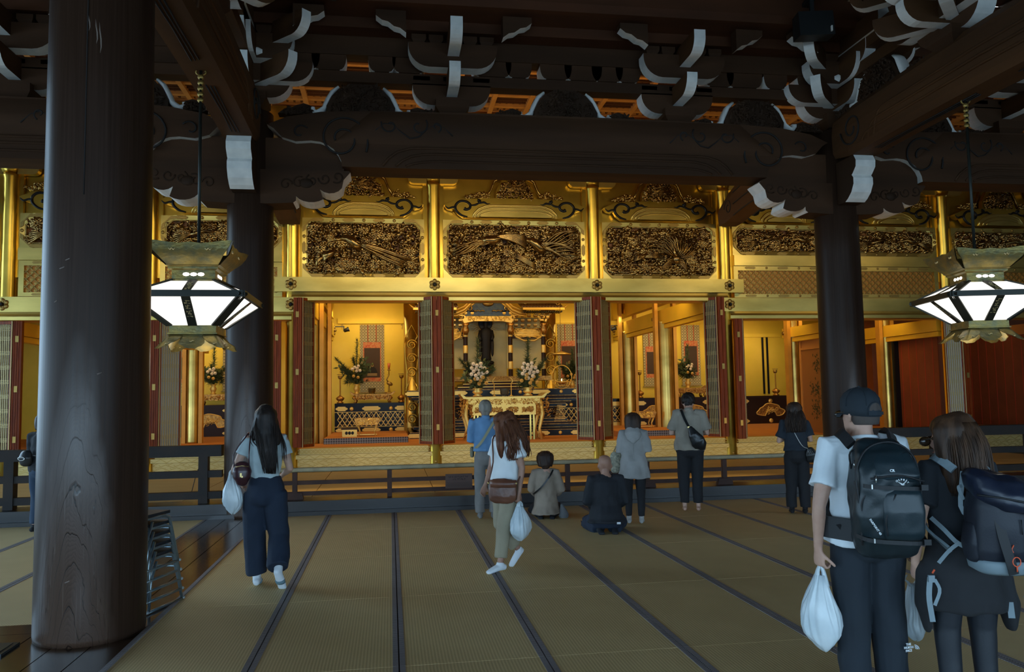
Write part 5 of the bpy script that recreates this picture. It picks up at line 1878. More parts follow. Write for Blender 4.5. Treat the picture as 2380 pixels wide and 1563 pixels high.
for zc, w, dy in ((0.07, 2.25, -0.002), (1.115, 2.3, -0.052)):
    for k in range(-2, 3):
        plate(t, k * w * 0.46, dy, zc, 0.50, 0.10, GILT)
        if k < 2:
            stud(t, (k + 0.5) * w * 0.46, dy, zc, 0.045, GILT)
m = MB()
carve_blobs(m, 3.2, 0.28, 260, random.Random(9), 0.40, 0.05, (0.03, 0.06))
m.xf(Matrix.Translation((0, 0, 0.45)))
stuff(m.obj('carved_waist', CARVE, t))
for x in (-1.6, 1.6):
    m = MB()
    for q in range(10):
        m.box(x - 0.16 + 0.01 * q, x + 0.16 - 0.01 * q, 0.22, 0.4, 0.30 + q * 0.05, 0.32 + q * 0.05)
    m.obj('ribbed_corner', AMBER, t)
m = MB().box(-1.0, 1.0, 0.6, 2.8, 1.20, 1.28).box(-0.85, 0.85, 0.75, 2.7, 1.28, 1.36).box(-0.7, 0.7, 0.9, 2.6, 1.36, 1.43)
m.obj('upper_step', ALTB, t)
MB().box(-1.0, 1.0, 0.59, 0.6, 1.255, 1.275).box(-0.85, 0.85, 0.74, 0.75, 1.335, 1.355).box(-0.7, 0.7, 0.89, 0.9, 1.405, 1.425).obj('gilt_line', GILT, t)

SHB = mat('pale_gilt_shrine_panel', (0.52, 0.46, 0.22), 0.55, 0.2, var=(2, (0.40, 0.36, 0.18)))
BLUE = mat('blue_painted_carving', (0.015, 0.055, 0.20), 0.5, var=(14, (0.05, 0.10, 0.18)))
ROOFM = mat('brown_roof_tile', (0.10, 0.050, 0.022), 0.4, 0.3)
SX, SY, SZ = 2.66, 21.7, 2.16
t = thing('shrine', 'ornate gilded shrine with a curved gable and blue painted carving', 'shrine', (SX, SY, SZ))
MB().box(-0.62, 0.62, 0.75, 0.80, 0, 2.0).obj('back_panel', SHB, t)
for s in (-1, 1):
    MB().box(min(s * 1.7, s * 0.62), max(s * 1.7, s * 0.62), 0.70, 0.76, 0.3, 1.75).obj('side_panel', SHB, t)
MB().box(-1.75, 1.75, -0.1, 0.9, -0.06, 0.06).obj('base', AMBER, t)
for x in (-1.55, -0.62, 0.62, 1.55):
    o = MB().lathe([(0.075, 0.0), (0.065, 0.05), (0.06, 1.5), (0.075, 1.55)], 12, (x, 0, 0)).obj('post', ALTB, t)
    m = MB()
    for z in (0.25, 0.7, 1.15):
        m.lathe([(0.068, z), (0.07, z + 0.02), (0.07, z + 0.20), (0.068, z + 0.22)], 12, (x, 0, 0))
    m.obj('gilt_sleeve', GILT, o)
    m = MB()
    m.lathe([(0.05, 1.2), (0.10, 1.32), (0.06, 1.45), (0.12, 1.52)], 10, (x, -0.1, 0))
    m.obj('lion_nose', AMBER, o)
    m = MB()
    for q in range(3):
        for sx in (-1, 0, 1):
            block(m, x + sx * 0.10 * (q + 1) * 0.6, -0.06 * q, 1.55 + 0.10 * q, 0.085, 0.07)
            m.bar((x + sx * 0.10 * (q + 1) * 0.6 - 0.06, -0.06 * q, 1.64 + 0.1 * q), (x + sx * 0.10 * (q + 1) * 0.6 + 0.06, -0.06 * q, 1.64 + 0.1 * q), 0.04, 0.03)
    m.obj('bracket_cluster', GILT, o)
m = MB()
for x0, x1 in ((-1.6, -0.66), (0.66, 1.6)):
    xm = (x0 + x1) / 2
    for q in range(5):
        for z in (1.42, 1.55, 1.68):
            block(m, x0 + 0.12 + q * 0.18, -0.03 - 0.04 * ((z - 1.42) / 0.13), z, 0.10, 0.08)
stuff(m.obj('bracket_frieze', CARVE2, t))
m = MB().box(-1.62, -0.66, 0.02, 0.06, 1.1, 1.4).box(0.66, 1.62, 0.02, 0.06, 1.1, 1.4)
m.obj('transom_board', ALTB, t)
for s in (-1, 1):
    m = MB()
    for q in range(26):
        rnd = random.Random(q + s)
        m.tube([(s * 1.13 + rnd.uniform(-0.4, 0.4) + u, -0.0, 1.25 + rnd.uniform(-0.10, 0.10) + v) for u, v in spiral(0, 0, 0.07, 0.02, q, 1.1, 8)], 0.012, 4)
    m.tube([(s * 0.70, 0, 1.40), (s * 0.78, 0, 1.15), (s * 1.0, 0, 1.04), (s * 1.3, 0, 1.04), (s * 1.5, 0, 1.15), (s * 1.56, 0, 1.40)], 0.028, 5)
    m.obj('transom_carving', GILT, t)
# beam over the opening, carved
m = MB().prism([(-0.70, 1.62), (-0.66, 1.52), (-0.4, 1.58), (0.4, 1.58), (0.66, 1.52), (0.70, 1.62), (0.6, 1.72), (-0.6, 1.72)], -0.10, 0.05, 'y')
carve_blobs(m, 1.2, 0.11, 90, random.Random(4), -0.10, 0.04, (0.02, 0.045))
for k in range(len(m.v) - 720, len(m.v)):
    v = m.v[k]
    m.v[k] = (v[0], v[1], v[2] + 1.60)
m.obj('rainbow_beam', GILT, t)
# curved gable: undulating rim, blue tympanum
rim = [(-1.05, 1.78), (-0.85, 1.80), (-0.66, 1.88), (-0.48, 2.06), (-0.28, 2.22), (0, 2.30), (0.28, 2.22), (0.48, 2.06), (0.66, 1.88), (0.85, 1.80), (1.05, 1.78)]
MB().prism([(-0.62, 1.72)] + rim[2:9] + [(0.62, 1.72)], -0.14, -0.08, 'y').obj('blue_tympanum', BLUE, t)
m = MB()
for dz, r_ in ((0.0, 0.05), (0.09, 0.035), (-0.07, 0.03)):
    m.tube([(u, -0.18 - dz * 0.5, v + dz) for u, v in rim], r_, 6, flat=(1.6, 1))
m.obj('gable_rim', GILT, t)
m = MB()
for s in (-1, 1):
    m.tube([(s * 0.52 + s * u, -0.2, 1.92 + v) for u, v in spiral(0, 0, 0.11, 0.02, 0, 1.4, 16)], 0.02, 5)
    m.tube([(s * (0.1 + 0.06 * q), -0.17, 1.84 + 0.03 * (q % 2)) for q in range(6)], 0.02, 5)
m.ball((0, -0.18, 2.06), (0.16, 0.04, 0.09), 10, 5)
m.obj('gable_ornament', CARVE2, t)
m = MB()
m.prism([(-0.35, 2.02), (0.35, 2.02), (0.10, 1.78), (-0.10, 1.78)], -0.155, -0.14, 'y')
m.obj('gable_pendant', BLUE, t)
# side roofs with tile rolls
for s in (-1, 1):
    m = MB()
    m.prism([(-0.55, 0.0), (1.0, 0.45), (1.0, 0.50), (-0.55, 0.05)], min(s * 0.86, s * 2.0), max(s * 0.86, s * 2.0), 'x')
    o = m.xf(Matrix.Translation((0, 0, 1.90))).obj('roof', ROOFM, t)
    m = MB()
    for q in range(13):
        x = s * (0.92 + q * 0.085)
        m.tube([(x, -0.56, 1.93), (x, 0.2, 2.15), (x, 1.0, 2.42)], 0.026, 6)
    m.obj('tile_roll', ROOFM, o)
    m = MB()
    m.box(min(s * 0.9, s * 2.05), max(s * 0.9, s * 2.05), -0.58, -0.50, 1.84, 1.90)
    m.tube([(s * 1.9, -0.5, 1.86), (s * 2.05, -0.56, 1.90), (s * 2.16, -0.6, 1.99)], [0.03, 0.03, 0.01], 5)
    m.obj('eave_board', GILT, o)
    m = MB()
    for q in range(18):
        x = s * (0.92 + q * 0.062)
        m.box(x - 0.015, x + 0.015, -0.56, -0.1, 1.78, 1.82)
    m.obj('rafter_ends', ALT, o)
    m = MB()
    m.tube([(s * 1.88 + u, -0.5, 2.02 + v) for u, v in spiral(0, 0, 0.09, 0.02, 0, 1.2, 12)], 0.03, 6)
    m.tube([(s * 1.0 + u, -0.4, 2.06 + v) for u, v in spiral(0, 0, 0.09, 0.02, 0, 1.2, 12)], 0.03, 6)
    m.obj('ridge_ornament', CARVE2, o)
MB().box(-0.9, 0.9, -0.05, 1.0, 2.2, 2.24).obj('gable_roof', ROOFM, t)

# buddha
BUD = mat('dark_bronze_statue', (0.008, 0.007, 0.009), 0.55, spec=0.2)
t = thing('standing_statue', 'dark slender standing buddha statue with a round halo in the shrine', 'statue', (2.63, 21.9, 2.66))


def ell(cx_, cy_, cz, rx, ry, n=16):
    return [(cx_ + rx * math.cos(2 * PI * k / n), cy_ + ry * math.sin(2 * PI * k / n), cz) for k in range(n)]


m = MB()
prof = [(0.0, 0.13, 0.08), (0.05, 0.15, 0.10), (0.15, 0.13, 0.09), (0.4, 0.135, 0.10), (0.6, 0.15, 0.11), (0.75, 0.165, 0.11), (0.85, 0.16, 0.10), (0.90, 0.11, 0.08), (0.93, 0.05, 0.05), (0.97, 0.045, 0.05), (1.0, 0.065, 0.065), (1.06, 0.072, 0.075), (1.12, 0.06, 0.065), (1.15, 0.04, 0.04), (1.18, 0.035, 0.035), (1.20, 0.01, 0.01)]
m.loft([ell(0, 0, z, a, b2) for z, a, b2 in prof])
for s in (-1, 1):
    m.tube([(s * 0.15, -0.02, 0.84), (s * 0.185, -0.03, 0.66), (s * 0.15, -0.10, 0.56)], [0.05, 0.05, 0.035], 8)
    m.loft([ell(s * 0.17, -0.04, z, a, 0.03, 10) for z, a in ((0.66, 0.035), (0.4, 0.045), (0.18, 0.035), (0.12, 0.012))])
m.obj('figure', BUD, t)
m = MB().lathe([(0.18, -0.01), (0.2, 0.0), (0.18, 0.01)], 24, (0, 0, 0)).xf(Matrix.Translation((0, 0.10, 1.05)) @ Matrix.Rotation(PI / 2, 4, 'X'))
m.obj('halo_disc', BUD, t)
m = MB()
for k in range(36):
    a = 2 * PI * k / 36
    m.tube([(0.2 * math.cos(a), 0.10, 1.05 + 0.2 * math.sin(a)), (0.42 * math.cos(a), 0.10, 1.05 + 0.42 * math.sin(a))], 0.004, 4)
m.obj('halo_ray', GILT, t)
m = MB()
for ring in range(3):
    for k in range(10):
        a = 2 * PI * (k + ring * 0.5) / 10
        m.ball((0.15 * math.cos(a), 0.15 * math.sin(a) * 0.8, -0.05 - 0.07 * ring), (0.075, 0.06, 0.055), 6, 4)
m.obj('lotus_seat', BUD, t)
MB().lathe([(0.20, -0.50), (0.22, -0.46), (0.13, -0.42), (0.10, -0.30), (0.16, -0.24), (0.18, -0.20)], 8).obj('pedestal', AMBER, t)

# table in front of the dais with vases
t = offering_table('large gilded offering table in front of the altar dais, behind the man in blue', 2.62, 18.75, 0.66, 1.85, 1.0, 0.7, GILT, None)
m = MB().box(-0.75, 0.75, -0.30, 0.30, 0.58, 0.97)
m.obj('drawer_box', GILT, t)
for iz in range(2):
    for ix in range(4):
        x, z = -0.55 + ix * 0.37, 0.63 + iz * 0.19
        f = MB().box(x - 0.16, x + 0.16, -0.315, -0.30, z, z + 0.15).obj('panel', GILT, t)
        m = MB()
        carve_blobs(m, 0.27, 0.11, 70, random.Random(ix + iz), -0.315, 0.03, (0.018, 0.04))
        m.xf(Matrix.Translation((x, 0, z + 0.02)))
        m.obj('panel_carving', AMBER, f)
for s in (-1, 1):
    m = MB()
    carve_blobs(m, 0.3, 0.42, 60, random.Random(8), -0.30, 0.06, (0.03, 0.06))
    m.xf(Matrix.Translation((s * 0.90, 0, 0.55)))
    m.obj('corner_carving', AMBER, t)
    for x in (0.62, 0.70):
        MB().box(s * x - 0.018, s * x + 0.018, -0.28, -0.24, 0.0, 0.58).obj('front_post', GOLD2, t)
    m = MB()
    m.tube([(s * 0.86 + s * u, -0.28, 0.07 + v) for u, v in spiral(0, 0, 0.09, 0.02, 0, 1.4, 14)], 0.025, 6)
    m.obj('scroll_foot', AMBER, t)
flower_vase('left of two large flower vases before the shrine, white chrysanthemums over ochre blooms', 2.04, 18.8, 1.68, 1.15, 0.42, 11, 16, 7, -1, 0.20, 'large flower vases before the shrine', 1.3)
flower_vase('right of two large flower vases before the shrine, beside the hanging oil lamp', 3.25, 18.8, 1.68, 1.15, 0.44, 12, 16, 7, 1, 0.20, 'large flower vases before the shrine', 1.3)
burner('grey bucket-shaped incense burner between the two large flower vases', 2.67, 18.7, 1.68, 1.0, mat('grey_bronze', (0.06, 0.07, 0.065), 0.5, 0.4))
for x, d in ((2.45, -1), (2.86, 1)):
    tt = thing('candlestick', 'slender gilt candlestick with a curved crane neck, %s of the grey incense burner' % ('left' if d < 0 else 'right'), 'candlestick', (x, 18.9, 1.68))
    MB().lathe([(0.05, 0), (0.05, 0.01), (0.01, 0.03), (0.008, 0.30)], 8).obj('stem', GILT, tt)
    MB().tube([(0, 0, 0.30), (d * 0.05, 0, 0.36), (0, 0, 0.42), (d * -0.03, 0, 0.45)], [0.012, 0.016, 0.012, 0.006], 6).obj('crane_neck', GILT, tt)
# hanging oil lamp right of the shrine
FLAME = mat('oil_lamp_flame', (1, 0.7, 0.3), 0.5, emit=(1.0, 0.72, 0.32), estr=30)
t = thing('oil_lamp', 'round basket oil lamp with a small flame right of the shrine vases', 'oil lamp', (4.32, 19.9, 1.90))
m = MB()
m.tube([(0.26 * math.cos(a), 0, 0.24 + 0.30 * math.sin(a)) for a in [2 * PI * k / 28 for k in range(28)]], 0.010, 5, closed=True)
for z, r_ in ((0.02, 0.16), (0.12, 0.24)):
    m.tube([(r_ * math.cos(a), r_ * math.sin(a), z) for a in [2 * PI * k / 20 for k in range(20)]], 0.010, 5, closed=True)
for k in range(10):
    a = 2 * PI * k / 10
    m.tube([(0.16 * math.cos(a), 0.16 * math.sin(a), 0.02), (0.24 * math.cos(a), 0.24 * math.sin(a), 0.12), (0.24 * math.cos(a + 0.3), 0.24 * math.sin(a + 0.3), 0.18)], 0.009, 4)
m.obj('basket', GILT, t)
MB().lathe([(0.06, 0.05), (0.12, 0.10), (0.11, 0.10)], 12).obj('oil_dish', AMBER, t)
MB().lathe([(0.004, 0.13), (0.014, 0.15), (0.010, 0.17), (0.001, 0.20)], 8).obj('flame', FLAME, t)
t = thing('canopy_ornament', 'gilt dish ornament hanging in front of the right lotus column', 'ornament', (4.55, 21.0, 2.76))
MB().lathe([(0.02, 0.06), (0.26, 0.0), (0.28, 0.02), (0.03, 0.10)], 16).obj('dish', GILT, t)
MB().tube([(0, 0, 0.1), (0, 0, 1.9)], 0.008, 5).obj('chain', FIT, t)
t = thing('flower_stand', 'small gilt stand with ochre paper flowers right of the oil lamp', 'flower stand', (4.86, 20.1, 1.86))
MB().lathe([(0.06, 0), (0.06, 0.12), (0.045, 0.13), (0.045, 0.38), (0.055, 0.42)], 10).obj('stand', SHB, t)
m = MB()
rnd = random.Random(2)
for _ in range(16):
    m.ball((rnd.uniform(-0.09, 0.09), rnd.uniform(-0.05, 0.05), 0.5 + rnd.uniform(-0.06, 0.10)), 0.035, 6, 4)
m.obj('paper_flower', PETALY, t)

# ---- side walls of the outer bays ----------------------------------
CURT = mat('red_brown_curtain', (0.20, 0.045, 0.010), 0.75, var=(2, (0.16, 0.034, 0.008)))
REDL = mat('red_curtain_tape', (0.36, 0.035, 0.012), 0.7)
for x, y0, y1, lab in ((13.12, 17.5, 19.0, 'in the bay right of the right pillar'), (16.1, 17.5, 23.0, 'at the far right, behind the right lantern')):
    t = thing('reed_curtain', 'red-brown hanging curtain with thin red tapes ' + lab, 'curtain', (x, y0, 0.68), 0, 'red-brown curtains of the right bays')
    L = y1 - y0
    MB().box(0, 0.03, 0, L, 0, 2.36).obj('cloth', CURT, t)
    MB().box(-0.02, 0.03, 0, L, 2.36, 2.62).obj('valance', mat('ochre_valance', (0.36, 0.14, 0.03), 0.7) if 'ochre_valance' not in MATS else MATS['ochre_valance'], t)
    n = int(L / 0.30)
    for k in range(n):
        MB().box(-0.008, 0.0, (k + 0.6) * L / n, (k + 0.6) * L / n + 0.014, 0, 2.36).obj('red_tape', REDL, t)
tag(MB().box(13.0, 13.2, 19.0, 19.12, 0.66, 3.1).obj('dark_post', ALT), 'black post at the end of the red-brown curtain right of the right pillar', 'post')
DOORP = mat('painted_door_ground', (0.26, 0.11, 0.03), 0.5)
t = thing('painted_door', 'brown wooden door painted with green plants and a red flower, left of the right pillar', 'door', (10.32, 17.5, 0.66))
MB().box(0, 0.06, 0, 1.35, 0, 2.05).obj('door_board', DOORP, t)
MB().box(-0.03, 0.07, -0.05, 0.03, 0, 2.4).box(-0.03, 0.07, 1.33, 1.42, 0, 2.4).box(-0.03, 0.07, 0.03, 1.33, 2.05, 2.10).box(-0.03, 0.07, 0.03, 1.33, 2.35, 2.4).box(0.0, 0.05, 0.03, 1.33, 2.10, 2.35).obj('door_frame', mat('amber_door_frame', (0.45, 0.20, 0.05), 0.45), t)
m = MB()
rnd = random.Random(21)
for cz, cy, s in ((1.65, 0.55, 0.3), (1.0, 0.7, 0.3), (0.55, 0.75, 0.3)):
    for _ in range(60):
        y, z = cy + rnd.gauss(0, s * 0.5), cz + rnd.gauss(0, s * 0.4)
        if not (0.12 < y < 1.25 and 0.1 < z < 1.95):
            continue
        a = rnd.uniform(0, PI)
        m.add([(-0.004, y, z), (-0.006, y + 0.05 * math.cos(a) + 0.02, z + 0.05 * math.sin(a)), (-0.004, y + 0.10 * math.cos(a), z + 0.10 * math.sin(a)), (-0.006, y + 0.05 * math.cos(a) - 0.02, z + 0.05 * math.sin(a) + 0.02)], [(0, 1, 2, 3)])
m.obj('painted_leaves', mat('painted_green', (0.035, 0.04, 0.015), 0.7), t)
MB().ball((-0.004, 0.42, 1.5), (0.004, 0.09, 0.08), 8, 4).obj('painted_flower', mat('painted_red', (0.28, 0.04, 0.02), 0.7), t)
# ================================================================ things in the outer hall
PAPER = mat('lit_lantern_paper', (0.9, 0.88, 0.82), 0.8, emit=(1.0, 0.93, 0.84), estr=1.25)
nt, b_ = nodes(PAPER)
GFR = mat('dark_lantern_frame', (0.030, 0.032, 0.026), 0.45, 0.5)
GLET = mat('gilt_lettering', (0.75, 0.60, 0.30), 0.4, 0.4)


def lantern(lab, x, y, z, rz, rod_top):
    """square paper lantern: z is the height of the widest ring"""
    t = thing('hanging_lantern', lab, 'lantern', (x, y, z), rz, 'square hanging paper lanterns')
    t.scale = (1.11, 1.11, 0.80)
    rod_top = z + (rod_top - z) / 0.80
    A, N, B = 0.53, 0.215, 0.215
    zt, zb = 0.235, -0.385
    co = [(-1, -1), (1, -1), (1, 1), (-1, 1)]
    for i in range(4):
        c0, c1 = Vector((*co[i], 0)), Vector((*co[(i + 1) % 4], 0))
        nrm = (c0 + c1).normalized()
        for za, ra, zc, rc, nm in ((0.03, A, zt, N, 'upper_paper_panel'), (-0.03, A, zb, B, 'lower_paper_panel')):
            for h0, h1 in ((0.0, 0.5), (0.5, 1.0)):
                p = [c0.lerp(c1, h0) * ra, c0.lerp(c1, h1) * ra, c0.lerp(c1, h1) * rc, c0.lerp(c1, h0) * rc]
                q = [Vector((v.x, v.y, zz)) - nrm * 0.012 for v, zz in zip(p, (za, za, zc, zc))]
                MB().add(q, [(0, 1, 2, 3)]).obj(nm, PAPER, t)
    fr = MB()

    def rib_up(c, zc, rc):
        return (c.normalized() * abs(zc) + Vector((0, 0, (A - rc) * c.length * (1 if zc > 0 else -1)))).normalized()
    for i in range(4):
        c0, c1 = Vector((*co[i], 0)), Vector((*co[(i + 1) % 4], 0))
        mid = (c0 + c1) / 2
        fr.bar(c0 * A, c1 * A, 0.035, 0.085)
        for c, w in ((c0, 0.095), (mid, 0.085)):
            for zc, rc in ((zt, N), (zb, B)):
                up = rib_up(c, zc, rc)
                fr.bar(Vector((c.x * A, c.y * A, 0)) + up * 0.004, Vector((c.x * rc, c.y * rc, zc)) + up * 0.004, w, 0.02, up=up)
    fr.obj('frame', GFR, t)
    # gilt lettering on the middle ribs
    lt = MB()
    rnd = random.Random(4)
    for i in range(4):
        mid = (Vector((*co[i], 0)) + Vector((*co[(i + 1) % 4], 0))) / 2
        sd = Vector((-mid.y, mid.x, 0)).normalized()
        nrm = mid.normalized()
        for zc, rc, f0, f1 in ((zt, N, 0.25, 0.72), (zb, B, 0.22, 0.68)):
            up = rib_up(mid, zc, rc)
            for k in range(7):
                f = f0 + (f1 - f0) * k / 6
                p = (mid * A).lerp(Vector((mid.x * rc, mid.y * rc, zc)), f) + up * 0.016
                d = (Vector((mid.x * rc, mid.y * rc, zc)) - mid * A).normalized()
                for _ in range(4):
                    o = sd * rnd.uniform(-0.022, 0.022) + d * rnd.uniform(-0.012, 0.012)
                    if rnd.random() < 0.5:
                        lt.bar(p + o - sd * 0.009, p + o + sd * 0.009, 0.005, 0.004, up=up)
                    else:
                        lt.bar(p + o - d * 0.010, p + o + d * 0.010, 0.005, 0.004, up=up)
    stuff(lt.obj('gilt_lettering', GLET, t))
    sq = lambda r, zz: [(r * u, r * v, zz) for u, v in co]
    m = MB()
    m.loft([sq(0.225, 0.225), sq(0.225, 0.25), sq(0.205, 0.26), sq(0.205, 0.375), sq(0.235, 0.395), sq(0.235, 0.42), sq(0.26, 0.44)], smooth=False)
    m.obj('neck', BRON, t)
    for i in range(4):
        mid = (Vector((*co[i], 0)) + Vector((*co[(i + 1) % 4], 0))) / 2
        m = MB()
        for s in (-0.07, 0.0, 0.07):
            sd = Vector((-mid.y, mid.x, 0))
            c = mid * 0.207 + sd * s + Vector((0, 0, 0.32))
            m.ball(c, (0.035 if abs(sd.x) > 0.5 else 0.006, 0.035 if abs(sd.y) > 0.5 else 0.006, 0.028), 8, 4)
        m.obj('neck_opening', PAPER, t)
    # flared crown: four curved flaps with scalloped tops
    for i in range(4):
        mid = (Vector((*co[i], 0)) + Vector((*co[(i + 1) % 4], 0))) / 2
        sd = Vector((-mid.y, mid.x, 0))
        rings = []
        for k, (r_, w_, zz) in enumerate(((0.255, 0.24, 0.44), (0.29, 0.275, 0.50), (0.335, 0.315, 0.57), (0.36, 0.37, 0.66), (0.37, 0.40, 0.72))):
            row = []
            for j in range(9):
                f = -1 + 2 * j / 8
                lift = (0.035 * abs(f) ** 3 if k == 4 else 0) + (0.012 * math.cos(f * PI * 3) if k == 4 else 0)
                row.append(mid * (r_ + 0.05 * (k / 4) * abs(f) ** 3) + sd * w_ * f + Vector((0, 0, zz + lift)))
            rings.append(row)
        m = MB()
        m.loft(rings, closed_ring=False)
        m.loft([[p - mid * 0.012 for p in r_] for r_ in rings][::-1], closed_ring=False)
        o = m.obj('crown_flap', BRON, t)
        m = MB()
        for s in (-0.5, 0.5):
            c = mid * 0.358 + sd * 0.34 * s + Vector((0, 0, 0.635))
            m.tube([c + mid * 0.004 + sd * (0.03 * u) + Vector((0, 0, 0.012 * math.cos(u * 6))) for u in (-1, -0.5, 0, 0.5, 1)], 0.008, 5)
        m.obj('flap_cutout', GLET, o)
    m = MB()
    m.loft([sq(0.22, -0.385), sq(0.22, -0.485), sq(0.235, -0.49), sq(0.235, -0.505)], smooth=False)
    m.obj('lower_collar', BRON, t)
    # petals hanging below: four wide and four rounded
    for i in range(8):
        a = i * PI / 4 + PI / 4
        d = Vector((math.cos(a), math.sin(a), 0))
        sd = Vector((-d.y, d.x, 0))
        corner = i % 2 == 0
        r0 = 0.30 if corner else 0.21
        w0 = 0.085 if corner else 0.10
        rows = []
        for k in range(5):
            f = k / 4
            row = []
            for j in range(9):
                g_ = -1 + 2 * j / 8
                drop = 0.21 * f * (1 - 0.35 * abs(g_) ** 2 * f) + (0.006 * math.cos(j * 2.6) if k == 4 else 0)
                out = (0.16 if corner else 0.05) * f
                fold = -0.10 * abs(g_) if corner else 0.0
                row.append(d * (r0 + out + fold) + sd * (w0 * (1 + 0.45 * f * (1 - 0.6 * f)) * g_) + Vector((0, 0, -0.50 - drop)))
            rows.append(row)
        m = MB().loft(rows, closed_ring=False)
        m.loft([[p - d * 0.008 for p in r_] for r_ in rows][::-1], closed_ring=False)
        o = m.obj('petal', BRON, t)
        c = rows[2][4] + d * 0.006
        if corner:
            for s in (-1, 1):
                c = rows[3][4 + 2 * s] + d * 0.006
                MB().tube([c + sd * 0.022 * u + Vector((0, 0, 0.010 * math.sin(u * 3))) for u in (-1, -0.3, 0.3, 1)], 0.006, 4).obj('petal_cutout', GLET, o)
        else:
            MB().tube([c + sd * 0.022 * u + Vector((0, 0, 0.010 * math.sin(u * 3))) for u in (-1, -0.3, 0.3, 1)], 0.006, 4).obj('petal_cutout', GLET, o)
    m = MB().tube([(0, 0, 0.42), (0, 0, rod_top - z)], 0.017, 6)
    m.obj('hanging_rod', GFR, t)
    m = MB()
    for k in range(5):
        m.ball((0, 0, rod_top - z - 0.10 - 0.085 * k), (0.035, 0.02, 0.05), 8, 5)
    m.tube([(0.05 * math.cos(q), 0.0, rod_top - z - 0.03 + 0.05 * math.sin(q)) for q in [2 * PI * k / 12 for k in range(12)]], 0.010, 5, closed=True)
    m.obj('hook', FIT, t)
    # bulb inside
    ld = bpy.data.lights.new('lantern_bulb', 'POINT')
    ld.energy = 14
    ld.color = (1.0, 0.9, 0.76)
    ld.shadow_soft_size = 0.35
    lo = bpy.data.objects.new('lantern_bulb', ld)
    COL.objects.link(lo)
    lo.parent = t
    lo.location = (0, 0, -0.75)
    return t


lantern('glowing square paper lantern hanging left of centre beside the near pillar', -2.13, 9.33, 2.83, 0.0, 5.49)
lantern('glowing square paper lantern hanging at the right edge of the picture', 7.52, 9.22, 2.85, R(-13), 5.49)

# ---- fences between the pillars ------------------------------------
FEN = mat('dark_fence_timber', (0.034, 0.023, 0.018), 0.55, spec=0.2, var=(4, (0.022, 0.018, 0.017)), bump=(16, 0.2))
FEN2 = mat('brown_rail_timber', (0.075, 0.034, 0.024), 0.55, spec=0.2, var=(5, (0.05, 0.024, 0.018)))
BAMB = mat('grey_bamboo', (0.42, 0.35, 0.21), 0.4, var=(3, (0.32, 0.27, 0.17)))


def tall_fence(lab, x0, x1, posts):
    t = thing('timber_fence', lab, 'fence', ((x0 + x1) / 2, 12.40, 0.20), 0, 'tall dark fences between pillars')
    a = (x1 - x0) / 2
    xc = (x0 + x1) / 2
    for z0, z1, d in ((0.68, 0.84, 0.10), (0.37, 0.47, 0.055), (0.06, 0.165, 0.055)):
        MB().box(-a, a, -d, d, z0, z1).obj('rail', FEN, t)
    for p in posts:
        MB().box(p - xc - 0.065, p - xc + 0.065, -0.075, 0.075, 0, 0.68).obj('post', FEN, t)


tall_fence('tall dark timber fence left of the pillar behind the long-haired woman', -9.0, -2.46, [-2.72, -3.72, -5.35, -6.4, -7.6])
tall_fence('tall dark timber fence right of the pillar, behind the woman with the backpack', 7.88, 16.0, [9.15, 10.95, 12.7, 14.4])

t = thing('bamboo_rail', 'low brown railing topped by a long grey bamboo pole across the middle', 'railing', (2.7, 12.40, 0.20))
m = MB()
x = -4.4
pts, rs = [], []
rnd = random.Random(3)
while x < 4.42:
    for dx, r_ in ((0, 0.037), (0.012, 0.041), (0.024, 0.036)):
        pts.append((x + dx, 0, 0.435))
        rs.append(r_)
    x += rnd.uniform(0.22, 0.34)
m.tube(pts, rs, 8)
m.obj('bamboo_pole', BAMB, t)
for z in (0.245, 0.085):
    MB().box(-4.4, 4.4, -0.02, 0.02, z - 0.03, z + 0.03).obj('rail', FEN2, t)
for p in (-1.42, -0.02, 1.40, 2.75, 4.05, 5.35, 6.75):
    o = MB().box(p - 2.7 - 0.035, p - 2.7 + 0.035, -0.035, 0.035, 0, 0.40).obj('post', FEN2, t)
    if p in (-1.42, 4.05, 5.35, 6.75):
        MB().prism([(p - 2.7 - 0.13, 0), (p - 2.7 + 0.13, 0), (p - 2.7 + 0.11, 0.10), (p - 2.7 - 0.11, 0.10)], -0.05, 0.05, 'y').obj('post_foot', FEN2, o)
SIGN = mat('wooden_notice_board', (0.115, 0.060, 0.045), 0.6, var=(6, (0.09, 0.048, 0.038)), stretch=(0.3, 1, 3))
INK = mat('black_ink', (0.012, 0.010, 0.010), 0.8)
t = thing('notice_board', 'small brown wooden notice board with dark writing and a wave pattern, on the bamboo railing', 'sign', (1.03, 12.33, 0.295))
MB().box(-0.205, 0.205, -0.012, 0.012, 0, 0.215).obj('board', SIGN, t)
m = MB()
rnd = random.Random(8)
for row, z, x0, x1 in ((0, 0.172, -0.15, 0.15), (1, 0.135, -0.08, 0.09)):
    x = x0
    while x < x1:
        for _ in range(4):
            cx_, cz = x + rnd.uniform(-0.008, 0.008), z + rnd.uniform(-0.009, 0.009)
            if rnd.random() < 0.55:
                m.box(cx_ - 0.008, cx_ + 0.008, -0.014, -0.012, cz - 0.0015, cz + 0.0015)
            else:
                m.box(cx_ - 0.0015, cx_ + 0.0015, -0.014, -0.012, cz - 0.009, cz + 0.009)
        x += 0.028
m.obj('writing', INK, t)
m = MB()
for r_ in range(5):
    for k in range(14):
        x = -0.19 + k * 0.028 + (r_ % 2) * 0.014
        z = 0.012 + r_ * 0.017
        m.bar((x, -0.013, z), (x + 0.012, -0.013, z + 0.011), 0.003, 0.003, up=(0, 1, 0)).bar((x + 0.012, -0.013, z + 0.011), (x + 0.024, -0.013, z), 0.003, 0.003, up=(0, 1, 0))
m.obj('wave_pattern', INK, t)
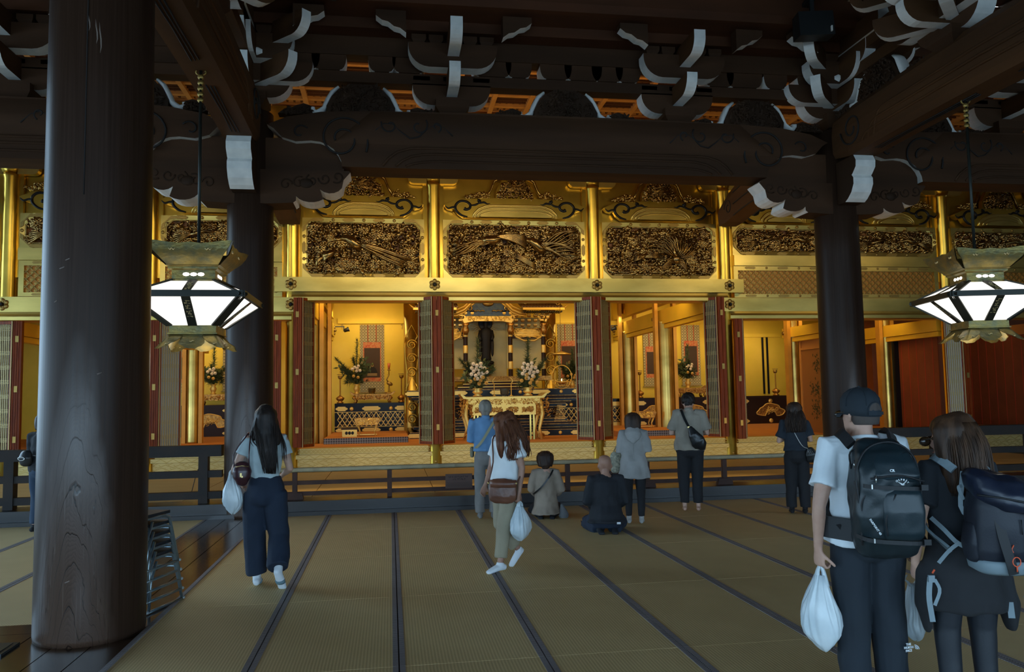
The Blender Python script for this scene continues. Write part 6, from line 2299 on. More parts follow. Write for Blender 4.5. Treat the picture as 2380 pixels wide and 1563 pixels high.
t = tag(MB().tube([(-3.05, 12.95, 0.21), (-3.02, 12.95, 0.30), (-2.95, 12.95, 0.60), (-2.92, 12.95, 0.66)], 0.006, 5).obj('cable', SPK), 'thin black cable rising behind the left fence', 'cable')

# ---- stacked tubular chairs behind the near pillar -----------------
TUBE = mat('blue_grey_steel_tube', (0.26, 0.33, 0.36), 0.3, 0.75)
SEAT = mat('dark_seat_pad', (0.016, 0.017, 0.02), 0.6)
RUBB = mat('pale_tube_glide', (0.40, 0.46, 0.48), 0.4, 0.3)


def stack_chair():
    t = thing('stacking_chair', 'lowest steel tube chair of the stack behind the near pillar', 'chair', (0, 0, 0), 0, 'stacked steel tube chairs')
    for s in (-1, 1):
        MB().tube([(0.235, s * 0.21, 0.015), (0.15, s * 0.20, 0.30), (0.12, s * 0.195, 0.395), (0.05, s * 0.19, 0.42), (-0.16, s * 0.185, 0.415), (-0.22, s * 0.18, 0.45), (-0.28, s * 0.175, 0.72), (-0.30, s * 0.17, 0.80)], 0.0125, 7).obj('side_tube', TUBE, t)
        MB().tube([(-0.24, s * 0.215, 0.015), (-0.20, s * 0.205, 0.25), (-0.12, s * 0.20, 0.39)], 0.0125, 7).obj('rear_leg', TUBE, t)
        o = MB().tube([(0.25, s * 0.21, 0.012), (-0.255, s * 0.215, 0.012)], 0.012, 7).obj('floor_runner', TUBE, t)
        for x in (0.25, -0.255):
            MB().ball((x, s * 0.212, 0.014), (0.02, 0.018, 0.014), 8, 4).obj('glide', RUBB, o)
    MB().tube([(0.15, -0.20, 0.30), (0.15, 0.20, 0.30)], 0.010, 6).obj('cross_tube', TUBE, t)
    MB().box(-0.17, 0.15, -0.185, 0.185, 0.425, 0.45).obj('seat', SEAT, t)
    rows = [[(-0.262 - 0.03 * k + 0.03 * (1 - (j / 3 - 1) ** 2) - 0.02, -0.16 + 0.32 * j / 6, 0.60 + 0.09 * k) for j in range(7)] for k in range(3)]
    m = MB().loft(rows, closed_ring=False)
    m.loft([[(p[0] + 0.012, p[1], p[2]) for p in r_] for r_ in rows][::-1], closed_ring=False)
    m.obj('backrest', SEAT, t)
    return t


ch = stack_chair()
ch.location = (-2.05, 7.17, 0.002)
ch.rotation_euler = (0, 0, R(72))
words = ['second from the floor', 'third from the floor', 'fourth from the floor', 'topmost']
for k in range(1, 5):
    dup(ch, (-2.05 - 0.006 * k, 7.17 - 0.012 * k, 0.002 + 0.082 * k), R(72), 'steel tube chair in the stack behind the near pillar, ' + words[k - 1])
# ================================================================ people
SKIN = mat('skin_light', (0.50, 0.30, 0.22), 0.55, var=(20, (0.46, 0.26, 0.19)))
SKIN2 = mat('skin_tanned', (0.36, 0.19, 0.13), 0.55, var=(20, (0.33, 0.165, 0.11)))
EYE = mat('eye_dark', (0.02, 0.015, 0.012), 0.2)
LIP = mat('lip', (0.36, 0.14, 0.11), 0.5)


def cloth(name, col, rough=0.85, k=0.82, sc_=5):
    return mat(name, col, rough, var=(sc_, tuple(c * k for c in col)), bump=(60, 0.12, 0.003))


def hairmat(name, col, col2):
    return mat(name, col, 0.5, spec=0.25, var=(26, col2, 3), bump=(42, 0.7, 0.006), stretch=(1, 1, 0.06))


H_BLACK = hairmat('black_hair', (0.012, 0.009, 0.008), (0.028, 0.018, 0.014))
H_BROWN = hairmat('dark_brown_hair', (0.022, 0.013, 0.010), (0.055, 0.030, 0.020))
H_AUB = hairmat('auburn_wavy_hair', (0.070, 0.022, 0.010), (0.16, 0.058, 0.026))
H_GREY = hairmat('grey_hair', (0.17, 0.15, 0.125), (0.28, 0.25, 0.21))
H_LONG = hairmat('straight_brown_hair', (0.032, 0.016, 0.009), (0.088, 0.043, 0.022))


def V(*a):
    return Vector(a)


def limb(mb, secs, side=(1, 0, 0), n=12, round_=True):
    """secs: (pos, r_side, r_other); elliptical tube with rounded ends"""
    P = [Vector(s[0]) for s in secs]
    side = Vector(side)
    rings = []
    k = len(P)
    data = [(P[i], secs[i][1], secs[i][2]) for i in range(k)]
    T = []
    for i in range(k):
        a, b = P[max(0, i - 1)], P[min(k - 1, i + 1)]
        T.append((b - a).normalized())
    if round_:
        p0, a0, b0 = data[0]
        p1, a1, b1 = data[-1]
        m0, m1 = min(a0, b0), min(a1, b1)
        data = [(p0 - T[0] * m0 * 0.92, a0 * 0.35, b0 * 0.35), (p0 - T[0] * m0 * 0.6, a0 * 0.8, b0 * 0.8)] + data + [(p1 + T[-1] * m1 * 0.6, a1 * 0.8, b1 * 0.8), (p1 + T[-1] * m1 * 0.92, a1 * 0.35, b1 * 0.35)]
        T = [T[0], T[0]] + T + [T[-1], T[-1]]
    for (p, a, b), t in zip(data, T):
        s = side - t * side.dot(t)
        if s.length < 1e-4:
            s = t.orthogonal()
        s.normalize()
        o = t.cross(s)
        rings.append([p + s * a * math.cos(2 * PI * j / n) + o * b * math.sin(2 * PI * j / n) for j in range(n)])
    mb.loft(rings)


def blob(name, mb, voxel, smooth, material, parent, fold=None, loc=None):
    """one continuous surface: voxel remesh of the overlapping parts, then smoothed; fold=(amp, fx, fz, seed)"""
    me = mb.mesh('tmp', material)
    o = bpy.data.objects.new('tmp', me)
    COL.objects.link(o)
    r = o.modifiers.new('r', 'REMESH')
    r.mode = 'VOXEL'
    r.voxel_size = voxel
    r.use_smooth_shade = True
    if smooth:
        s = o.modifiers.new('s', 'SMOOTH')
        s.factor = 0.5
        s.iterations = smooth
    dg = bpy.context.evaluated_depsgraph_get()
    new = bpy.data.meshes.new_from_object(o.evaluated_get(dg))
    bpy.data.objects.remove(o)
    bpy.data.meshes.remove(me)
    new.name = name
    new.materials.clear()
    new.materials.append(material)
    n = len(new.vertices)
    if fold and n:
        co = np.empty(n * 3)
        no = np.empty(n * 3)
        new.vertices.foreach_get('co', co)
        new.vertices.foreach_get('normal', no)
        co = co.reshape(-1, 3)
        no = no.reshape(-1, 3)
        amp, fx, fz, seed = fold
        d = np.array([mnoise.noise((p[0] * fx + seed + 0.5 * p[2] * fz, p[1] * fx, p[2] * fz + 0.6 * p[0] * fx)) for p in co])
        d2 = np.array([mnoise.noise((p[0] * fx * 2.3 - p[2] * fz * 1.6, p[1] * fx * 2.3 + seed, p[2] * fz * 2.4)) for p in co])
        co = co + no * (amp * (d + 0.45 * d2))[:, None]
        new.vertices.foreach_set('co', co.reshape(-1))
    new.polygons.foreach_set('use_smooth', [True] * len(new.polygons))
    new.update()
    return mk(name, new, parent, loc)


def ribbon(mb, pts, w, nrm, t=0.004, mi=0):
    P = [Vector(p) for p in pts]
    k = len(P)
    rows = []
    for i in range(k):
        tg = (P[min(k - 1, i + 1)] - P[max(0, i - 1)]).normalized()
        nn = Vector(nrm[i] if isinstance(nrm[0], (tuple, list, Vector)) else nrm)
        sd = tg.cross(nn).normalized()
        nn = sd.cross(tg)
        rows.append([P[i] - sd * w / 2 - nn * t / 2, P[i] + sd * w / 2 - nn * t / 2, P[i] + sd * w / 2 + nn * t / 2, P[i] - sd * w / 2 + nn * t / 2])
    mb.loft(rows, mi, smooth=False)


def hand(mb, w, d, palm, s=1.0, curl=0.5, left=True, thumb_in=0.5):
    """palm, four unequal bent fingers and a thumb. w wrist, d towards the knuckles, palm = palm normal"""
    w, d, palm = Vector(w), Vector(d).normalized(), Vector(palm)
    palm = (palm - d * palm.dot(d)).normalized()
    ac = d.cross(palm)          # across
    th = ac if left else -ac    # thumb side
    kn = w + d * 0.092 * s
    limb(mb, [(w - d * 0.02 * s, 0.026 * s, 0.021 * s), (w + d * 0.02 * s, 0.030 * s, 0.018 * s), (w + d * 0.06 * s, 0.040 * s, 0.016 * s), (kn, 0.040 * s, 0.014 * s)], th, 10)
    for q, (off, L) in enumerate(((0.030, 0.072), (0.010, 0.080), (-0.010, 0.074), (-0.029, 0.058))):
        p = kn + th * off * s - d * 0.004 * s * abs(q - 1)
        dd = (d + th * off * 1.6).normalized()
        ax = dd.cross(palm).normalized()
        pts = [(p - dd * 0.02 * s, 0.0095 * s, 0.0095 * s), (p, 0.0092 * s, 0.0095 * s)]
        for k, f in enumerate((0.45, 0.30, 0.25)):
            dd = Matrix.Rotation(curl * (0.75 if k == 0 else 1.0) * (1 + 0.08 * q), 3, ax) @ dd
            p = p + dd * L * f * s
            r_ = (0.0088 - 0.0011 * k) * s
            pts.append((p, r_, r_))
        limb(mb, pts, th, 7)
    # thumb leaves the side of the palm near its base
    p = w + d * 0.028 * s + th * 0.024 * s
    dd = (d * 0.75 + th * 0.75 + palm * 0.35 * thumb_in).normalized()
    pts = [(p - dd * 0.01 * s, 0.013 * s, 0.012 * s)]
    for k, L in enumerate((0.038, 0.030, 0.024)):
        p = p + dd * L * s
        pts.append((p, (0.0115 - 0.001 * k) * s, (0.011 - 0.001 * k) * s))
        dd = (dd + d * 0.25 + palm * 0.25 * thumb_in).normalized()
    limb(mb, pts, palm, 7)


HEADP = [(0.0, 0.052, 0.026, 0.026), (0.018, 0.046, 0.043, 0.044), (0.045, 0.032, 0.056, 0.064), (0.085, 0.016, 0.066, 0.084), (0.125, 0.004, 0.073, 0.094), (0.165, 0.0, 0.074, 0.094), (0.195, 0.0, 0.062, 0.080), (0.215, 0.0, 0.040, 0.052), (0.222, 0.0, 0.015, 0.02)]


class Person:
    pass


def person(label, x, y, rz, H, skin=None, arms=None, legs=None, head=(0, 0), lean=0.0, voxel=0.011, female=False, dz=0.0, dy=0.0, girth=1.0, hands=None, feet=True, group=None, belly=0.0):
    """continuous body standing at x, y, facing local +y. Coordinates are for 1.70 m and scaled by H/1.70"""
    skin = skin or SKIN
    t = thing('person', label, 'person', (x, y, 0.0), rz, group)
    k = H / 1.70
    P = Person()
    P.t, P.k, P.skin, P.female, P.dz, P.dy, P.girth, P.vox = t, k, skin, female, dz, dy, girth, voxel
    piv = Vector((0, dy, 0.90 + dz))
    L = Matrix.Translation(piv) @ Matrix.Rotation(-lean, 4, 'X') @ Matrix.Translation(-piv) @ Matrix.Translation((0, dy, dz))
    P.U = lambda p: (L @ Vector(p)) * k          # upper body point
    P.D = lambda p: Vector(p) * k                # leg point
    sh = 0.158 if female else 0.178
    P.sh = sh
    A = arms or {}
    P.arm = {}
    for s, nm in ((-1, 'L'), (1, 'R')):
        e, w = A.get(nm, ((s * (sh + 0.055), -0.02, 1.095), (s * (sh + 0.06), 0.05, 0.85)))
        P.arm[nm] = ((s * sh, -0.005, 1.385), e, w)
    G = legs or {}
    P.leg = {}
    for s, nm in ((-1, 'L'), (1, 'R')):
        P.leg[nm] = G.get(nm, ((s * 0.09, 0, 0.87), (s * 0.095, 0.015, 0.48), (s * 0.095, -0.01, 0.085), (s * 0.03, 1.0, -0.12)))
    mb = MB()
    g = girth
    U, D = P.U, P.D
    tors = [(0.89, 0.130, 0.090, 0.0), (0.95, 0.148, 0.105, -0.005), (1.05, 0.126, 0.090, 0.005), (1.16, 0.135, 0.098, 0.01), (1.28, 0.150, 0.105, 0.01), (1.37, 0.150, 0.088, 0.0), (1.42, 0.10, 0.065, -0.01), (1.45, 0.055, 0.055, -0.01)]
    P.tors = tors
    limb(mb, [(U((0, yc, z)), a * k * g * (0.93 if female else 1), b * k * g) for z, a, b, yc in tors])
    yaw, pitch = head
    hs = 1.10
    chin = U((0, 0.0, (H - 0.226 * hs) / k))
    nb = U((0, -0.012, 1.42))
    HM = Matrix.Translation(chin + Vector((0, 0.0, 0))) @ Matrix.Rotation(yaw - 0.0, 4, 'Z') @ Matrix.Rotation(-pitch - lean * 0.6, 4, 'X') @ Matrix.Scale(hs, 4)
    P.HM = HM
    Hd = lambda p: HM @ Vector(p)
    P.Hd = Hd
    limb(mb, [(nb, 0.058 * k, 0.058 * k), (nb.lerp(Hd((0, -0.012, 0.05)), 0.55), 0.052 * k, 0.054 * k), (Hd((0, -0.012, 0.06)), 0.05 * k, 0.055 * k)])
    rings = []
    for z, yc, a, b in HEADP:
        rings.append([Hd((a * math.cos(2 * PI * j / 16), yc + b * math.sin(2 * PI * j / 16), z)) for j in range(16)])
    mb.loft(rings)
    limb(mb, [(Hd((0, 0.095, 0.125)), 0.008 * k, 0.010 * k), (Hd((0, 0.112, 0.088)), 0.013 * k, 0.013 * k), (Hd((0, 0.10, 0.072)), 0.015 * k, 0.010 * k)], n=8)
    for s in (-1, 1):
        limb(mb, [(Hd((s * 0.072, -0.004, 0.118)), 0.008 * k, 0.020 * k), (Hd((s * 0.080, -0.010, 0.098)), 0.010 * k, 0.022 * k), (Hd((s * 0.072, 0.002, 0.072)), 0.007 * k, 0.010 * k)], n=8)
    for nm, s in (('L', -1), ('R', 1)):
        a, e, w = [U(p) for p in P.arm[nm]]
        limb(mb, [(a, 0.052 * k, 0.055 * k), (a.lerp(e, 0.35), 0.046 * k * g, 0.048 * k * g), (a.lerp(e, 0.8), 0.038 * k * g, 0.039 * k * g), (e, 0.037 * k, 0.037 * k), (e.lerp(w, 0.25), 0.038 * k, 0.036 * k), (e.lerp(w, 0.7), 0.029 * k, 0.027 * k), (w, 0.025 * k, 0.021 * k)], n=10)
        h = (hands or {}).get(nm)
        d = (w - e).normalized()
        if h is None:
            h = (d, (-s * 0.9, 0.45, 0.0), 0.45)
        hand(mb, w, h[0], h[1], k * 0.97, h[2], left=(nm == 'L'), thumb_in=h[3] if len(h) > 3 else 0.5)
        hp, kn, an, ft = P.leg[nm]
        hp, kn, an = D(hp), D(kn), D(an)
        limb(mb, [(hp, 0.078 * k, 0.085 * k), (hp.lerp(kn, 0.5), 0.068 * k, 0.072 * k), (kn, 0.052 * k, 0.055 * k), (kn.lerp(an, 0.3), 0.050 * k, 0.054 * k), (kn.lerp(an, 0.75), 0.036 * k, 0.038 * k), (an, 0.034 * k, 0.036 * k)], n=10)
        f = Vector(ft).normalized()
        toe = an + f * 0.15 * k + Vector((0, 0, -0.045 * k))
        heel = an - f * 0.045 * k + Vector((0, 0, -0.045 * k))
        sd = f.cross(Vector((0, 0, 1))).normalized()
        limb(mb, [(heel, 0.028 * k, 0.030 * k), (an + Vector((0, 0, -0.03 * k)), 0.032 * k, 0.036 * k), (an.lerp(toe, 0.55) + Vector((0, 0, -0.012 * k)), 0.038 * k, 0.026 * k), (toe, 0.038 * k, 0.016 * k)], side=sd, n=10)
    P.body = blob('body', mb, voxel, 2, skin, t)
    for s in (-1, 1):
        MB().ball(Hd((s * 0.031, 0.0835, 0.112)), 0.011 * k, 8, 6).obj('eye', EYE, P.body)
    MB().ball(Hd((0, 0.092, 0.042)), (0.022 * k, 0.008 * k, 0.006 * k), 8, 5).obj('mouth', LIP, P.body)
    return P


def shirt(P, m, hem=0.95, sleeve=0.55, loose=1.12, flare=1.0, name='shirt', fold=0.017, vox=0.012, slv_w=1.25, seed=1.0, back=0.0, hemw=None, tuck=False):
    mb = MB()
    k, U = P.k, P.U
    secs = []
    z0 = hem
    for z, a, b, yc in [(z0, 0, 0, 0)] + [q for q in P.tors if q[0] > z0 + 0.03]:
        if a == 0:
            a, b, yc = (0.155, 0.112, 0.0) if z0 > 0.8 else (0.165 * flare, 0.125 * flare, 0.0)
            if hemw:
                a, b = hemw
        fm = (0.93 if P.female else 1)
        if z > 1.40:
            secs.append((U((0, yc, z)), a * k * 1.06, b * k * 1.12))
        else:
            ww = max(a, 0.150) if z > 1.0 else max(a, 0.168)
            if z < 1.0:
                b = max(b, 0.125)
            if tuck and z < 1.12:
                ww, b = 0.122, 0.088
            secs.append((U((0, yc - back * (z < 1.3), z)), ww * k * loose * P.girth * fm, max(b, 0.098) * k * loose * P.girth))
    limb(mb, secs, n=16, round_=False)
    for nm in ('L', 'R'):
        a, e, w = [U(p) for p in P.arm[nm]]
        nk = U((0, -0.01, 1.40))
        g_ = max(1.0, P.girth) * k
        pts = [(nk.lerp(a, 0.45), 0.066 * g_, 0.066 * g_), (a, 0.067 * g_, 0.068 * g_)]
        if sleeve <= 1:
            for f in (0.5, 1.0):
                r_ = (0.054 + (0.006 if f == 1 else 0)) * k * slv_w * 0.92
                pts.append((a.lerp(e, sleeve * f), r_, r_))
        else:
            pts.append((a.lerp(e, 0.5), 0.056 * k * slv_w * 0.9, 0.056 * k * slv_w * 0.9))
            pts.append((e, 0.050 * k * slv_w * 0.9, 0.050 * k * slv_w * 0.9))
            f = sleeve - 1
            pts.append((e.lerp(w, f * 0.5), 0.046 * k * slv_w * 0.9, 0.046 * k * slv_w * 0.9))
            pts.append((e.lerp(w, f), 0.038 * k * slv_w, 0.038 * k * slv_w))
        limb(mb, pts, n=12, round_=False)
    return blob(name, mb, vox, 3, m, P.t, (fold, 8.0, 5.0, seed))


def trousers(P, m, waist=0.99, hem=0.10, wt=0.092, wk=0.075, wh=0.07, name='trousers', fold=0.015, vox=0.012, seat=1.08, seed=3.0, hipw=0.168):
    mb = MB()
    k, U, D = P.k, P.U, P.D
    fm = 0.97 if P.female else 1.0
    limb(mb, [(U((0, 0.0, waist)), 0.138 * k * P.girth, 0.105 * k * P.girth), (U((0, -0.005, 0.93)), hipw * k * P.girth * fm, 0.122 * k * seat), (U((0, -0.01, 0.86)), hipw * 1.02 * k * P.girth * fm, 0.125 * k * seat), (U((0, 0, 0.80)), hipw * 0.98 * k * fm, 0.115 * k), (U((0, 0, 0.765)), hipw * 0.8 * k * fm, 0.085 * k)], n=16, round_=False)
    for nm in ('L', 'R'):
        hp, kn, an, ft = P.leg[nm]
        hp, kn, an = D(hp), D(kn), D(an)
        f = 1 - (hem - 0.085) / max(0.1, 0.40)
        end = kn.lerp(an, f) if hem is not None else an
        limb(mb, [(hp + Vector((0, 0, 0.02 * k)), wt * k, 0.105 * k), (hp.lerp(kn, 0.35), wt * 0.98 * k, 0.100 * k), (hp.lerp(kn, 0.7), (wt * 0.55 + wk * 0.45) * k, 0.088 * k), (kn, wk * k, max(wk, 0.074) * k), (kn.lerp(end, 0.5), (wk + wh) / 2 * k, (wk + wh) / 2 * k), (end, wh * k, wh * 1.08 * k)], n=14, round_=False)
    return blob(name, mb, vox, 3, m, P.t, (fold, 6.0, 3.2, seed))


def socks(P, m, top=0.12, name='sock', names=('L', 'R'), sole=None):
    k, D = P.k, P.D
    for nm in names:
        mb = MB()
        hp, kn, an, ft = P.leg[nm]
        kn, an = D(kn), D(an)
        f = Vector(ft).normalized()
        up = (kn - an).normalized()
        sd = f.cross(Vector((0, 0, 1))).normalized()
        toe = an + f * 0.155 * k + Vector((0, 0, -0.045 * k))
        heel = an - f * 0.048 * k + Vector((0, 0, -0.045 * k))
        limb(mb, [(an + up * top * k * 0.6, 0.042 * k, 0.044 * k), (an, 0.041 * k, 0.043 * k), (an + Vector((0, 0, -0.03 * k)), 0.038 * k, 0.040 * k)], n=10, round_=False)
        limb(mb, [(heel, 0.034 * k, 0.036 * k), (an + Vector((0, 0, -0.03 * k)), 0.038 * k, 0.042 * k), (an.lerp(toe, 0.55) + Vector((0, 0, -0.010 * k)), 0.045 * k, 0.032 * k), (toe, 0.044 * k, 0.021 * k)], side=sd, n=12)
        o = blob(name, mb, 0.009, 2, m, P.t)
        if sole:
            mid = heel.lerp(toe, 0.55)
            n_ = f.cross(sd)
            b = MB()
            limb(b, [(heel.lerp(toe, 0.50), 0.047 * k, 0.036 * k), (heel.lerp(toe, 0.68), 0.047 * k, 0.033 * k)], side=sd, n=12, round_=False)
            b.obj('sock_band', sole, o)


def scalp(P, m, grow=0.012, low=0.05, front=0.06, name='hair', fold=0.004, nape=0.02, seed=2.0, bulk=1.0, vox=0.010):
    """hair cap hugging the skull, open at the face"""
    mb = MB()
    k = P.k
    rings = []
    for z, yc, a, b in [(low, -0.030, 0.062 * bulk, 0.058), (0.085, -0.020, 0.072 * bulk, 0.078), (0.125, -0.012, 0.078 * bulk, 0.090), (0.165, -0.004, 0.078 * bulk, 0.096), (0.197, 0.0, 0.066 * bulk, 0.083), (0.222, 0.0, 0.040, 0.052), (0.231, 0.0, 0.012, 0.016)]:
        rings.append([P.Hd(((a + grow * (z > 0.03)) * math.cos(2 * PI * j / 18), yc + (b + grow) * math.sin(2 * PI * j / 18), z)) for j in range(18)])
    mb.loft(rings)
    if nape:
        limb(mb, [(P.Hd((0, -0.060, 0.09)), 0.062 * k, 0.036 * k), (P.Hd((0, -0.058, 0.03)), 0.050 * k, 0.026 * k), (P.Hd((0, -0.052, nape - 0.02)), 0.036 * k, 0.016 * k)])
    for s in (-1, 1):
        limb(mb, [(P.Hd((s * 0.074, 0.03, 0.15)), 0.012 * k, 0.035 * k), (P.Hd((s * 0.073, 0.030, 0.10)), 0.008 * k, 0.016 * k)])
    return mb, lambda: blob(name, mb, vox, 2, m, P.t, (fold, 30, 8, seed))


def strands(P, paths, m, n, spread, seed, r=0.0035, name='hair_strand', wave=0.006, fq=5):
    """loose locks following the given paths"""
    rnd = random.Random(seed)
    mb = MB()
    for _ in range(n):
        pa, pb = rnd.choice(paths)
        f = rnd.random()
        off = V(rnd.gauss(0, spread), rnd.gauss(0, spread * 0.5), 0)
        wv = rnd.uniform(0, 6)
        pts = []
        base = smooth_path([Vector(a).lerp(Vector(b), f) for a, b in zip(pa, pb)], 9)
        for i, p in enumerate(base):
            u = i / 8
            pts.append(p + off * u + V(wave * u ** 0.5 * math.sin(wv + fq * u), wave * 0.7 * math.cos(wv * 2 + fq * 0.8 * u), 0))
        pts = smooth_path(pts, 12)
        mb.tube(pts, [r * (1.0 - 0.5 * abs(2 * i / 11 - 1)) if i < 11 else r * 0.2 for i in range(12)], 4)
    return stuff(mb.obj(name, m, P.t))


# ---- fabrics ---------------------------------------------------------
C_PALEBLUE = cloth('pale_grey_blue_jersey', (0.50, 0.60, 0.62))
C_NAVY = cloth('navy_trouser_cloth', (0.010, 0.020, 0.042))
C_BLUE = cloth('blue_shirt_cotton', (0.13, 0.27, 0.47))
C_GREYT = cloth('grey_trouser_cloth', (0.19, 0.18, 0.17))
C_WHITE = cloth('white_tshirt_cotton', (0.70, 0.74, 0.76), k=0.92)
C_KHAKI = cloth('khaki_trouser_cloth', (0.30, 0.26, 0.18))
C_BEIGE = cloth('beige_shirt_cotton', (0.34, 0.27, 0.21))
C_DARK = cloth('black_knit', (0.012, 0.014, 0.019))
C_DKNAVY = cloth('dark_navy_cotton', (0.014, 0.021, 0.032))
C_JKT = cloth('grey_jacket_cloth', (0.31, 0.30, 0.29))
C_POLO = cloth('taupe_polo_knit', (0.29, 0.25, 0.20))
C_BLKT = cloth('black_trouser_cloth', (0.010, 0.010, 0.013))
C_SOCKW = cloth('white_sock', (0.72, 0.76, 0.80), k=0.9)
C_SOCKG = cloth('grey_sock', (0.42, 0.40, 0.38))
C_SOCKB = cloth('blue_grey_sock_band', (0.16, 0.26, 0.30))
LTHR = mat('brown_leather', (0.14, 0.052, 0.028), 0.38, var=(7, (0.10, 0.036, 0.02)), bump=(50, 0.15))
BURG = mat('burgundy_leather', (0.050, 0.014, 0.018), 0.3, var=(7, (0.035, 0.010, 0.013)))
BLEA = mat('black_soft_leather', (0.012, 0.013, 0.014), 0.33, bump=(30, 0.2))
PLAS = mat('white_plastic_film', (0.66, 0.72, 0.74), 0.3, var=(5, (0.50, 0.58, 0.62)), bump=(16, 0.35, 0.01))
BRASS = mat('brass_hardware', (0.55, 0.40, 0.16), 0.3, 0.8)


def plastic_bag(lab, P, top, w, h, d=0.07, seed=1, twist=0.0, gap=0.05, tie=False):
    """limp white carrier bag hanging from P.top (world-local of the person), with two loop handles"""
    t = thing('plastic_bag', lab, 'plastic bag', (P.t.matrix_basis @ Vector(top)), P.t.rotation_euler.z + twist, 'white plastic carrier bags')
    rnd = random.Random(seed)
    rings = []
    n = 56
    prof = [(-0.10, 0.24, 0.35), (-0.20, 0.36, 0.5), (-0.32, 0.56, 0.75), (-0.46, 0.80, 0.95), (-0.58, 0.95, 1.0), (-0.70, 1.0, 1.05), (-0.80, 0.93, 1.0), (-0.88, 0.74, 0.85), (-0.94, 0.50, 0.65), (-0.985, 0.24, 0.35), (-1.0, 0.06, 0.1)]
    ph = [rnd.uniform(0, 6) for _ in range(6)]
    if tie:
        prof = [(z, a * (0.75 if z > -0.6 else 1), b) for z, a, b in prof]
    for zz, a, b in prof:
        ring = []
        up = max(0.0, 1 + zz * 1.25)
        for j in range(n):
            q = 2 * PI * j / n
            rr = 1 + 0.20 * up * math.sin(9 * q + ph[0]) + 0.10 * (0.4 + up) * math.sin(14 * q + ph[1] + zz * 2) + 0.07 * math.sin(4 * q + zz * 9 + ph[2]) + 0.035 * math.sin(7 * q - zz * 13 + ph[3])
            sg = lambda v: abs(v) ** 0.8 * (1 if v >= 0 else -1)
            ring.append((w / 2 * a * rr * sg(math.cos(q)) + 0.05 * w * math.sin(zz * 4 + ph[4]), d * b * rr * sg(math.sin(q)), zz * h + 0.012 * math.sin(3 * q + ph[5]) * (zz < -0.8)))
        rings.append(ring)
    MB().loft(rings).obj('bag_body', PLAS, t)
    for s in (-1, 1):
        mb = MB()
        if not tie:
            path = smooth_path([(s * w * 0.13, 0, -0.24 * h), (s * w * 0.10, 0, -0.14 * h), (s * gap * 0.6, 0, -0.05 * h), (0.0, 0.0, 0.008)], 12)
            mb.tube(path, [0.034 - 0.0018 * i for i in range(12)], 8, flat=(1.0, 0.55))
        else:
            mb.tube(smooth_path([(s * 0.012, 0, -0.14 * h), (s * 0.03, 0, -0.07 * h), (s * 0.05, 0, -0.02 * h), (s * 0.03, 0, 0.015)], 9), [0.016 - 0.0012 * i for i in range(9)], 6, flat=(1, 0.4))
        mb.obj('handle', PLAS, t)
    return t


def carried(name, lab, cat, P):
    return thing(name, lab, cat, (P.t.location.x, P.t.location.y, 0.0), P.t.rotation_euler.z)


# ---- 1 long-haired woman walking away --------------------------------
P = person('person with very long dark hair, pale blue T-shirt and wide navy trousers, walking away', -1.14, 7.66, R(7), 1.63, female=True, voxel=0.009,
           arms={'L': ((-0.275, -0.05, 1.12), (-0.245, 0.12, 1.00)), 'R': ((0.225, 0.0, 1.10), (0.16, 0.16, 1.03))},
           legs={'L': ((-0.09, 0.02, 0.87), (-0.10, 0.07, 0.48), (-0.075, 0.06, 0.085), (0.05, 1, -0.1)), 'R': ((0.09, -0.02, 0.87), (0.125, 0.0, 0.46), (0.125, -0.22, 0.185), (0.25, 0.55, -0.9))})
shirt(P, C_PALEBLUE, 0.96, 0.52, 1.14, seed=1.3, slv_w=1.3, tuck=True, hemw=(0.12, 0.088))
trousers(P, C_NAVY, 1.035, 0.115, 0.110, 0.104, 0.100, seed=4.0, hipw=0.178)
socks(P, C_SOCKW, 0.10, sole=C_SOCKB)
mb, fin = scalp(P, H_BLACK, 0.016, 0.03, nape=0)
k = P.k
limb(mb, [(V(0, -0.03, 1.66) * k, 0.08 * k, 0.075 * k), (V(0, -0.075, 1.56) * k, 0.098 * k, 0.062 * k), (V(0.005, -0.115, 1.42) * k, 0.098 * k, 0.045 * k), (V(0.025, -0.15, 1.30) * k, 0.074 * k, 0.035 * k), (V(0.045, -0.155, 1.20) * k, 0.060 * k, 0.03 * k), (V(0.05, -0.15, 1.13) * k, 0.040 * k, 0.018 * k)])
limb(mb, [(V(-0.075, 0.0, 1.58) * k, 0.035 * k, 0.06 * k), (V(-0.10, -0.05, 1.46) * k, 0.04 * k, 0.05 * k), (V(-0.11, -0.09, 1.40) * k, 0.02 * k, 0.03 * k)])
limb(mb, [(V(0.075, 0.0, 1.58) * k, 0.035 * k, 0.06 * k), (V(0.10, -0.05, 1.46) * k, 0.04 * k, 0.05 * k), (V(0.11, -0.10, 1.36) * k, 0.03 * k, 0.03 * k)])
fin()
a = [V(-0.07, -0.06, 1.66) * k, V(-0.10, -0.125, 1.5) * k, V(-0.055, -0.17, 1.3) * k, V(0.0, -0.178, 1.08) * k]
b = [V(0.07, -0.06, 1.66) * k, V(0.10, -0.125, 1.5) * k, V(0.098, -0.176, 1.3) * k, V(0.095, -0.178, 1.07) * k]
strands(P, [(a, b)], H_BLACK, 150, 0.016, 1)
a = [V(0.09, -0.03, 1.58) * k, V(0.13, -0.09, 1.44) * k, V(0.145, -0.145, 1.3) * k, V(0.16, -0.15, 1.18) * k]
b = [V(0.09, -0.03, 1.58) * k, V(0.16, -0.07, 1.42) * k, V(0.20, -0.12, 1.3) * k, V(0.185, -0.14, 1.2) * k]
strands(P, [(a, b)], H_BLACK, 9, 0.012, 2, 0.0042)
a = [V(-0.09, -0.03, 1.58) * k, V(-0.125, -0.10, 1.45) * k, V(-0.12, -0.145, 1.38) * k, V(-0.09, -0.15, 1.33) * k]
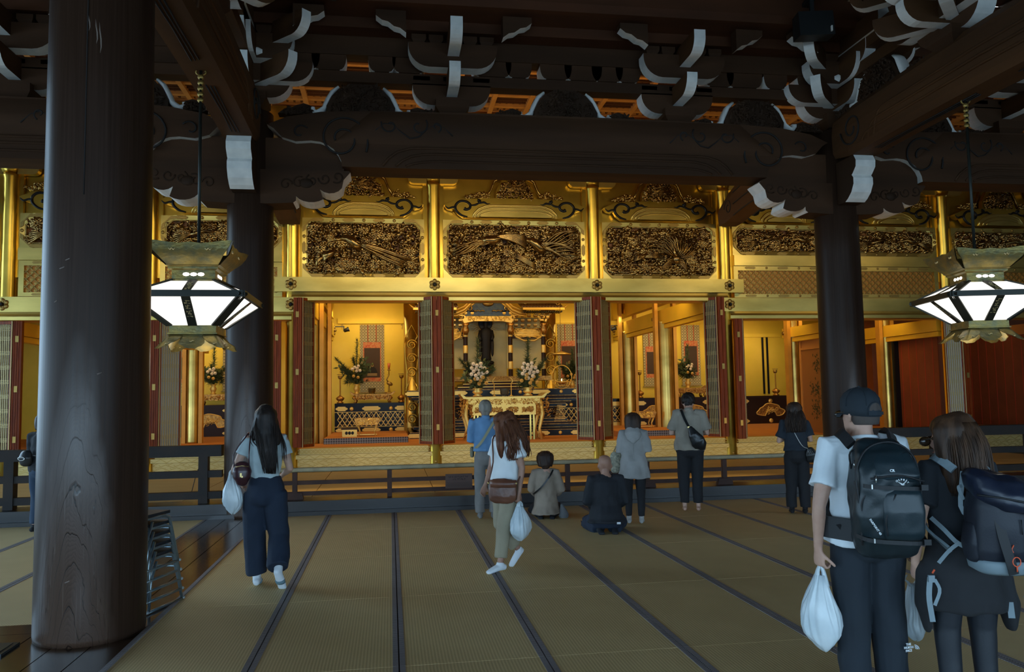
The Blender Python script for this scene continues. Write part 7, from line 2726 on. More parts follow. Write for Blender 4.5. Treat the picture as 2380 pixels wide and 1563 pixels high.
strands(P, [(a, a)], H_BLACK, 5, 0.01, 3, 0.004)
hb = carried('shoulder_bag', 'small burgundy leather shoulder bag under the arm of the long-haired woman', 'handbag', P)
mb = MB()
limb(mb, [(V(-0.20, -0.09, 0.965), 0.055, 0.045), (V(-0.20, -0.09, 1.0), 0.078, 0.055), (V(-0.20, -0.09, 1.06), 0.085, 0.055), (V(-0.20, -0.09, 1.105), 0.070, 0.045)], n=16)
blob('bag_body', mb, 0.009, 3, BURG, hb)
MB().tube(smooth_path([(-0.265, -0.10, 1.09), (-0.27, -0.08, 1.22), (-0.17, -0.05, 1.365), (-0.15, 0.0, 1.395), (-0.16, 0.06, 1.34)], 14), 0.007, 6).obj('strap', BURG, hb)
MB().tube(smooth_path([(-0.14, -0.115, 1.09), (-0.14, -0.125, 1.22), (-0.13, -0.06, 1.37), (-0.12, 0.0, 1.40)], 12), 0.007, 6).obj('strap', BURG, hb)
MB().tube([(-0.255, -0.135, 1.10), (-0.20, -0.15, 1.11), (-0.145, -0.135, 1.10)], 0.004, 5).obj('zip', BRASS, hb)
MB().box(-0.215, -0.20, -0.153, -0.147, 1.01, 1.045).box(-0.205, -0.19, -0.153, -0.147, 1.005, 1.02).obj('gold_emblem', BRASS, hb)
plastic_bag('limp white plastic bag hanging from the left arm of the long-haired woman', P, (-0.29, 0.02, 1.06), 0.17, 0.39, 0.05, 2, 0, 0.03)

# ---- 2 man in blue shirt -----------------------------------------------
P = person('grey-haired person in a blue shirt and grey trousers standing before the shrine', 1.31, 11.10, R(-6), 1.64, skin=SKIN2,
           arms={'L': ((-0.235, -0.01, 1.12), (-0.10, 0.22, 1.12)), 'R': ((0.235, -0.01, 1.12), (0.10, 0.22, 1.12))}, head=(0, 0.06))
shirt(P, C_BLUE, 0.965, 1.9, 1.13, seed=5)
trousers(P, C_GREYT, 1.0, 0.09, 0.088, 0.074, 0.072, seed=6)
mb = MB()
limb(mb, [(P.U((0, 0, 0.965)), 0.158 * P.k, 0.120 * P.k), (P.U((0, 0, 1.0)), 0.152 * P.k, 0.117 * P.k)], n=20, round_=False)
mb.obj('belt', BLEA, P.t)
mb = MB()
limb(mb, [(P.U((0, -0.012, 1.425)), 0.070 * P.k, 0.066 * P.k), (P.U((0, -0.006, 1.475)), 0.058 * P.k, 0.058 * P.k)], n=16, round_=False)
mb.obj('collar', C_BLUE, P.t)
scalp(P, H_GREY, 0.004, 0.08, nape=0.06, fold=0.007, bulk=0.95)[1]()
socks(P, C_GREYT, 0.05)
sb = carried('shoulder_strap_bag', 'pale khaki shoulder strap across the back of the man in the blue shirt', 'bag', P)
mb = MB()
ribbon(mb, smooth_path([P.U((0.15, 0.0, 1.415)), P.U((0.13, -0.075, 1.40)), P.U((0.05, -0.128, 1.28)), P.U((-0.05, -0.135, 1.12)), P.U((-0.13, -0.10, 1.03)), P.U((-0.178, -0.02, 0.98))], 16), 0.036, (0, -1, 0.1))
mb.obj('strap', mat('khaki_webbing', (0.30, 0.28, 0.17), 0.8), sb)
mb = MB()
limb(mb, [(P.U((-0.20, 0.06, 0.90)), 0.03, 0.07), (P.U((-0.20, 0.06, 1.0)), 0.03, 0.07)])
blob('pouch', mb, 0.01, 2, mat('khaki_pouch', (0.16, 0.15, 0.10), 0.8), sb)

# ---- 3 walking woman ----------------------------------------------------
P = person('person with long wavy auburn hair, white T-shirt and khaki trousers, walking left in white socks', 1.13, 7.90, R(118), 1.53, skin=SKIN2, female=True, voxel=0.009, girth=1.15,
           arms={'L': ((-0.225, -0.05, 1.10), (-0.235, 0.0, 0.84)), 'R': ((0.22, 0.04, 1.10), (0.20, 0.14, 0.90))},
           legs={'L': ((-0.085, 0.0, 0.87), (-0.09, 0.10, 0.48), (-0.085, 0.16, 0.085), (0.0, 1.0, -0.155)), 'R': ((0.085, 0.0, 0.87), (0.10, 0.02, 0.47), (0.06, -0.20, 0.17), (0.0, 0.75, -0.8))},
           head=(R(-62), 0.03), hands={'L': ((0, 0.1, -1), (0.9, 0.3, 0), 1.0)})
shirt(P, C_WHITE, 0.93, 0.62, 1.16, seed=7, slv_w=1.45)
trousers(P, C_KHAKI, 1.0, 0.15, 0.098, 0.086, 0.068, seed=8, hipw=0.176)
socks(P, C_SOCKW, 0.03)
mb, fin = scalp(P, H_AUB, 0.018, 0.03, nape=0, fold=0.008)
Hd = P.Hd
limb(mb, [(Hd((0, -0.03, 0.17)), 0.085, 0.085), (Hd((0, -0.06, 0.08)), 0.105, 0.085), (Hd((0, -0.075, -0.012)), 0.125, 0.075), (Hd((0.01, -0.085, -0.074)), 0.13, 0.06), (Hd((0.02, -0.085, -0.136)), 0.115, 0.045), (Hd((0.02, -0.075, -0.186)), 0.08, 0.03)], side=(P.HM.to_3x3() @ Vector((1, 0, 0))))
limb(mb, [(Hd((-0.085, 0.02, 0.13)), 0.03, 0.05), (Hd((-0.11, 0.0, 0.0)), 0.04, 0.05), (Hd((-0.12, -0.01, -0.087)), 0.045, 0.045), (Hd((-0.11, -0.01, -0.161)), 0.03, 0.03)])
fin()
a = [Hd((-0.08, -0.03, 0.15)), Hd((-0.13, -0.08, 0.0)), Hd((-0.15, -0.10, -0.093)), Hd((-0.13, -0.09, -0.205))]
b = [Hd((0.08, -0.05, 0.15)), Hd((0.13, -0.10, 0.0)), Hd((0.15, -0.12, -0.093)), Hd((0.12, -0.11, -0.186))]
a2 = [Hd((-0.07, -0.10, 0.16)), Hd((-0.10, -0.155, 0.0)), Hd((-0.10, -0.165, -0.087)), Hd((-0.06, -0.14, -0.192))]
b2_ = [Hd((0.07, -0.10, 0.16)), Hd((0.10, -0.155, 0.0)), Hd((0.12, -0.165, -0.087)), Hd((0.09, -0.14, -0.186))]
strands(P, [(a, a2), (a2, b2_), (b, b2_)], H_AUB, 210, 0.022, 4, 0.0055, wave=0.016, fq=11)
cb = carried('crossbody_bag', 'brown leather crossbody bag at the hip of the walking woman in white', 'handbag', P)
q = Matrix.Rotation(R(-8), 4, 'Z')
mb = MB()
limb(mb, [(V(-0.15, 0.155, 0.685), 0.13, 0.030), (V(-0.15, 0.155, 0.73), 0.145, 0.042), (V(-0.15, 0.155, 0.80), 0.142, 0.040), (V(-0.15, 0.155, 0.875), 0.128, 0.026)], side=(0.80, 0.60, 0), n=18)
blob('bag_body', mb, 0.009, 2, LTHR, cb, (0.006, 14, 10, 2.0))
mb = MB()
limb(mb, [(V(-0.155, 0.150, 0.815), 0.138, 0.046), (V(-0.155, 0.150, 0.885), 0.134, 0.034)], side=(0.80, 0.60, 0), n=18, round_=False)
mb.obj('top_band', LTHR, cb)
MB().tube(smooth_path([(-0.03, 0.235, 0.86), (-0.02, 0.17, 1.05), (0.08, 0.10, 1.26), (0.12, 0.0, 1.30), (0.06, -0.10, 1.20), (-0.10, -0.13, 1.05), (-0.20, -0.03, 0.93), (-0.265, 0.07, 0.86)], 22), 0.008, 6).obj('strap', LTHR, cb)
for c in ((-0.265, 0.075, 0.855), (-0.035, 0.24, 0.855)):
    MB().ball(c, 0.012, 6, 4).obj('ring', BRASS, cb)
plastic_bag('white plastic bag in the hand of the walking woman in white', P, (-0.215, 0.00, 0.665), 0.25, 0.36, 0.08, 5, R(-60), 0.05)

# ---- 4 seated figure in beige --------------------------------------------
seat_legs = {'L': ((-0.09, 0.0, 0.17), (-0.20, 0.36, 0.085), (-0.10, -0.03, 0.065), (0.1, -1.0, -0.05)), 'R': ((0.09, 0.0, 0.17), (0.20, 0.36, 0.085), (0.10, -0.03, 0.065), (-0.1, -1.0, -0.05))}
P = person('person with short dark hair in a beige shirt, kneeling on the mats', 2.13, 11.02, R(-10), 1.56, female=True, dz=-0.71, dy=-0.02, legs=seat_legs, lean=0.03,
           arms={'L': ((-0.235, 0.0, 1.12), (-0.13, 0.24, 1.02)), 'R': ((0.235, 0.0, 1.12), (0.13, 0.24, 1.02))}, head=(0, 0.08))
shirt(P, C_BEIGE, 0.765, 1.85, 1.18, seed=9, hemw=(0.205, 0.18))
trousers(P, C_BLKT, 0.93, 0.10, 0.088, 0.085, 0.070, seed=10, seat=1.0, hipw=0.15)
socks(P, C_DARK, 0.05)
mb, fin = scalp(P, H_BROWN, 0.022, 0.035, nape=0.0, bulk=1.12, fold=0.008)
limb(mb, [(P.Hd((0, -0.03, 0.13)), 0.095, 0.085), (P.Hd((0, -0.035, 0.07)), 0.088, 0.075), (P.Hd((0, -0.045, 0.035)), 0.062, 0.045)])
fin()
sb = carried('soft_bag', 'grey cloth bag on the mat beside the kneeling person in beige, strap across the back', 'bag', P)
mb = MB()
limb(mb, [(V(0.24, -0.06, 0.035), 0.075, 0.06), (V(0.235, -0.06, 0.09), 0.055, 0.05), (V(0.215, -0.05, 0.17), 0.022, 0.025)])
blob('bag_body', mb, 0.01, 2, cloth('grey_bag_cloth', (0.17, 0.18, 0.19)), sb)
mb = MB()
ribbon(mb, smooth_path([P.U((0.115, -0.06, 1.425)), P.U((0.06, -0.125, 1.33)), P.U((-0.06, -0.135, 1.18)), P.U((-0.15, -0.09, 1.10)), P.U((-0.19, 0.0, 1.06))], 14), 0.022, (0, -1, 0.1))
mb.obj('strap', BLEA, sb)

# ---- 5 seated bald man -----------------------------------------------------
P = person('bald person in a black jumper and dark navy trousers, kneeling on the mats', 2.62, 9.66, R(-8), 1.62, skin=SKIN2, dz=-0.71, dy=-0.02, legs=seat_legs, lean=0.05, girth=1.10,
           arms={'L': ((-0.255, -0.01, 1.11), (-0.14, 0.24, 1.0)), 'R': ((0.255, -0.01, 1.11), (0.14, 0.24, 1.0))}, head=(0, 0.10))
shirt(P, C_DARK, 0.84, 1.9, 1.18, seed=11, hemw=(0.20, 0.165))
trousers(P, C_NAVY, 0.95, 0.10, 0.115, 0.12, 0.095, seed=12, seat=1.25, hipw=0.19)
socks(P, C_DARK, 0.05)
MB().box(0.10, 0.145, -0.172, -0.166, 0.165, 0.19).xf(Matrix.Rotation(R(12), 4, 'X')).obj('pale_label', C_WHITE, P.t)

# ---- 6 woman in grey jacket ----------------------------------------------
pray = {'L': ((-0.225, 0.0, 1.12), (-0.05, 0.21, 1.16)), 'R': ((0.225, 0.0, 1.12), (0.05, 0.21, 1.16))}
P = person('person with brown bobbed hair in a long grey hooded jacket, standing', 3.15, 10.18, R(-18), 1.44, female=True, arms=pray, head=(0, 0.28), girth=1.12)
shirt(P, C_JKT, 0.70, 1.85, 1.24, 1.28, seed=13, fold=0.018, hemw=(0.205, 0.165), name='jacket', slv_w=1.4)
trousers(P, C_BLKT, 1.0, 0.115, 0.085, 0.068, 0.052, seed=14)
socks(P, C_SOCKG, 0.12)
mb = MB()
limb(mb, [(P.U((0, -0.05, 1.44)), 0.10, 0.07), (P.U((0, -0.12, 1.38)), 0.115, 0.055), (P.U((0, -0.155, 1.30)), 0.085, 0.03), (P.U((0, -0.16, 1.25)), 0.03, 0.015)], n=14)
blob('hood', mb, 0.012, 2, C_JKT, P.t, (0.008, 9, 6, 3))
mb = MB()
limb(mb, [(P.U((0, -0.152, 1.22)), 0.006, 0.006), (P.U((0, -0.165, 0.95)), 0.006, 0.006), (P.U((0, -0.185, 0.72)), 0.006, 0.006)], n=6)
mb.obj('back_seam', C_JKT, P.t)
mb, fin = scalp(P, H_BROWN, 0.020, 0.0, nape=0, bulk=1.05)
limb(mb, [(P.Hd((0, -0.03, 0.13)), 0.100, 0.090), (P.Hd((0, -0.035, 0.06)), 0.108, 0.088), (P.Hd((0, -0.04, 0.0)), 0.095, 0.065)])
fin()
sb = carried('tote_bag', 'small pale patterned bag at the left elbow of the woman in the grey jacket', 'bag', P)
FLOR = mat('pale_floral_cloth', (0.42, 0.38, 0.28), 0.8, var=(34, (0.16, 0.17, 0.13), 2))
mb = MB()
limb(mb, [(V(-0.23, 0.10, 0.68), 0.07, 0.04), (V(-0.235, 0.10, 0.78), 0.09, 0.05), (V(-0.23, 0.10, 0.90), 0.075, 0.03)], n=16)
blob('bag_body', mb, 0.010, 2, FLOR, sb, (0.008, 12, 9, 1))
MB().tube(smooth_path([(-0.27, 0.10, 0.91), (-0.22, 0.11, 1.0), (-0.18, 0.10, 0.91)], 9), 0.008, 5).obj('handle', FLOR, sb)

# ---- 7 man in grey polo ------------------------------------------------------
P = person('dark-haired person in a taupe polo shirt and black trousers, head bowed, standing', 4.24, 11.0, R(-21), 1.70, arms={'L': ((-0.255, 0.0, 1.11), (-0.07, 0.22, 1.12)), 'R': ((0.255, 0.0, 1.11), (0.07, 0.22, 1.12))}, head=(0, 0.45), girth=1.14, lean=0.05)
shirt(P, C_POLO, 0.875, 0.82, 1.17, seed=15, slv_w=1.4)
trousers(P, C_BLKT, 1.0, 0.13, 0.098, 0.082, 0.066, seed=16, hipw=0.172)
mb = MB()
limb(mb, [(P.U((0, -0.014, 1.42)), 0.076 * P.k, 0.070 * P.k), (P.U((0, -0.004, 1.465)), 0.062 * P.k, 0.062 * P.k)], n=16, round_=False)
mb.obj('collar', C_POLO, P.t)
scalp(P, H_BLACK, 0.014, 0.075, fold=0.012, nape=0.06)[1]()
sb = carried('sling_bag', 'black gathered leather sling bag on the back of the man in the taupe polo', 'sling bag', P)
mb = MB()
limb(mb, [(V(0.02, -0.185, 1.20), 0.035, 0.025), (V(0.06, -0.20, 1.10), 0.075, 0.045), (V(0.12, -0.195, 1.00), 0.11, 0.055), (V(0.16, -0.18, 0.94), 0.09, 0.05), (V(0.17, -0.17, 0.91), 0.05, 0.03)], side=(0.85, 0, 0.5), n=16)
blob('bag_body', mb, 0.010, 2, BLEA, sb, (0.010, 16, 5, 4))
mb = MB()
ribbon(mb, smooth_path([P.U((-0.11, 0.03, 1.455)), P.U((-0.10, -0.08, 1.435)), P.U((-0.06, -0.138, 1.32)), (0.0, -0.185, 1.20), (0.03, -0.20, 1.14)], 16), 0.036, (0, -1, 0.1), 0.006)
mb.obj('strap', BLEA, sb)
MB().box(-0.02, 0.02, -0.20, -0.185, 1.195, 1.215).obj('buckle', BRASS, sb)

# ---- 8 woman in dark -----------------------------------------------------------
P = person('person with shoulder-length wavy dark hair in dark navy top and trousers, standing at the right', 5.56, 10.42, R(-26), 1.53, female=True, arms={'L': ((-0.25, -0.02, 1.10), (-0.12, 0.2, 1.16)), 'R': ((0.22, 0.0, 1.12), (0.10, 0.22, 1.14))}, head=(R(6), 0.10), girth=1.06)
shirt(P, C_DKNAVY, 0.96, 0.78, 1.14, seed=17, slv_w=1.45)
trousers(P, C_BLKT, 1.02, 0.10, 0.098, 0.088, 0.084, seed=18)
socks(P, C_BLKT, 0.05, 'shoe')
mb, fin = scalp(P, H_BROWN, 0.018, 0.0, nape=0, fold=0.008)
limb(mb, [(P.Hd((0, -0.03, 0.14)), 0.088, 0.08), (P.Hd((0, -0.05, 0.04)), 0.105, 0.075), (P.Hd((0, -0.065, -0.06)), 0.105, 0.06), (P.Hd((0, -0.075, -0.12)), 0.08, 0.04)])
fin()
a = [P.Hd((-0.08, -0.06, 0.14)), P.Hd((-0.115, -0.09, 0.03)), P.Hd((-0.12, -0.10, -0.06)), P.Hd((-0.11, -0.10, -0.16))]
b = [P.Hd((0.08, -0.06, 0.14)), P.Hd((0.115, -0.10, 0.03)), P.Hd((0.12, -0.115, -0.06)), P.Hd((0.10, -0.11, -0.15))]
m_ = [P.Hd((0.0, -0.10, 0.17)), P.Hd((0.0, -0.135, 0.03)), P.Hd((0.0, -0.14, -0.06)), P.Hd((0.0, -0.13, -0.16))]
strands(P, [(a, m_), (m_, b)], H_BROWN, 100, 0.014, 6, 0.0045, wave=0.012, fq=9)
sb = carried('chain_bag', 'small dark bag on a silver chain at the hip of the woman in navy', 'handbag', P)
mb = MB()
limb(mb, [(V(0.205, -0.09, 0.74), 0.075, 0.035), (V(0.195, -0.095, 0.82), 0.085, 0.04), (V(0.175, -0.095, 0.90), 0.045, 0.02)], n=14)
blob('bag_body', mb, 0.009, 2, BLEA, sb, (0.006, 12, 9, 2))
SILV = mat('silver_chain', (0.5, 0.5, 0.48), 0.3, 0.9)
MB().tube(smooth_path([P.U((-0.085, 0.02, 1.43)), P.U((-0.075, -0.06, 1.41)), P.U((-0.02, -0.125, 1.25)), P.U((0.08, -0.13, 1.05)), (0.15, -0.12, 0.90)], 16), 0.005, 5).obj('chain', SILV, sb)
for q in range(5):
    MB().ball((0.155 + 0.012 * q, -0.14, 0.86 - 0.02 * (q % 2)), 0.006, 6, 4).obj('stud', SILV, sb)

# ---- 9 person behind the near pillar ----------------------------------------------
P = person('person in black with a waist bag and blue jeans, mostly hidden behind the near pillar', -4.58, 11.5, R(-20), 1.56, head=(0, 0.1), girth=1.0, arms={'L': ((-0.23, 0.02, 1.10), (-0.16, 0.2, 1.02)), 'R': ((0.23, 0.02, 1.10), (0.16, 0.2, 1.02))})
shirt(P, C_DARK, 0.88, 1.9, 1.15, seed=19)
trousers(P, cloth('blue_jeans', (0.020, 0.042, 0.080)), 1.0, 0.12, 0.09, 0.076, 0.07, seed=20)
socks(P, C_DARK, 0.05, 'shoe')
scalp(P, H_BLACK, 0.012, 0.03)[1]()
sb = carried('waist_bag', 'black waist bag with a pale oval ring, on the person behind the near pillar', 'bag', P)
mb = MB()
limb(mb, [(V(-0.12, -0.14, 0.92), 0.09, 0.05), (V(-0.12, -0.15, 0.99), 0.10, 0.055), (V(-0.12, -0.14, 1.05), 0.08, 0.04)], n=14)
blob('bag_body', mb, 0.010, 2, BLEA, sb)
MB().tube([(-0.13 + 0.05 * math.cos(q_), -0.21, 0.98 + 0.022 * math.sin(q_)) for q_ in [2 * PI * i / 16 for i in range(16)]], 0.006, 5, closed=True).obj('oval_ring', SILV, sb)
mb = MB()
limb(mb, [(V(0, 0, 1.0), 0.178, 0.142), (V(0, 0, 1.03), 0.176, 0.14)], n=20, round_=False)
mb.obj('belt', BLEA, sb)
# ================================================================ the two backpackers in front
def text(name, body, size, M, m, parent, extrude=0.0012, bold=0.0, align='CENTER'):
    cu = bpy.data.curves.new(name, 'FONT')
    cu.body = body
    cu.size = size
    cu.align_x = align
    cu.align_y = 'CENTER'
    cu.extrude = extrude
    cu.offset = bold
    cu.resolution_u = 3
    o = bpy.data.objects.new('tmp_text', cu)
    COL.objects.link(o)
    dg = bpy.context.evaluated_depsgraph_get()
    me = bpy.data.meshes.new_from_object(o.evaluated_get(dg))
    bpy.data.objects.remove(o)
    me.transform(M)
    me.materials.clear()
    me.materials.append(m)
    return mk(name, me, parent)


def onback(x, y, z, roll=0.0, tilt=0.0, yaw=0.0):
    """text matrix: faces -y at x,y,z"""
    return Matrix.Translation((x, y, z)) @ Matrix.Rotation(yaw, 4, 'Z') @ Matrix.Rotation(PI / 2 + tilt, 4, 'X') @ Matrix.Rotation(roll, 4, 'Z')


PRINT = mat('white_print', (0.72, 0.76, 0.78), 0.6)
C_PACK = mat('dark_teal_pack_cloth', (0.010, 0.021, 0.026), 0.42, var=(4, (0.007, 0.014, 0.018)), bump=(70, 0.25, 0.003))
C_PACK2 = mat('teal_grey_pack_panel', (0.013, 0.027, 0.034), 0.42, var=(4, (0.010, 0.020, 0.026)), bump=(70, 0.25, 0.003))
C_PBLK = mat('black_webbing', (0.009, 0.010, 0.012), 0.6)
C_CAP = cloth('dark_navy_cap_cotton', (0.012, 0.020, 0.028))
C_TEE = cloth('light_grey_blue_tee', (0.74, 0.80, 0.84), k=0.92)
C_TRK = cloth('dark_track_trousers', (0.012, 0.019, 0.028))
STUB = mat('cropped_dark_hair', (0.060, 0.045, 0.038), 0.8)


def sring(c, rx, ry, n=28, p=3.2, rot=None):
    out = []
    for j in range(n):
        a = 2 * PI * j / n
        ca, sa = math.cos(a), math.sin(a)
        v = Vector((rx * abs(ca) ** (2 / p) * (1 if ca >= 0 else -1), ry * abs(sa) ** (2 / p) * (1 if sa >= 0 else -1), 0))
        out.append(Vector(c) + (rot @ v if rot else v))
    return out


# ---- man ------------------------------------------------------------------
PM = person('person in a dark navy cap, pale T-shirt and big backpack, carrying white plastic bags', 2.60, 4.13, R(-14), 1.69, voxel=0.0062, girth=1.16,
            arms={'L': ((-0.275, -0.09, 1.075), (-0.275, -0.035, 0.835)), 'R': ((0.26, -0.02, 1.09), (0.29, 0.05, 0.86))},
            head=(R(24), 0.02), hands={'L': ((0.06, 0.10, -1), (0.85, 0.5, 0), 0.95, 1.0), 'R': ((0, 0.05, -1), (-0.9, 0.3, 0), 0.9)})
shirt(PM, C_TEE, 0.865, 0.68, 1.13, seed=21, slv_w=1.42, vox=0.009, fold=0.013, hemw=(0.182, 0.142))
tr = trousers(PM, C_TRK, 0.90, 0.09, 0.106, 0.094, 0.080, seed=22, vox=0.009, hipw=0.170, fold=0.014)
socks(PM, C_SOCKG, 0.06)
# neckline ribbing
mb = MB()
mb.tube([PM.U((0.075 * math.cos(a), -0.012 + 0.070 * math.sin(a), 1.432 - 0.018 * math.sin(a))) for a in [2 * PI * i / 28 for i in range(28)]], 0.011, 6, closed=True)
mb.obj('neck_rib', C_TEE, PM.t)
# cropped hair under the cap
mb = MB()
rings = []
for z, yc, a, b in ((0.055, -0.036, 0.056, 0.054), (0.085, -0.024, 0.068, 0.072), (0.12, -0.012, 0.075, 0.086), (0.15, -0.006, 0.076, 0.092)):
    rings.append([PM.Hd(((a + 0.002) * math.cos(2 * PI * j / 18), yc + (b + 0.004) * math.sin(2 * PI * j / 18), z)) for j in range(18)])
mb.loft(rings)
hair_o = blob('hair', mb, 0.007, 2, STUB, PM.t)
# cap with opening and strap at the back, brim forward
mb = MB()
rings = []
for z, a, b, yc in ((0.118, 0.085, 0.106, -0.004), (0.150, 0.087, 0.108, -0.002), (0.185, 0.083, 0.102, 0.0), (0.215, 0.066, 0.083, 0.0), (0.236, 0.040, 0.05, 0.0), (0.243, 0.010, 0.012, 0.0)):
    rings.append([PM.Hd((a * math.cos(2 * PI * j / 32), yc + b * math.sin(2 * PI * j / 32), z - 0.012 * (1 - math.sin(2 * PI * j / 32)) * (z < 0.16))) for j in range(32)])
mb.loft(rings)
cap = mb.obj('cap', C_CAP, PM.t)
mb = MB()
rows = []
for q in range(6):
    f = q / 5
    rows.append([PM.Hd((0.083 * math.cos(a) * (1 - 0.12 * f), 0.098 * math.sin(a) + 0.075 * f * (math.sin(a) ** 0.7), 0.128 - 0.018 * f - 0.012 * abs(math.cos(a)) ** 2)) for a in [R(22 + 136 * j / 12) for j in range(13)]])
mb.loft(rows, closed_ring=False)
mb.loft([[p - Vector((0, 0, 0.006)) for p in r_] for r_ in rows][::-1], closed_ring=False)
mb.obj('cap_brim', C_CAP, cap)
mb = MB()
arch_ = [PM.Hd((0.040 * math.cos(a), -0.108 + 0.008 * abs(math.cos(a)) - 0.001, 0.125 + 0.042 * math.sin(a))) for a in [PI * i / 12 for i in range(13)]]
mb.add(arch_ + [PM.Hd((0, -0.112, 0.125))], [(i, i + 1, 13) for i in range(12)])
mb.obj('cap_opening', STUB, cap)
mb = MB()
mb.tube(arch_, 0.004 * PM.k, 5)
ribbon(mb, [PM.Hd((0.045 * s, -0.105 - 0.008 * (1 - abs(s)), 0.112)) for s in (-1, -0.5, 0, 0.5, 1)], 0.018, (0, -1, 0), 0.004)
mb.obj('cap_strap', C_CAP, cap)
MB().ball(PM.Hd((0, 0, 0.245)), 0.009).obj('cap_button', C_CAP, cap)
mb = MB()
for a in (0, PI / 3, 2 * PI / 3):
    for s in (0, PI):
        mb.tube([PM.Hd((0.089 * math.cos(a + s) * f, 0.109 * math.sin(a + s) * f, z)) for f, z in ((0.99, 0.15), (0.955, 0.187), (0.765, 0.217), (0.46, 0.238), (0.1, 0.245))], 0.0018, 4)
mb.obj('cap_seam', C_CAP, cap)
# sunglasses
GLS = mat('dark_brown_glasses', (0.030, 0.016, 0.008), 0.2)
mb = MB()
for s in (-1, 1):
    mb.tube([PM.Hd((s * 0.078, 0.0, 0.118)), PM.Hd((s * 0.079, 0.05, 0.120)), PM.Hd((s * 0.072, 0.098, 0.118))], 0.0035, 5)
    mb.ball(PM.Hd((s * 0.036, 0.108, 0.108)), (0.030, 0.010, 0.022), 10, 6)
mb.tube([PM.Hd((-0.02, 0.115, 0.118)), PM.Hd((0.02, 0.115, 0.118))], 0.0035, 5)
mb.obj('glasses', GLS, PM.t)

# ---- his backpack -----------------------------------------------------------
bp = carried('backpack', 'big dark teal travel backpack with white print, on the man in the cap', 'backpack', PM)
BR = Matrix.Rotation(R(4), 3, 'Y')
bx = 0.010
mb = MB()
secs = [(0.825, 0.13, 0.075, -0.235), (0.85, 0.168, 0.105, -0.24), (0.93, 0.192, 0.130, -0.255), (1.05, 0.200, 0.145, -0.27), (1.18, 0.196, 0.142, -0.27), (1.29, 0.182, 0.128, -0.258), (1.37, 0.160, 0.105, -0.24), (1.42, 0.125, 0.075, -0.22), (1.44, 0.085, 0.045, -0.20)]
mb.loft([sring((bx + 0.0168 * (1.1 - z), y, z), a * 0.84, b) for z, a, b, y in secs])
blob('pack_body', mb, 0.010, 3, C_PACK, bp, (0.014, 9, 6, 5.0))
mb = MB()
mb.loft([sring((bx + 0.0420 + 0.02 * (1.1 - z), y, z), a * 0.72, b, 24, 3) for z, a, b, y in ((0.93, 0.115, 0.02, -0.375), (0.97, 0.135, 0.035, -0.390), (1.08, 0.145, 0.040, -0.402), (1.17, 0.132, 0.036, -0.398), (1.21, 0.11, 0.02, -0.385))])
blob('front_pocket', mb, 0.009, 2, C_PACK2, bp, (0.006, 9, 6, 1.0))
mb = MB()
mb.loft([sring((bx + 0.0252, y, z), a * 0.72, b, 24, 3) for z, a, b, y in ((1.225, 0.15, 0.025, -0.372), (1.26, 0.165, 0.042, -0.372), (1.32, 0.150, 0.045, -0.345), (1.37, 0.12, 0.03, -0.315))])
blob('top_pocket', mb, 0.009, 2, C_PACK2, bp, (0.006, 9, 6, 2.0))
for z, nm in ((1.205, 'upper'), (0.935, 'lower')):
    mb = MB()
    path = smooth_path([(bx - 0.1604, -0.30, z + 0.01), (bx - 0.1176, -0.40, z), (bx + 0.0420, -0.442, z - 0.005), (bx + 0.1428, -0.40, z - 0.01), (bx + 0.1781, -0.30, z)], 16)
    ribbon(mb, path, 0.020, [(p.x - bx, p.y + 0.2, 0) for p in path], 0.005)
    o = mb.obj('compression_strap', C_PBLK, bp)
    MB().box(bx + 0.1218, bx + 0.1554, -0.437, -0.42, z - 0.016, z + 0.012).obj('buckle', C_PBLK, o)
    MB().box(bx - 0.112, bx - 0.106, -0.417, -0.40, z - 0.010, z + 0.012).obj('tab', SILV, o)
for s in (-1, 1):
    mb = MB()
    path = smooth_path([(s * 0.11, -0.16, 1.40), (s * 0.13, -0.06, 1.455), (s * 0.13, 0.04, 1.44), (s * 0.15, 0.125, 1.30), (s * 0.175, 0.12, 1.12), (s * 0.19, 0.0, 1.0), (s * 0.175, -0.15, 0.95)], 22)
    ribbon(mb, path, 0.058, [Vector((0.25 * s, p.y + 0.02, (p.z - 1.2) * 1.0)) for p in path], 0.020)
    mb.obj('shoulder_strap', C_PBLK, bp)
    mb = MB()
    path = smooth_path([(s * 0.13, -0.19, 0.95), (s * 0.238, -0.07, 0.955), (s * 0.232, 0.06, 0.95), (s * 0.10, 0.175, 0.945), (0.0, 0.19, 0.945)], 16)
    ribbon(mb, path, 0.115, [Vector((p.x, p.y, 0)) for p in path], 0.022)
    mb.obj('hip_belt', C_PBLK, bp)
mb = MB()
mb.tube(smooth_path([(bx - 0.1428, -0.33, 0.90), (bx - 0.1537, -0.35, 1.10), (bx - 0.1596, -0.345, 1.28), (bx - 0.0840, -0.31, 1.395), (bx + 0.0504, -0.29, 1.42), (bx + 0.1428, -0.31, 1.34), (bx + 0.1537, -0.35, 1.15), (bx + 0.1495, -0.35, 0.95)], 40), 0.006, 5)
mb.tube(smooth_path([(bx - 0.1092, -0.402, 1.245), (bx + 0.0252, -0.425, 1.262), (bx + 0.1512, -0.40, 1.23)], 16), 0.005, 5)
mb.tube(smooth_path([(bx + 0.0000, -0.43, 1.17), (bx - 0.0504, -0.425, 1.05), (bx - 0.0420, -0.41, 0.96)], 12), 0.004, 5)
mb.tube(smooth_path([(bx - 0.1092, -0.385, 1.20), (bx - 0.1512, -0.37, 1.10), (bx - 0.1008, -0.38, 0.98)], 12), 0.004, 5)
mb.obj('zip', C_PBLK, bp)
mb = MB()
for p in ((bx - 0.1537, -0.30, 1.33), (bx - 0.0840, -0.405, 1.262)):
    mb.tube([p, (p[0] - 0.004, p[1] - 0.01, p[2] - 0.035)], 0.004, 5)
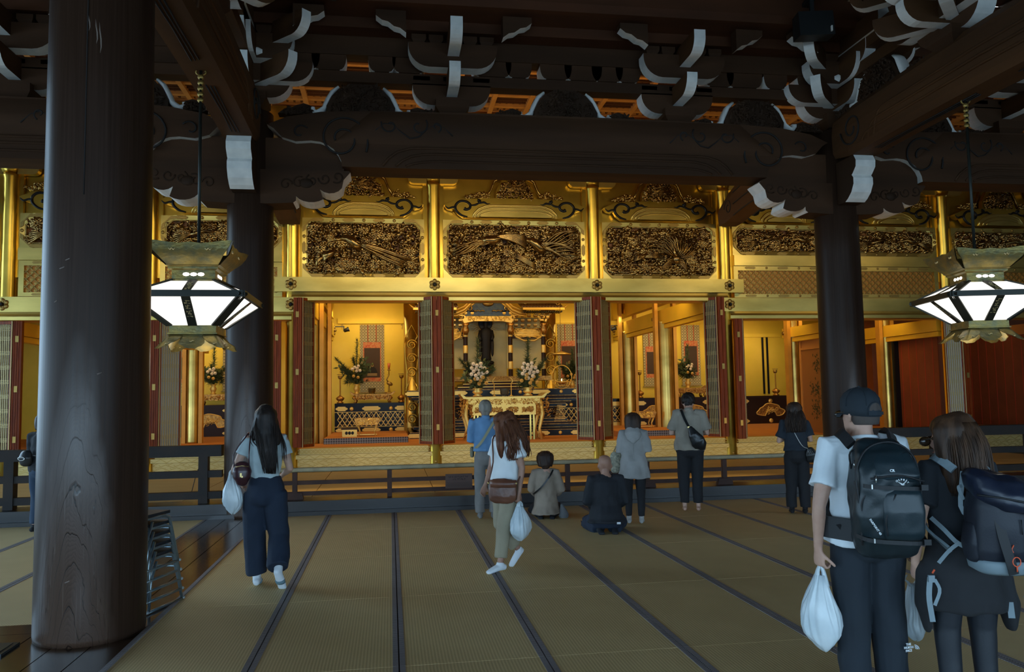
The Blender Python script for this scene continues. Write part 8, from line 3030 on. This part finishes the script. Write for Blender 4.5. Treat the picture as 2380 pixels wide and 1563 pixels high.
mb.obj('zip_puller', SILV, bp)
for i, (x, z) in enumerate(((-0.15, 1.36),)):
    mb = MB()
    mb.tube(smooth_path([(bx + x * 0.75, -0.24, 1.40), (bx + x, -0.22, 1.36), (bx + x * 1.02, -0.24, 1.28)], 8), 0.012, 5, flat=(1, 0.4))
    mb.obj('side_loop', C_PBLK, bp)
# prints
text('printed_text', 'CR', 0.018, onback(bx - 0.01, -0.424, 1.287, 0, R(-12)), PRINT, bp, bold=0.0005)
for i, chh in enumerate('OSPREY'):
    a = R(128 - 19 * i)
    text('printed_text', chh, 0.0135, onback(bx + 0.030 + 0.036 * math.cos(a), -0.4295, 1.212 + 0.030 * math.sin(a), a - PI / 2, R(-6)), PRINT, bp, bold=0.0003)
mb = MB()
ex = bx + 0.032
mb.tube([(ex - 0.022, -0.437, 1.232), (ex - 0.010, -0.439, 1.226), (ex, -0.439, 1.221), (ex + 0.012, -0.439, 1.231), (ex + 0.022, -0.437, 1.244)], [0.001, 0.0022, 0.0035, 0.0022, 0.001], 5)
mb.tube([(ex - 0.010, -0.439, 1.220), (ex, -0.440, 1.217), (ex + 0.010, -0.439, 1.219)], [0.001, 0.003, 0.001], 5)
for q in range(3):
    mb.tube([(ex - 0.016 + 0.004 * q, -0.439, 1.227 - 0.003 * q), (ex - 0.006 + 0.003 * q, -0.4395, 1.222 - 0.001 * q)], 0.0009, 4)
mb.obj('bird_emblem', PRINT, bp)
text('printed_text', 'FARPOINT 40', 0.0150, onback(bx - 0.100, -0.408, 1.005, R(-58), R(2), R(-22)), PRINT, bp, bold=0.0004)
# small emblem on the trousers
text('printed_text', 'THE\nNORTH\nFACE', 0.0165, onback(0.148, -0.117, 0.325, 0, 0, R(20)), PRINT, PM.t, bold=0.0004)
mb = MB()
for r_ in (0.008, 0.015, 0.022):
    mb.tube([(0.185 + r_ * math.cos(a), -0.100, 0.312 + r_ * math.sin(a)) for a in [R(90 * j / 6) for j in range(7)]], 0.0022, 4)
mb.obj('dome_emblem', PRINT, PM.t)
plastic_bag('big white plastic bag in the left hand of the man in the cap', PM, (-0.262, -0.015, 0.728), 0.205, 0.45, 0.075, 9, R(-8), 0.022)
plastic_bag('narrow white plastic bag on the right side of the man in the cap', PM, (0.265, 0.10, 0.645), 0.12, 0.34, 0.06, 12, R(20), 0.02, tie=True)

# ---- woman ------------------------------------------------------------------
C_BTEE = cloth('black_tee', (0.012, 0.016, 0.022))
C_LEG = mat('black_leggings', (0.009, 0.012, 0.018), 0.55, bump=(60, 0.1))
C_TIED = cloth('black_tied_jacket', (0.014, 0.015, 0.018))
PW = person('person with straight brown hair, black T-shirt and navy backpack, jacket tied round the waist', 2.98, 3.88, R(-16), 1.555, female=True, voxel=0.0064, girth=1.06,
            arms={'L': ((-0.245, -0.06, 1.09), (-0.25, 0.02, 0.84)), 'R': ((0.235, 0.02, 1.10), (0.20, 0.20, 1.0))}, head=(R(48), 0.03), hands={'L': ((0.1, 0.25, -1), (0.85, 0.5, 0), 0.55, 0.6)})
shirt(PW, C_BTEE, 0.96, 0.66, 1.12, seed=31, slv_w=1.35, vox=0.009)
trousers(PW, C_LEG, 1.0, 0.12, 0.098, 0.072, 0.055, name='leggings', seed=32, vox=0.009, fold=0.003, hipw=0.178, seat=1.15)
socks(PW, C_DARK, 0.08)
mb = MB()
k = PW.k
for (z, a, b), nm in (((0.99, 0.185, 0.145), 0),):
    limb(mb, [(V(0, 0, 1.0) * k, 0.165 * k, 0.13 * k), (V(0, -0.01, 0.93) * k, 0.195 * k, 0.150 * k), (V(0, -0.02, 0.80) * k, 0.215 * k, 0.165 * k), (V(0.0, -0.03, 0.66) * k, 0.225 * k, 0.165 * k), (V(0.0, -0.03, 0.60) * k, 0.22 * k, 0.155 * k)], n=22, round_=False)
limb(mb, [(V(0.19, 0.0, 0.78) * k, 0.06 * k, 0.10 * k), (V(0.225, -0.02, 0.62) * k, 0.055 * k, 0.09 * k), (V(0.235, -0.02, 0.50) * k, 0.03 * k, 0.05 * k)])
limb(mb, [(V(-0.19, 0.0, 0.80) * k, 0.05 * k, 0.10 * k), (V(-0.215, 0.0, 0.60) * k, 0.04 * k, 0.08 * k), (V(-0.205, 0.0, 0.46) * k, 0.012 * k, 0.03 * k)])
blob('tied_jacket', mb, 0.010, 2, C_TIED, PW.t, (0.018, 7, 2.5, 6.0))
mb, fin = scalp(PW, H_LONG, 0.014, 0.03, nape=0, fold=0.003)
Hd = PW.Hd
sdv = PW.HM.to_3x3() @ Vector((1, 0, 0))
limb(mb, [(Hd((0, -0.025, 0.17)), 0.088, 0.085), (Hd((0, -0.04, 0.09)), 0.094, 0.08), (Hd((0, -0.055, 0.0)), 0.100, 0.07), (Hd((0, -0.07, -0.08)), 0.106, 0.058), (Hd((0, -0.078, -0.13)), 0.104, 0.045)], side=sdv, n=18)
for s in (-1, 1):
    limb(mb, [(Hd((s * 0.076, 0.03, 0.16)), 0.03, 0.045), (Hd((s * 0.088, 0.02, 0.06)), 0.028, 0.045), (Hd((s * 0.094, 0.0, -0.06)), 0.028, 0.04), (Hd((s * 0.095, -0.01, -0.13)), 0.02, 0.03)], side=sdv)
fin()
pa = lambda x, y: [Hd((x * 0.75, y * 0.9, 0.19)), Hd((x * 1.0, y * 1.1 - 0.02, 0.09)), Hd((x * 1.12, y * 1.1 - 0.03, -0.03)), Hd((x * 1.18, y * 1.05 - 0.035, -0.155))]
strands(PW, [(pa(-0.10, 0.02), pa(-0.075, -0.085)), (pa(-0.075, -0.085), pa(0.0, -0.115)), (pa(0.0, -0.115), pa(0.075, -0.085)), (pa(0.075, -0.085), pa(0.10, 0.02))], H_LONG, 240, 0.006, 8, 0.0032)
strands(PW, [([Hd((0.08, -0.06, -0.05)), Hd((0.11, -0.09, -0.13)), Hd((0.15, -0.12, -0.17)), Hd((0.19, -0.13, -0.18))],) * 2], H_LONG, 14, 0.012, 9, 0.002)
mb = MB()
for s in (-1, 1):
    mb.tube([Hd((s * 0.080, 0.0, 0.112)), Hd((s * 0.078, 0.06, 0.115)), Hd((s * 0.070, 0.115, 0.110))], 0.004, 5)
    mb.ball(Hd((s * 0.037, 0.122, 0.098)), (0.032, 0.014, 0.027), 10, 6)
mb.obj('sunglasses', GLS, PW.t)

bp = carried('backpack', 'navy hiking backpack with grey straps and orange toggles, on the woman with brown hair', 'backpack', PW)
NAVYP = mat('navy_ripstop', (0.012, 0.018, 0.038), 0.4, var=(4, (0.009, 0.013, 0.026)), bump=(70, 0.25, 0.003))
NAVYB = mat('black_navy_mesh', (0.010, 0.013, 0.022), 0.55, bump=(90, 0.4, 0.002))
GREYS = mat('blue_grey_webbing', (0.20, 0.26, 0.29), 0.6)
ORNG = mat('orange_cord', (0.75, 0.11, 0.04), 0.5)
bx = 0.080
mb = MB()
secs = [(0.795, 0.13, 0.07, -0.235), (0.82, 0.160, 0.105, -0.24), (0.90, 0.172, 0.125, -0.255), (1.02, 0.172, 0.13, -0.26), (1.12, 0.165, 0.125, -0.26), (1.18, 0.15, 0.11, -0.255)]
mb.loft([sring((bx - 0.0160 * (z - 0.8), y, z), a * 0.80, b, 26, 3) for z, a, b, y in secs])
blob('pack_body', mb, 0.009, 3, NAVYB, bp, (0.007, 9, 4, 7.0))
mb = MB()
LR = Matrix.Rotation(R(10), 3, 'Y')
mb.loft([sring((bx + 0.0040 + dx, y, z), a * 0.80, b, 26, 2.8, LR) for z, a, b, y, dx in ((1.09, 0.150, 0.125, -0.285, 0.03), (1.125, 0.188, 0.155, -0.285, 0.025), (1.18, 0.192, 0.158, -0.275, 0.01), (1.24, 0.172, 0.140, -0.250, -0.01), (1.275, 0.12, 0.095, -0.225, -0.02))])
lid = blob('lid', mb, 0.009, 3, NAVYP, bp, (0.012, 9, 5, 3.0))
mb = MB()
mb.tube(smooth_path([(bx - 0.1360, -0.36, 1.175), (bx - 0.0640, -0.428, 1.17), (bx + 0.0400, -0.445, 1.15), (bx + 0.1360, -0.40, 1.12)], 18), 0.005, 5)
mb.obj('zip', C_PBLK, lid)
mb = MB()
mb.loft([sring((bx + 0.0096, -0.243, z), a * 0.80, b, 26, 3) for z, a, b in ((0.782, 0.135, 0.09), (0.80, 0.172, 0.128), (0.838, 0.180, 0.135), (0.855, 0.176, 0.131))])
base = mb.obj('grey_base_band', GREYS, bp)
for s in (-1, 1):
    mb = MB()
    limb(mb, [(V(bx + s * 0.130, -0.25, 0.86), 0.028, 0.07), (V(bx + s * 0.138, -0.255, 0.93), 0.032, 0.08), (V(bx + s * 0.132, -0.25, 1.02), 0.018, 0.07)])
    blob('side_pocket', mb, 0.010, 2, NAVYB, bp)
    mb = MB()
    path = smooth_path([(s * 0.085 + 0.02, -0.13, 1.275), (s * 0.11, -0.06, 1.325), (s * 0.115, 0.02, 1.325), (s * 0.125, 0.105, 1.20), (s * 0.15, 0.10, 1.05), (s * 0.165, 0.0, 0.95), (s * 0.15 + 0.04, -0.14, 0.87)], 22)
    ribbon(mb, path, 0.045, [Vector((0.2 * s, p.y + 0.02, (p.z - 1.1))) for p in path], 0.014)
    mb.obj('shoulder_strap', GREYS, bp)
# grey straps hanging at her left
mb = MB()
for pts, w in ((((-0.035, -0.16, 1.27), (-0.055, -0.185, 1.19), (-0.06, -0.185, 1.08), (0.0, -0.235, 1.015), (0.045, -0.30, 1.0)), 0.022),
               (((-0.055, -0.19, 1.20), (-0.075, -0.20, 1.19), (-0.05, -0.19, 1.13)), 0.016),
               (((-0.165, -0.06, 1.02), (-0.13, -0.13, 0.97), (-0.09, -0.17, 0.915), (-0.05, -0.20, 0.89)), 0.022),
               (((-0.165, -0.13, 0.80), (-0.12, -0.16, 0.87), (-0.075, -0.18, 0.915)), 0.018),
               (((-0.02, -0.23, 1.01), (-0.035, -0.245, 0.92), (-0.02, -0.25, 0.84), (0.02, -0.30, 0.80)), 0.016)):
    ribbon(mb, smooth_path(pts, 12), w, (-0.3, -1, 0.1), 0.003)
mb.obj('grey_strap', GREYS, bp)
for pts, w in ((((-0.20, -0.10, 0.72), (-0.215, -0.115, 0.62), (-0.205, -0.12, 0.50)), 0.026), (((-0.185, -0.12, 0.715), (-0.165, -0.125, 0.66), (-0.195, -0.13, 0.585)), 0.016), (((bx + 0.0720, -0.385, 0.80), (bx + 0.0680, -0.39, 0.74), (bx + 0.0440, -0.385, 0.69)), 0.02), (((0.18, -0.10, 0.60), (0.185, -0.10, 0.52)), 0.03)):
    mb = MB()
    ribbon(mb, smooth_path(pts, 8), w, (-0.3, -1, 0.1), 0.003)
    mb.obj('strap_tail', GREYS, bp)
mb = MB()
for p in ((bx - 0.0600, -0.372, 1.085), (bx + 0.1400, -0.30, 1.075)):
    mb.box(p[0] - 0.014, p[0] + 0.014, p[1] - 0.012, p[1] + 0.008, p[2] - 0.03, p[2] + 0.025)
mb.box(-0.215, -0.185, -0.125, -0.11, 0.70, 0.735)
mb.obj('buckle', GREYS, bp)
mb = MB()
mb.tube([(bx - 0.1240, -0.33, 1.232), (bx - 0.1160, -0.345, 1.248), (bx - 0.1120, -0.34, 1.255)], 0.007, 5)
mb.obj('orange_toggle', ORNG, bp)
mb = MB()
mb.tube([(bx - 0.0440, -0.378, 1.045), (bx - 0.0320, -0.385, 1.02), (bx - 0.0496, -0.385, 1.005)], 0.0045, 5)
mb.obj('orange_toggle', ORNG, bp)
mb = MB()
mb.tube([(bx - 0.0840, -0.355, 1.03), (bx - 0.0800, -0.36, 1.02)], 0.005, 5)
mb.obj('orange_toggle', ORNG, bp)
mb = MB()
mb.tube(smooth_path([(bx + 0.0040, -0.39, 0.94), (bx - 0.0064, -0.392, 0.92), (bx + 0.0000, -0.392, 0.905)], 6), 0.003, 5)
mb.obj('orange_toggle', ORNG, bp)
lp = [(bx + 0.0096 + 0.018 * math.cos(a), -0.398, 0.862 + 0.022 * math.sin(a)) for a in [2 * PI * i / 14 for i in range(14)]]
mb = MB()
mb.tube(lp, 0.003, 5, closed=True)
mb.tube([(bx + 0.0096, -0.398, 0.84), (bx + 0.0096, -0.398, 0.815)], 0.0035, 5)
mb.obj('orange_toggle', ORNG, bp)
mb = MB()
mb.tube([(-0.195, -0.12, 0.745), (-0.185, -0.125, 0.765)], 0.005, 5)
mb.obj('orange_toggle', ORNG, bp)
mb = MB()
path = smooth_path([(bx - 0.0560, -0.380, 1.09), (bx - 0.0440, -0.392, 0.98), (bx - 0.0160, -0.395, 0.86), (bx + 0.0000, -0.385, 0.80)], 12)
ribbon(mb, path, 0.045, (0, -1, 0), 0.006)
mb.tube([(bx + 0.0440, -0.392, 1.06), (bx + 0.0440, -0.396, 0.99)], 0.003, 4)
mb.obj('front_webbing', C_PBLK, bp)
text('printed_text', 'Quechua', 0.0150, onback(bx + 0.078, -0.446, 1.135, R(-6), R(0), R(14)), PRINT, bp, bold=0.0006)
mb = MB()
mb.prism([(bx + 0.060, 1.149), (bx + 0.098, 1.145), (bx + 0.088, 1.156), (bx + 0.082, 1.168), (bx + 0.073, 1.157)], -0.452, -0.440, 'y')
mb.obj('mountain_emblem', PRINT, bp)
text('printed_text', '20', 0.018, onback(bx + 0.0600, -0.3800, 0.82, 0, 0, R(8)), PRINT, bp, bold=0.0005)
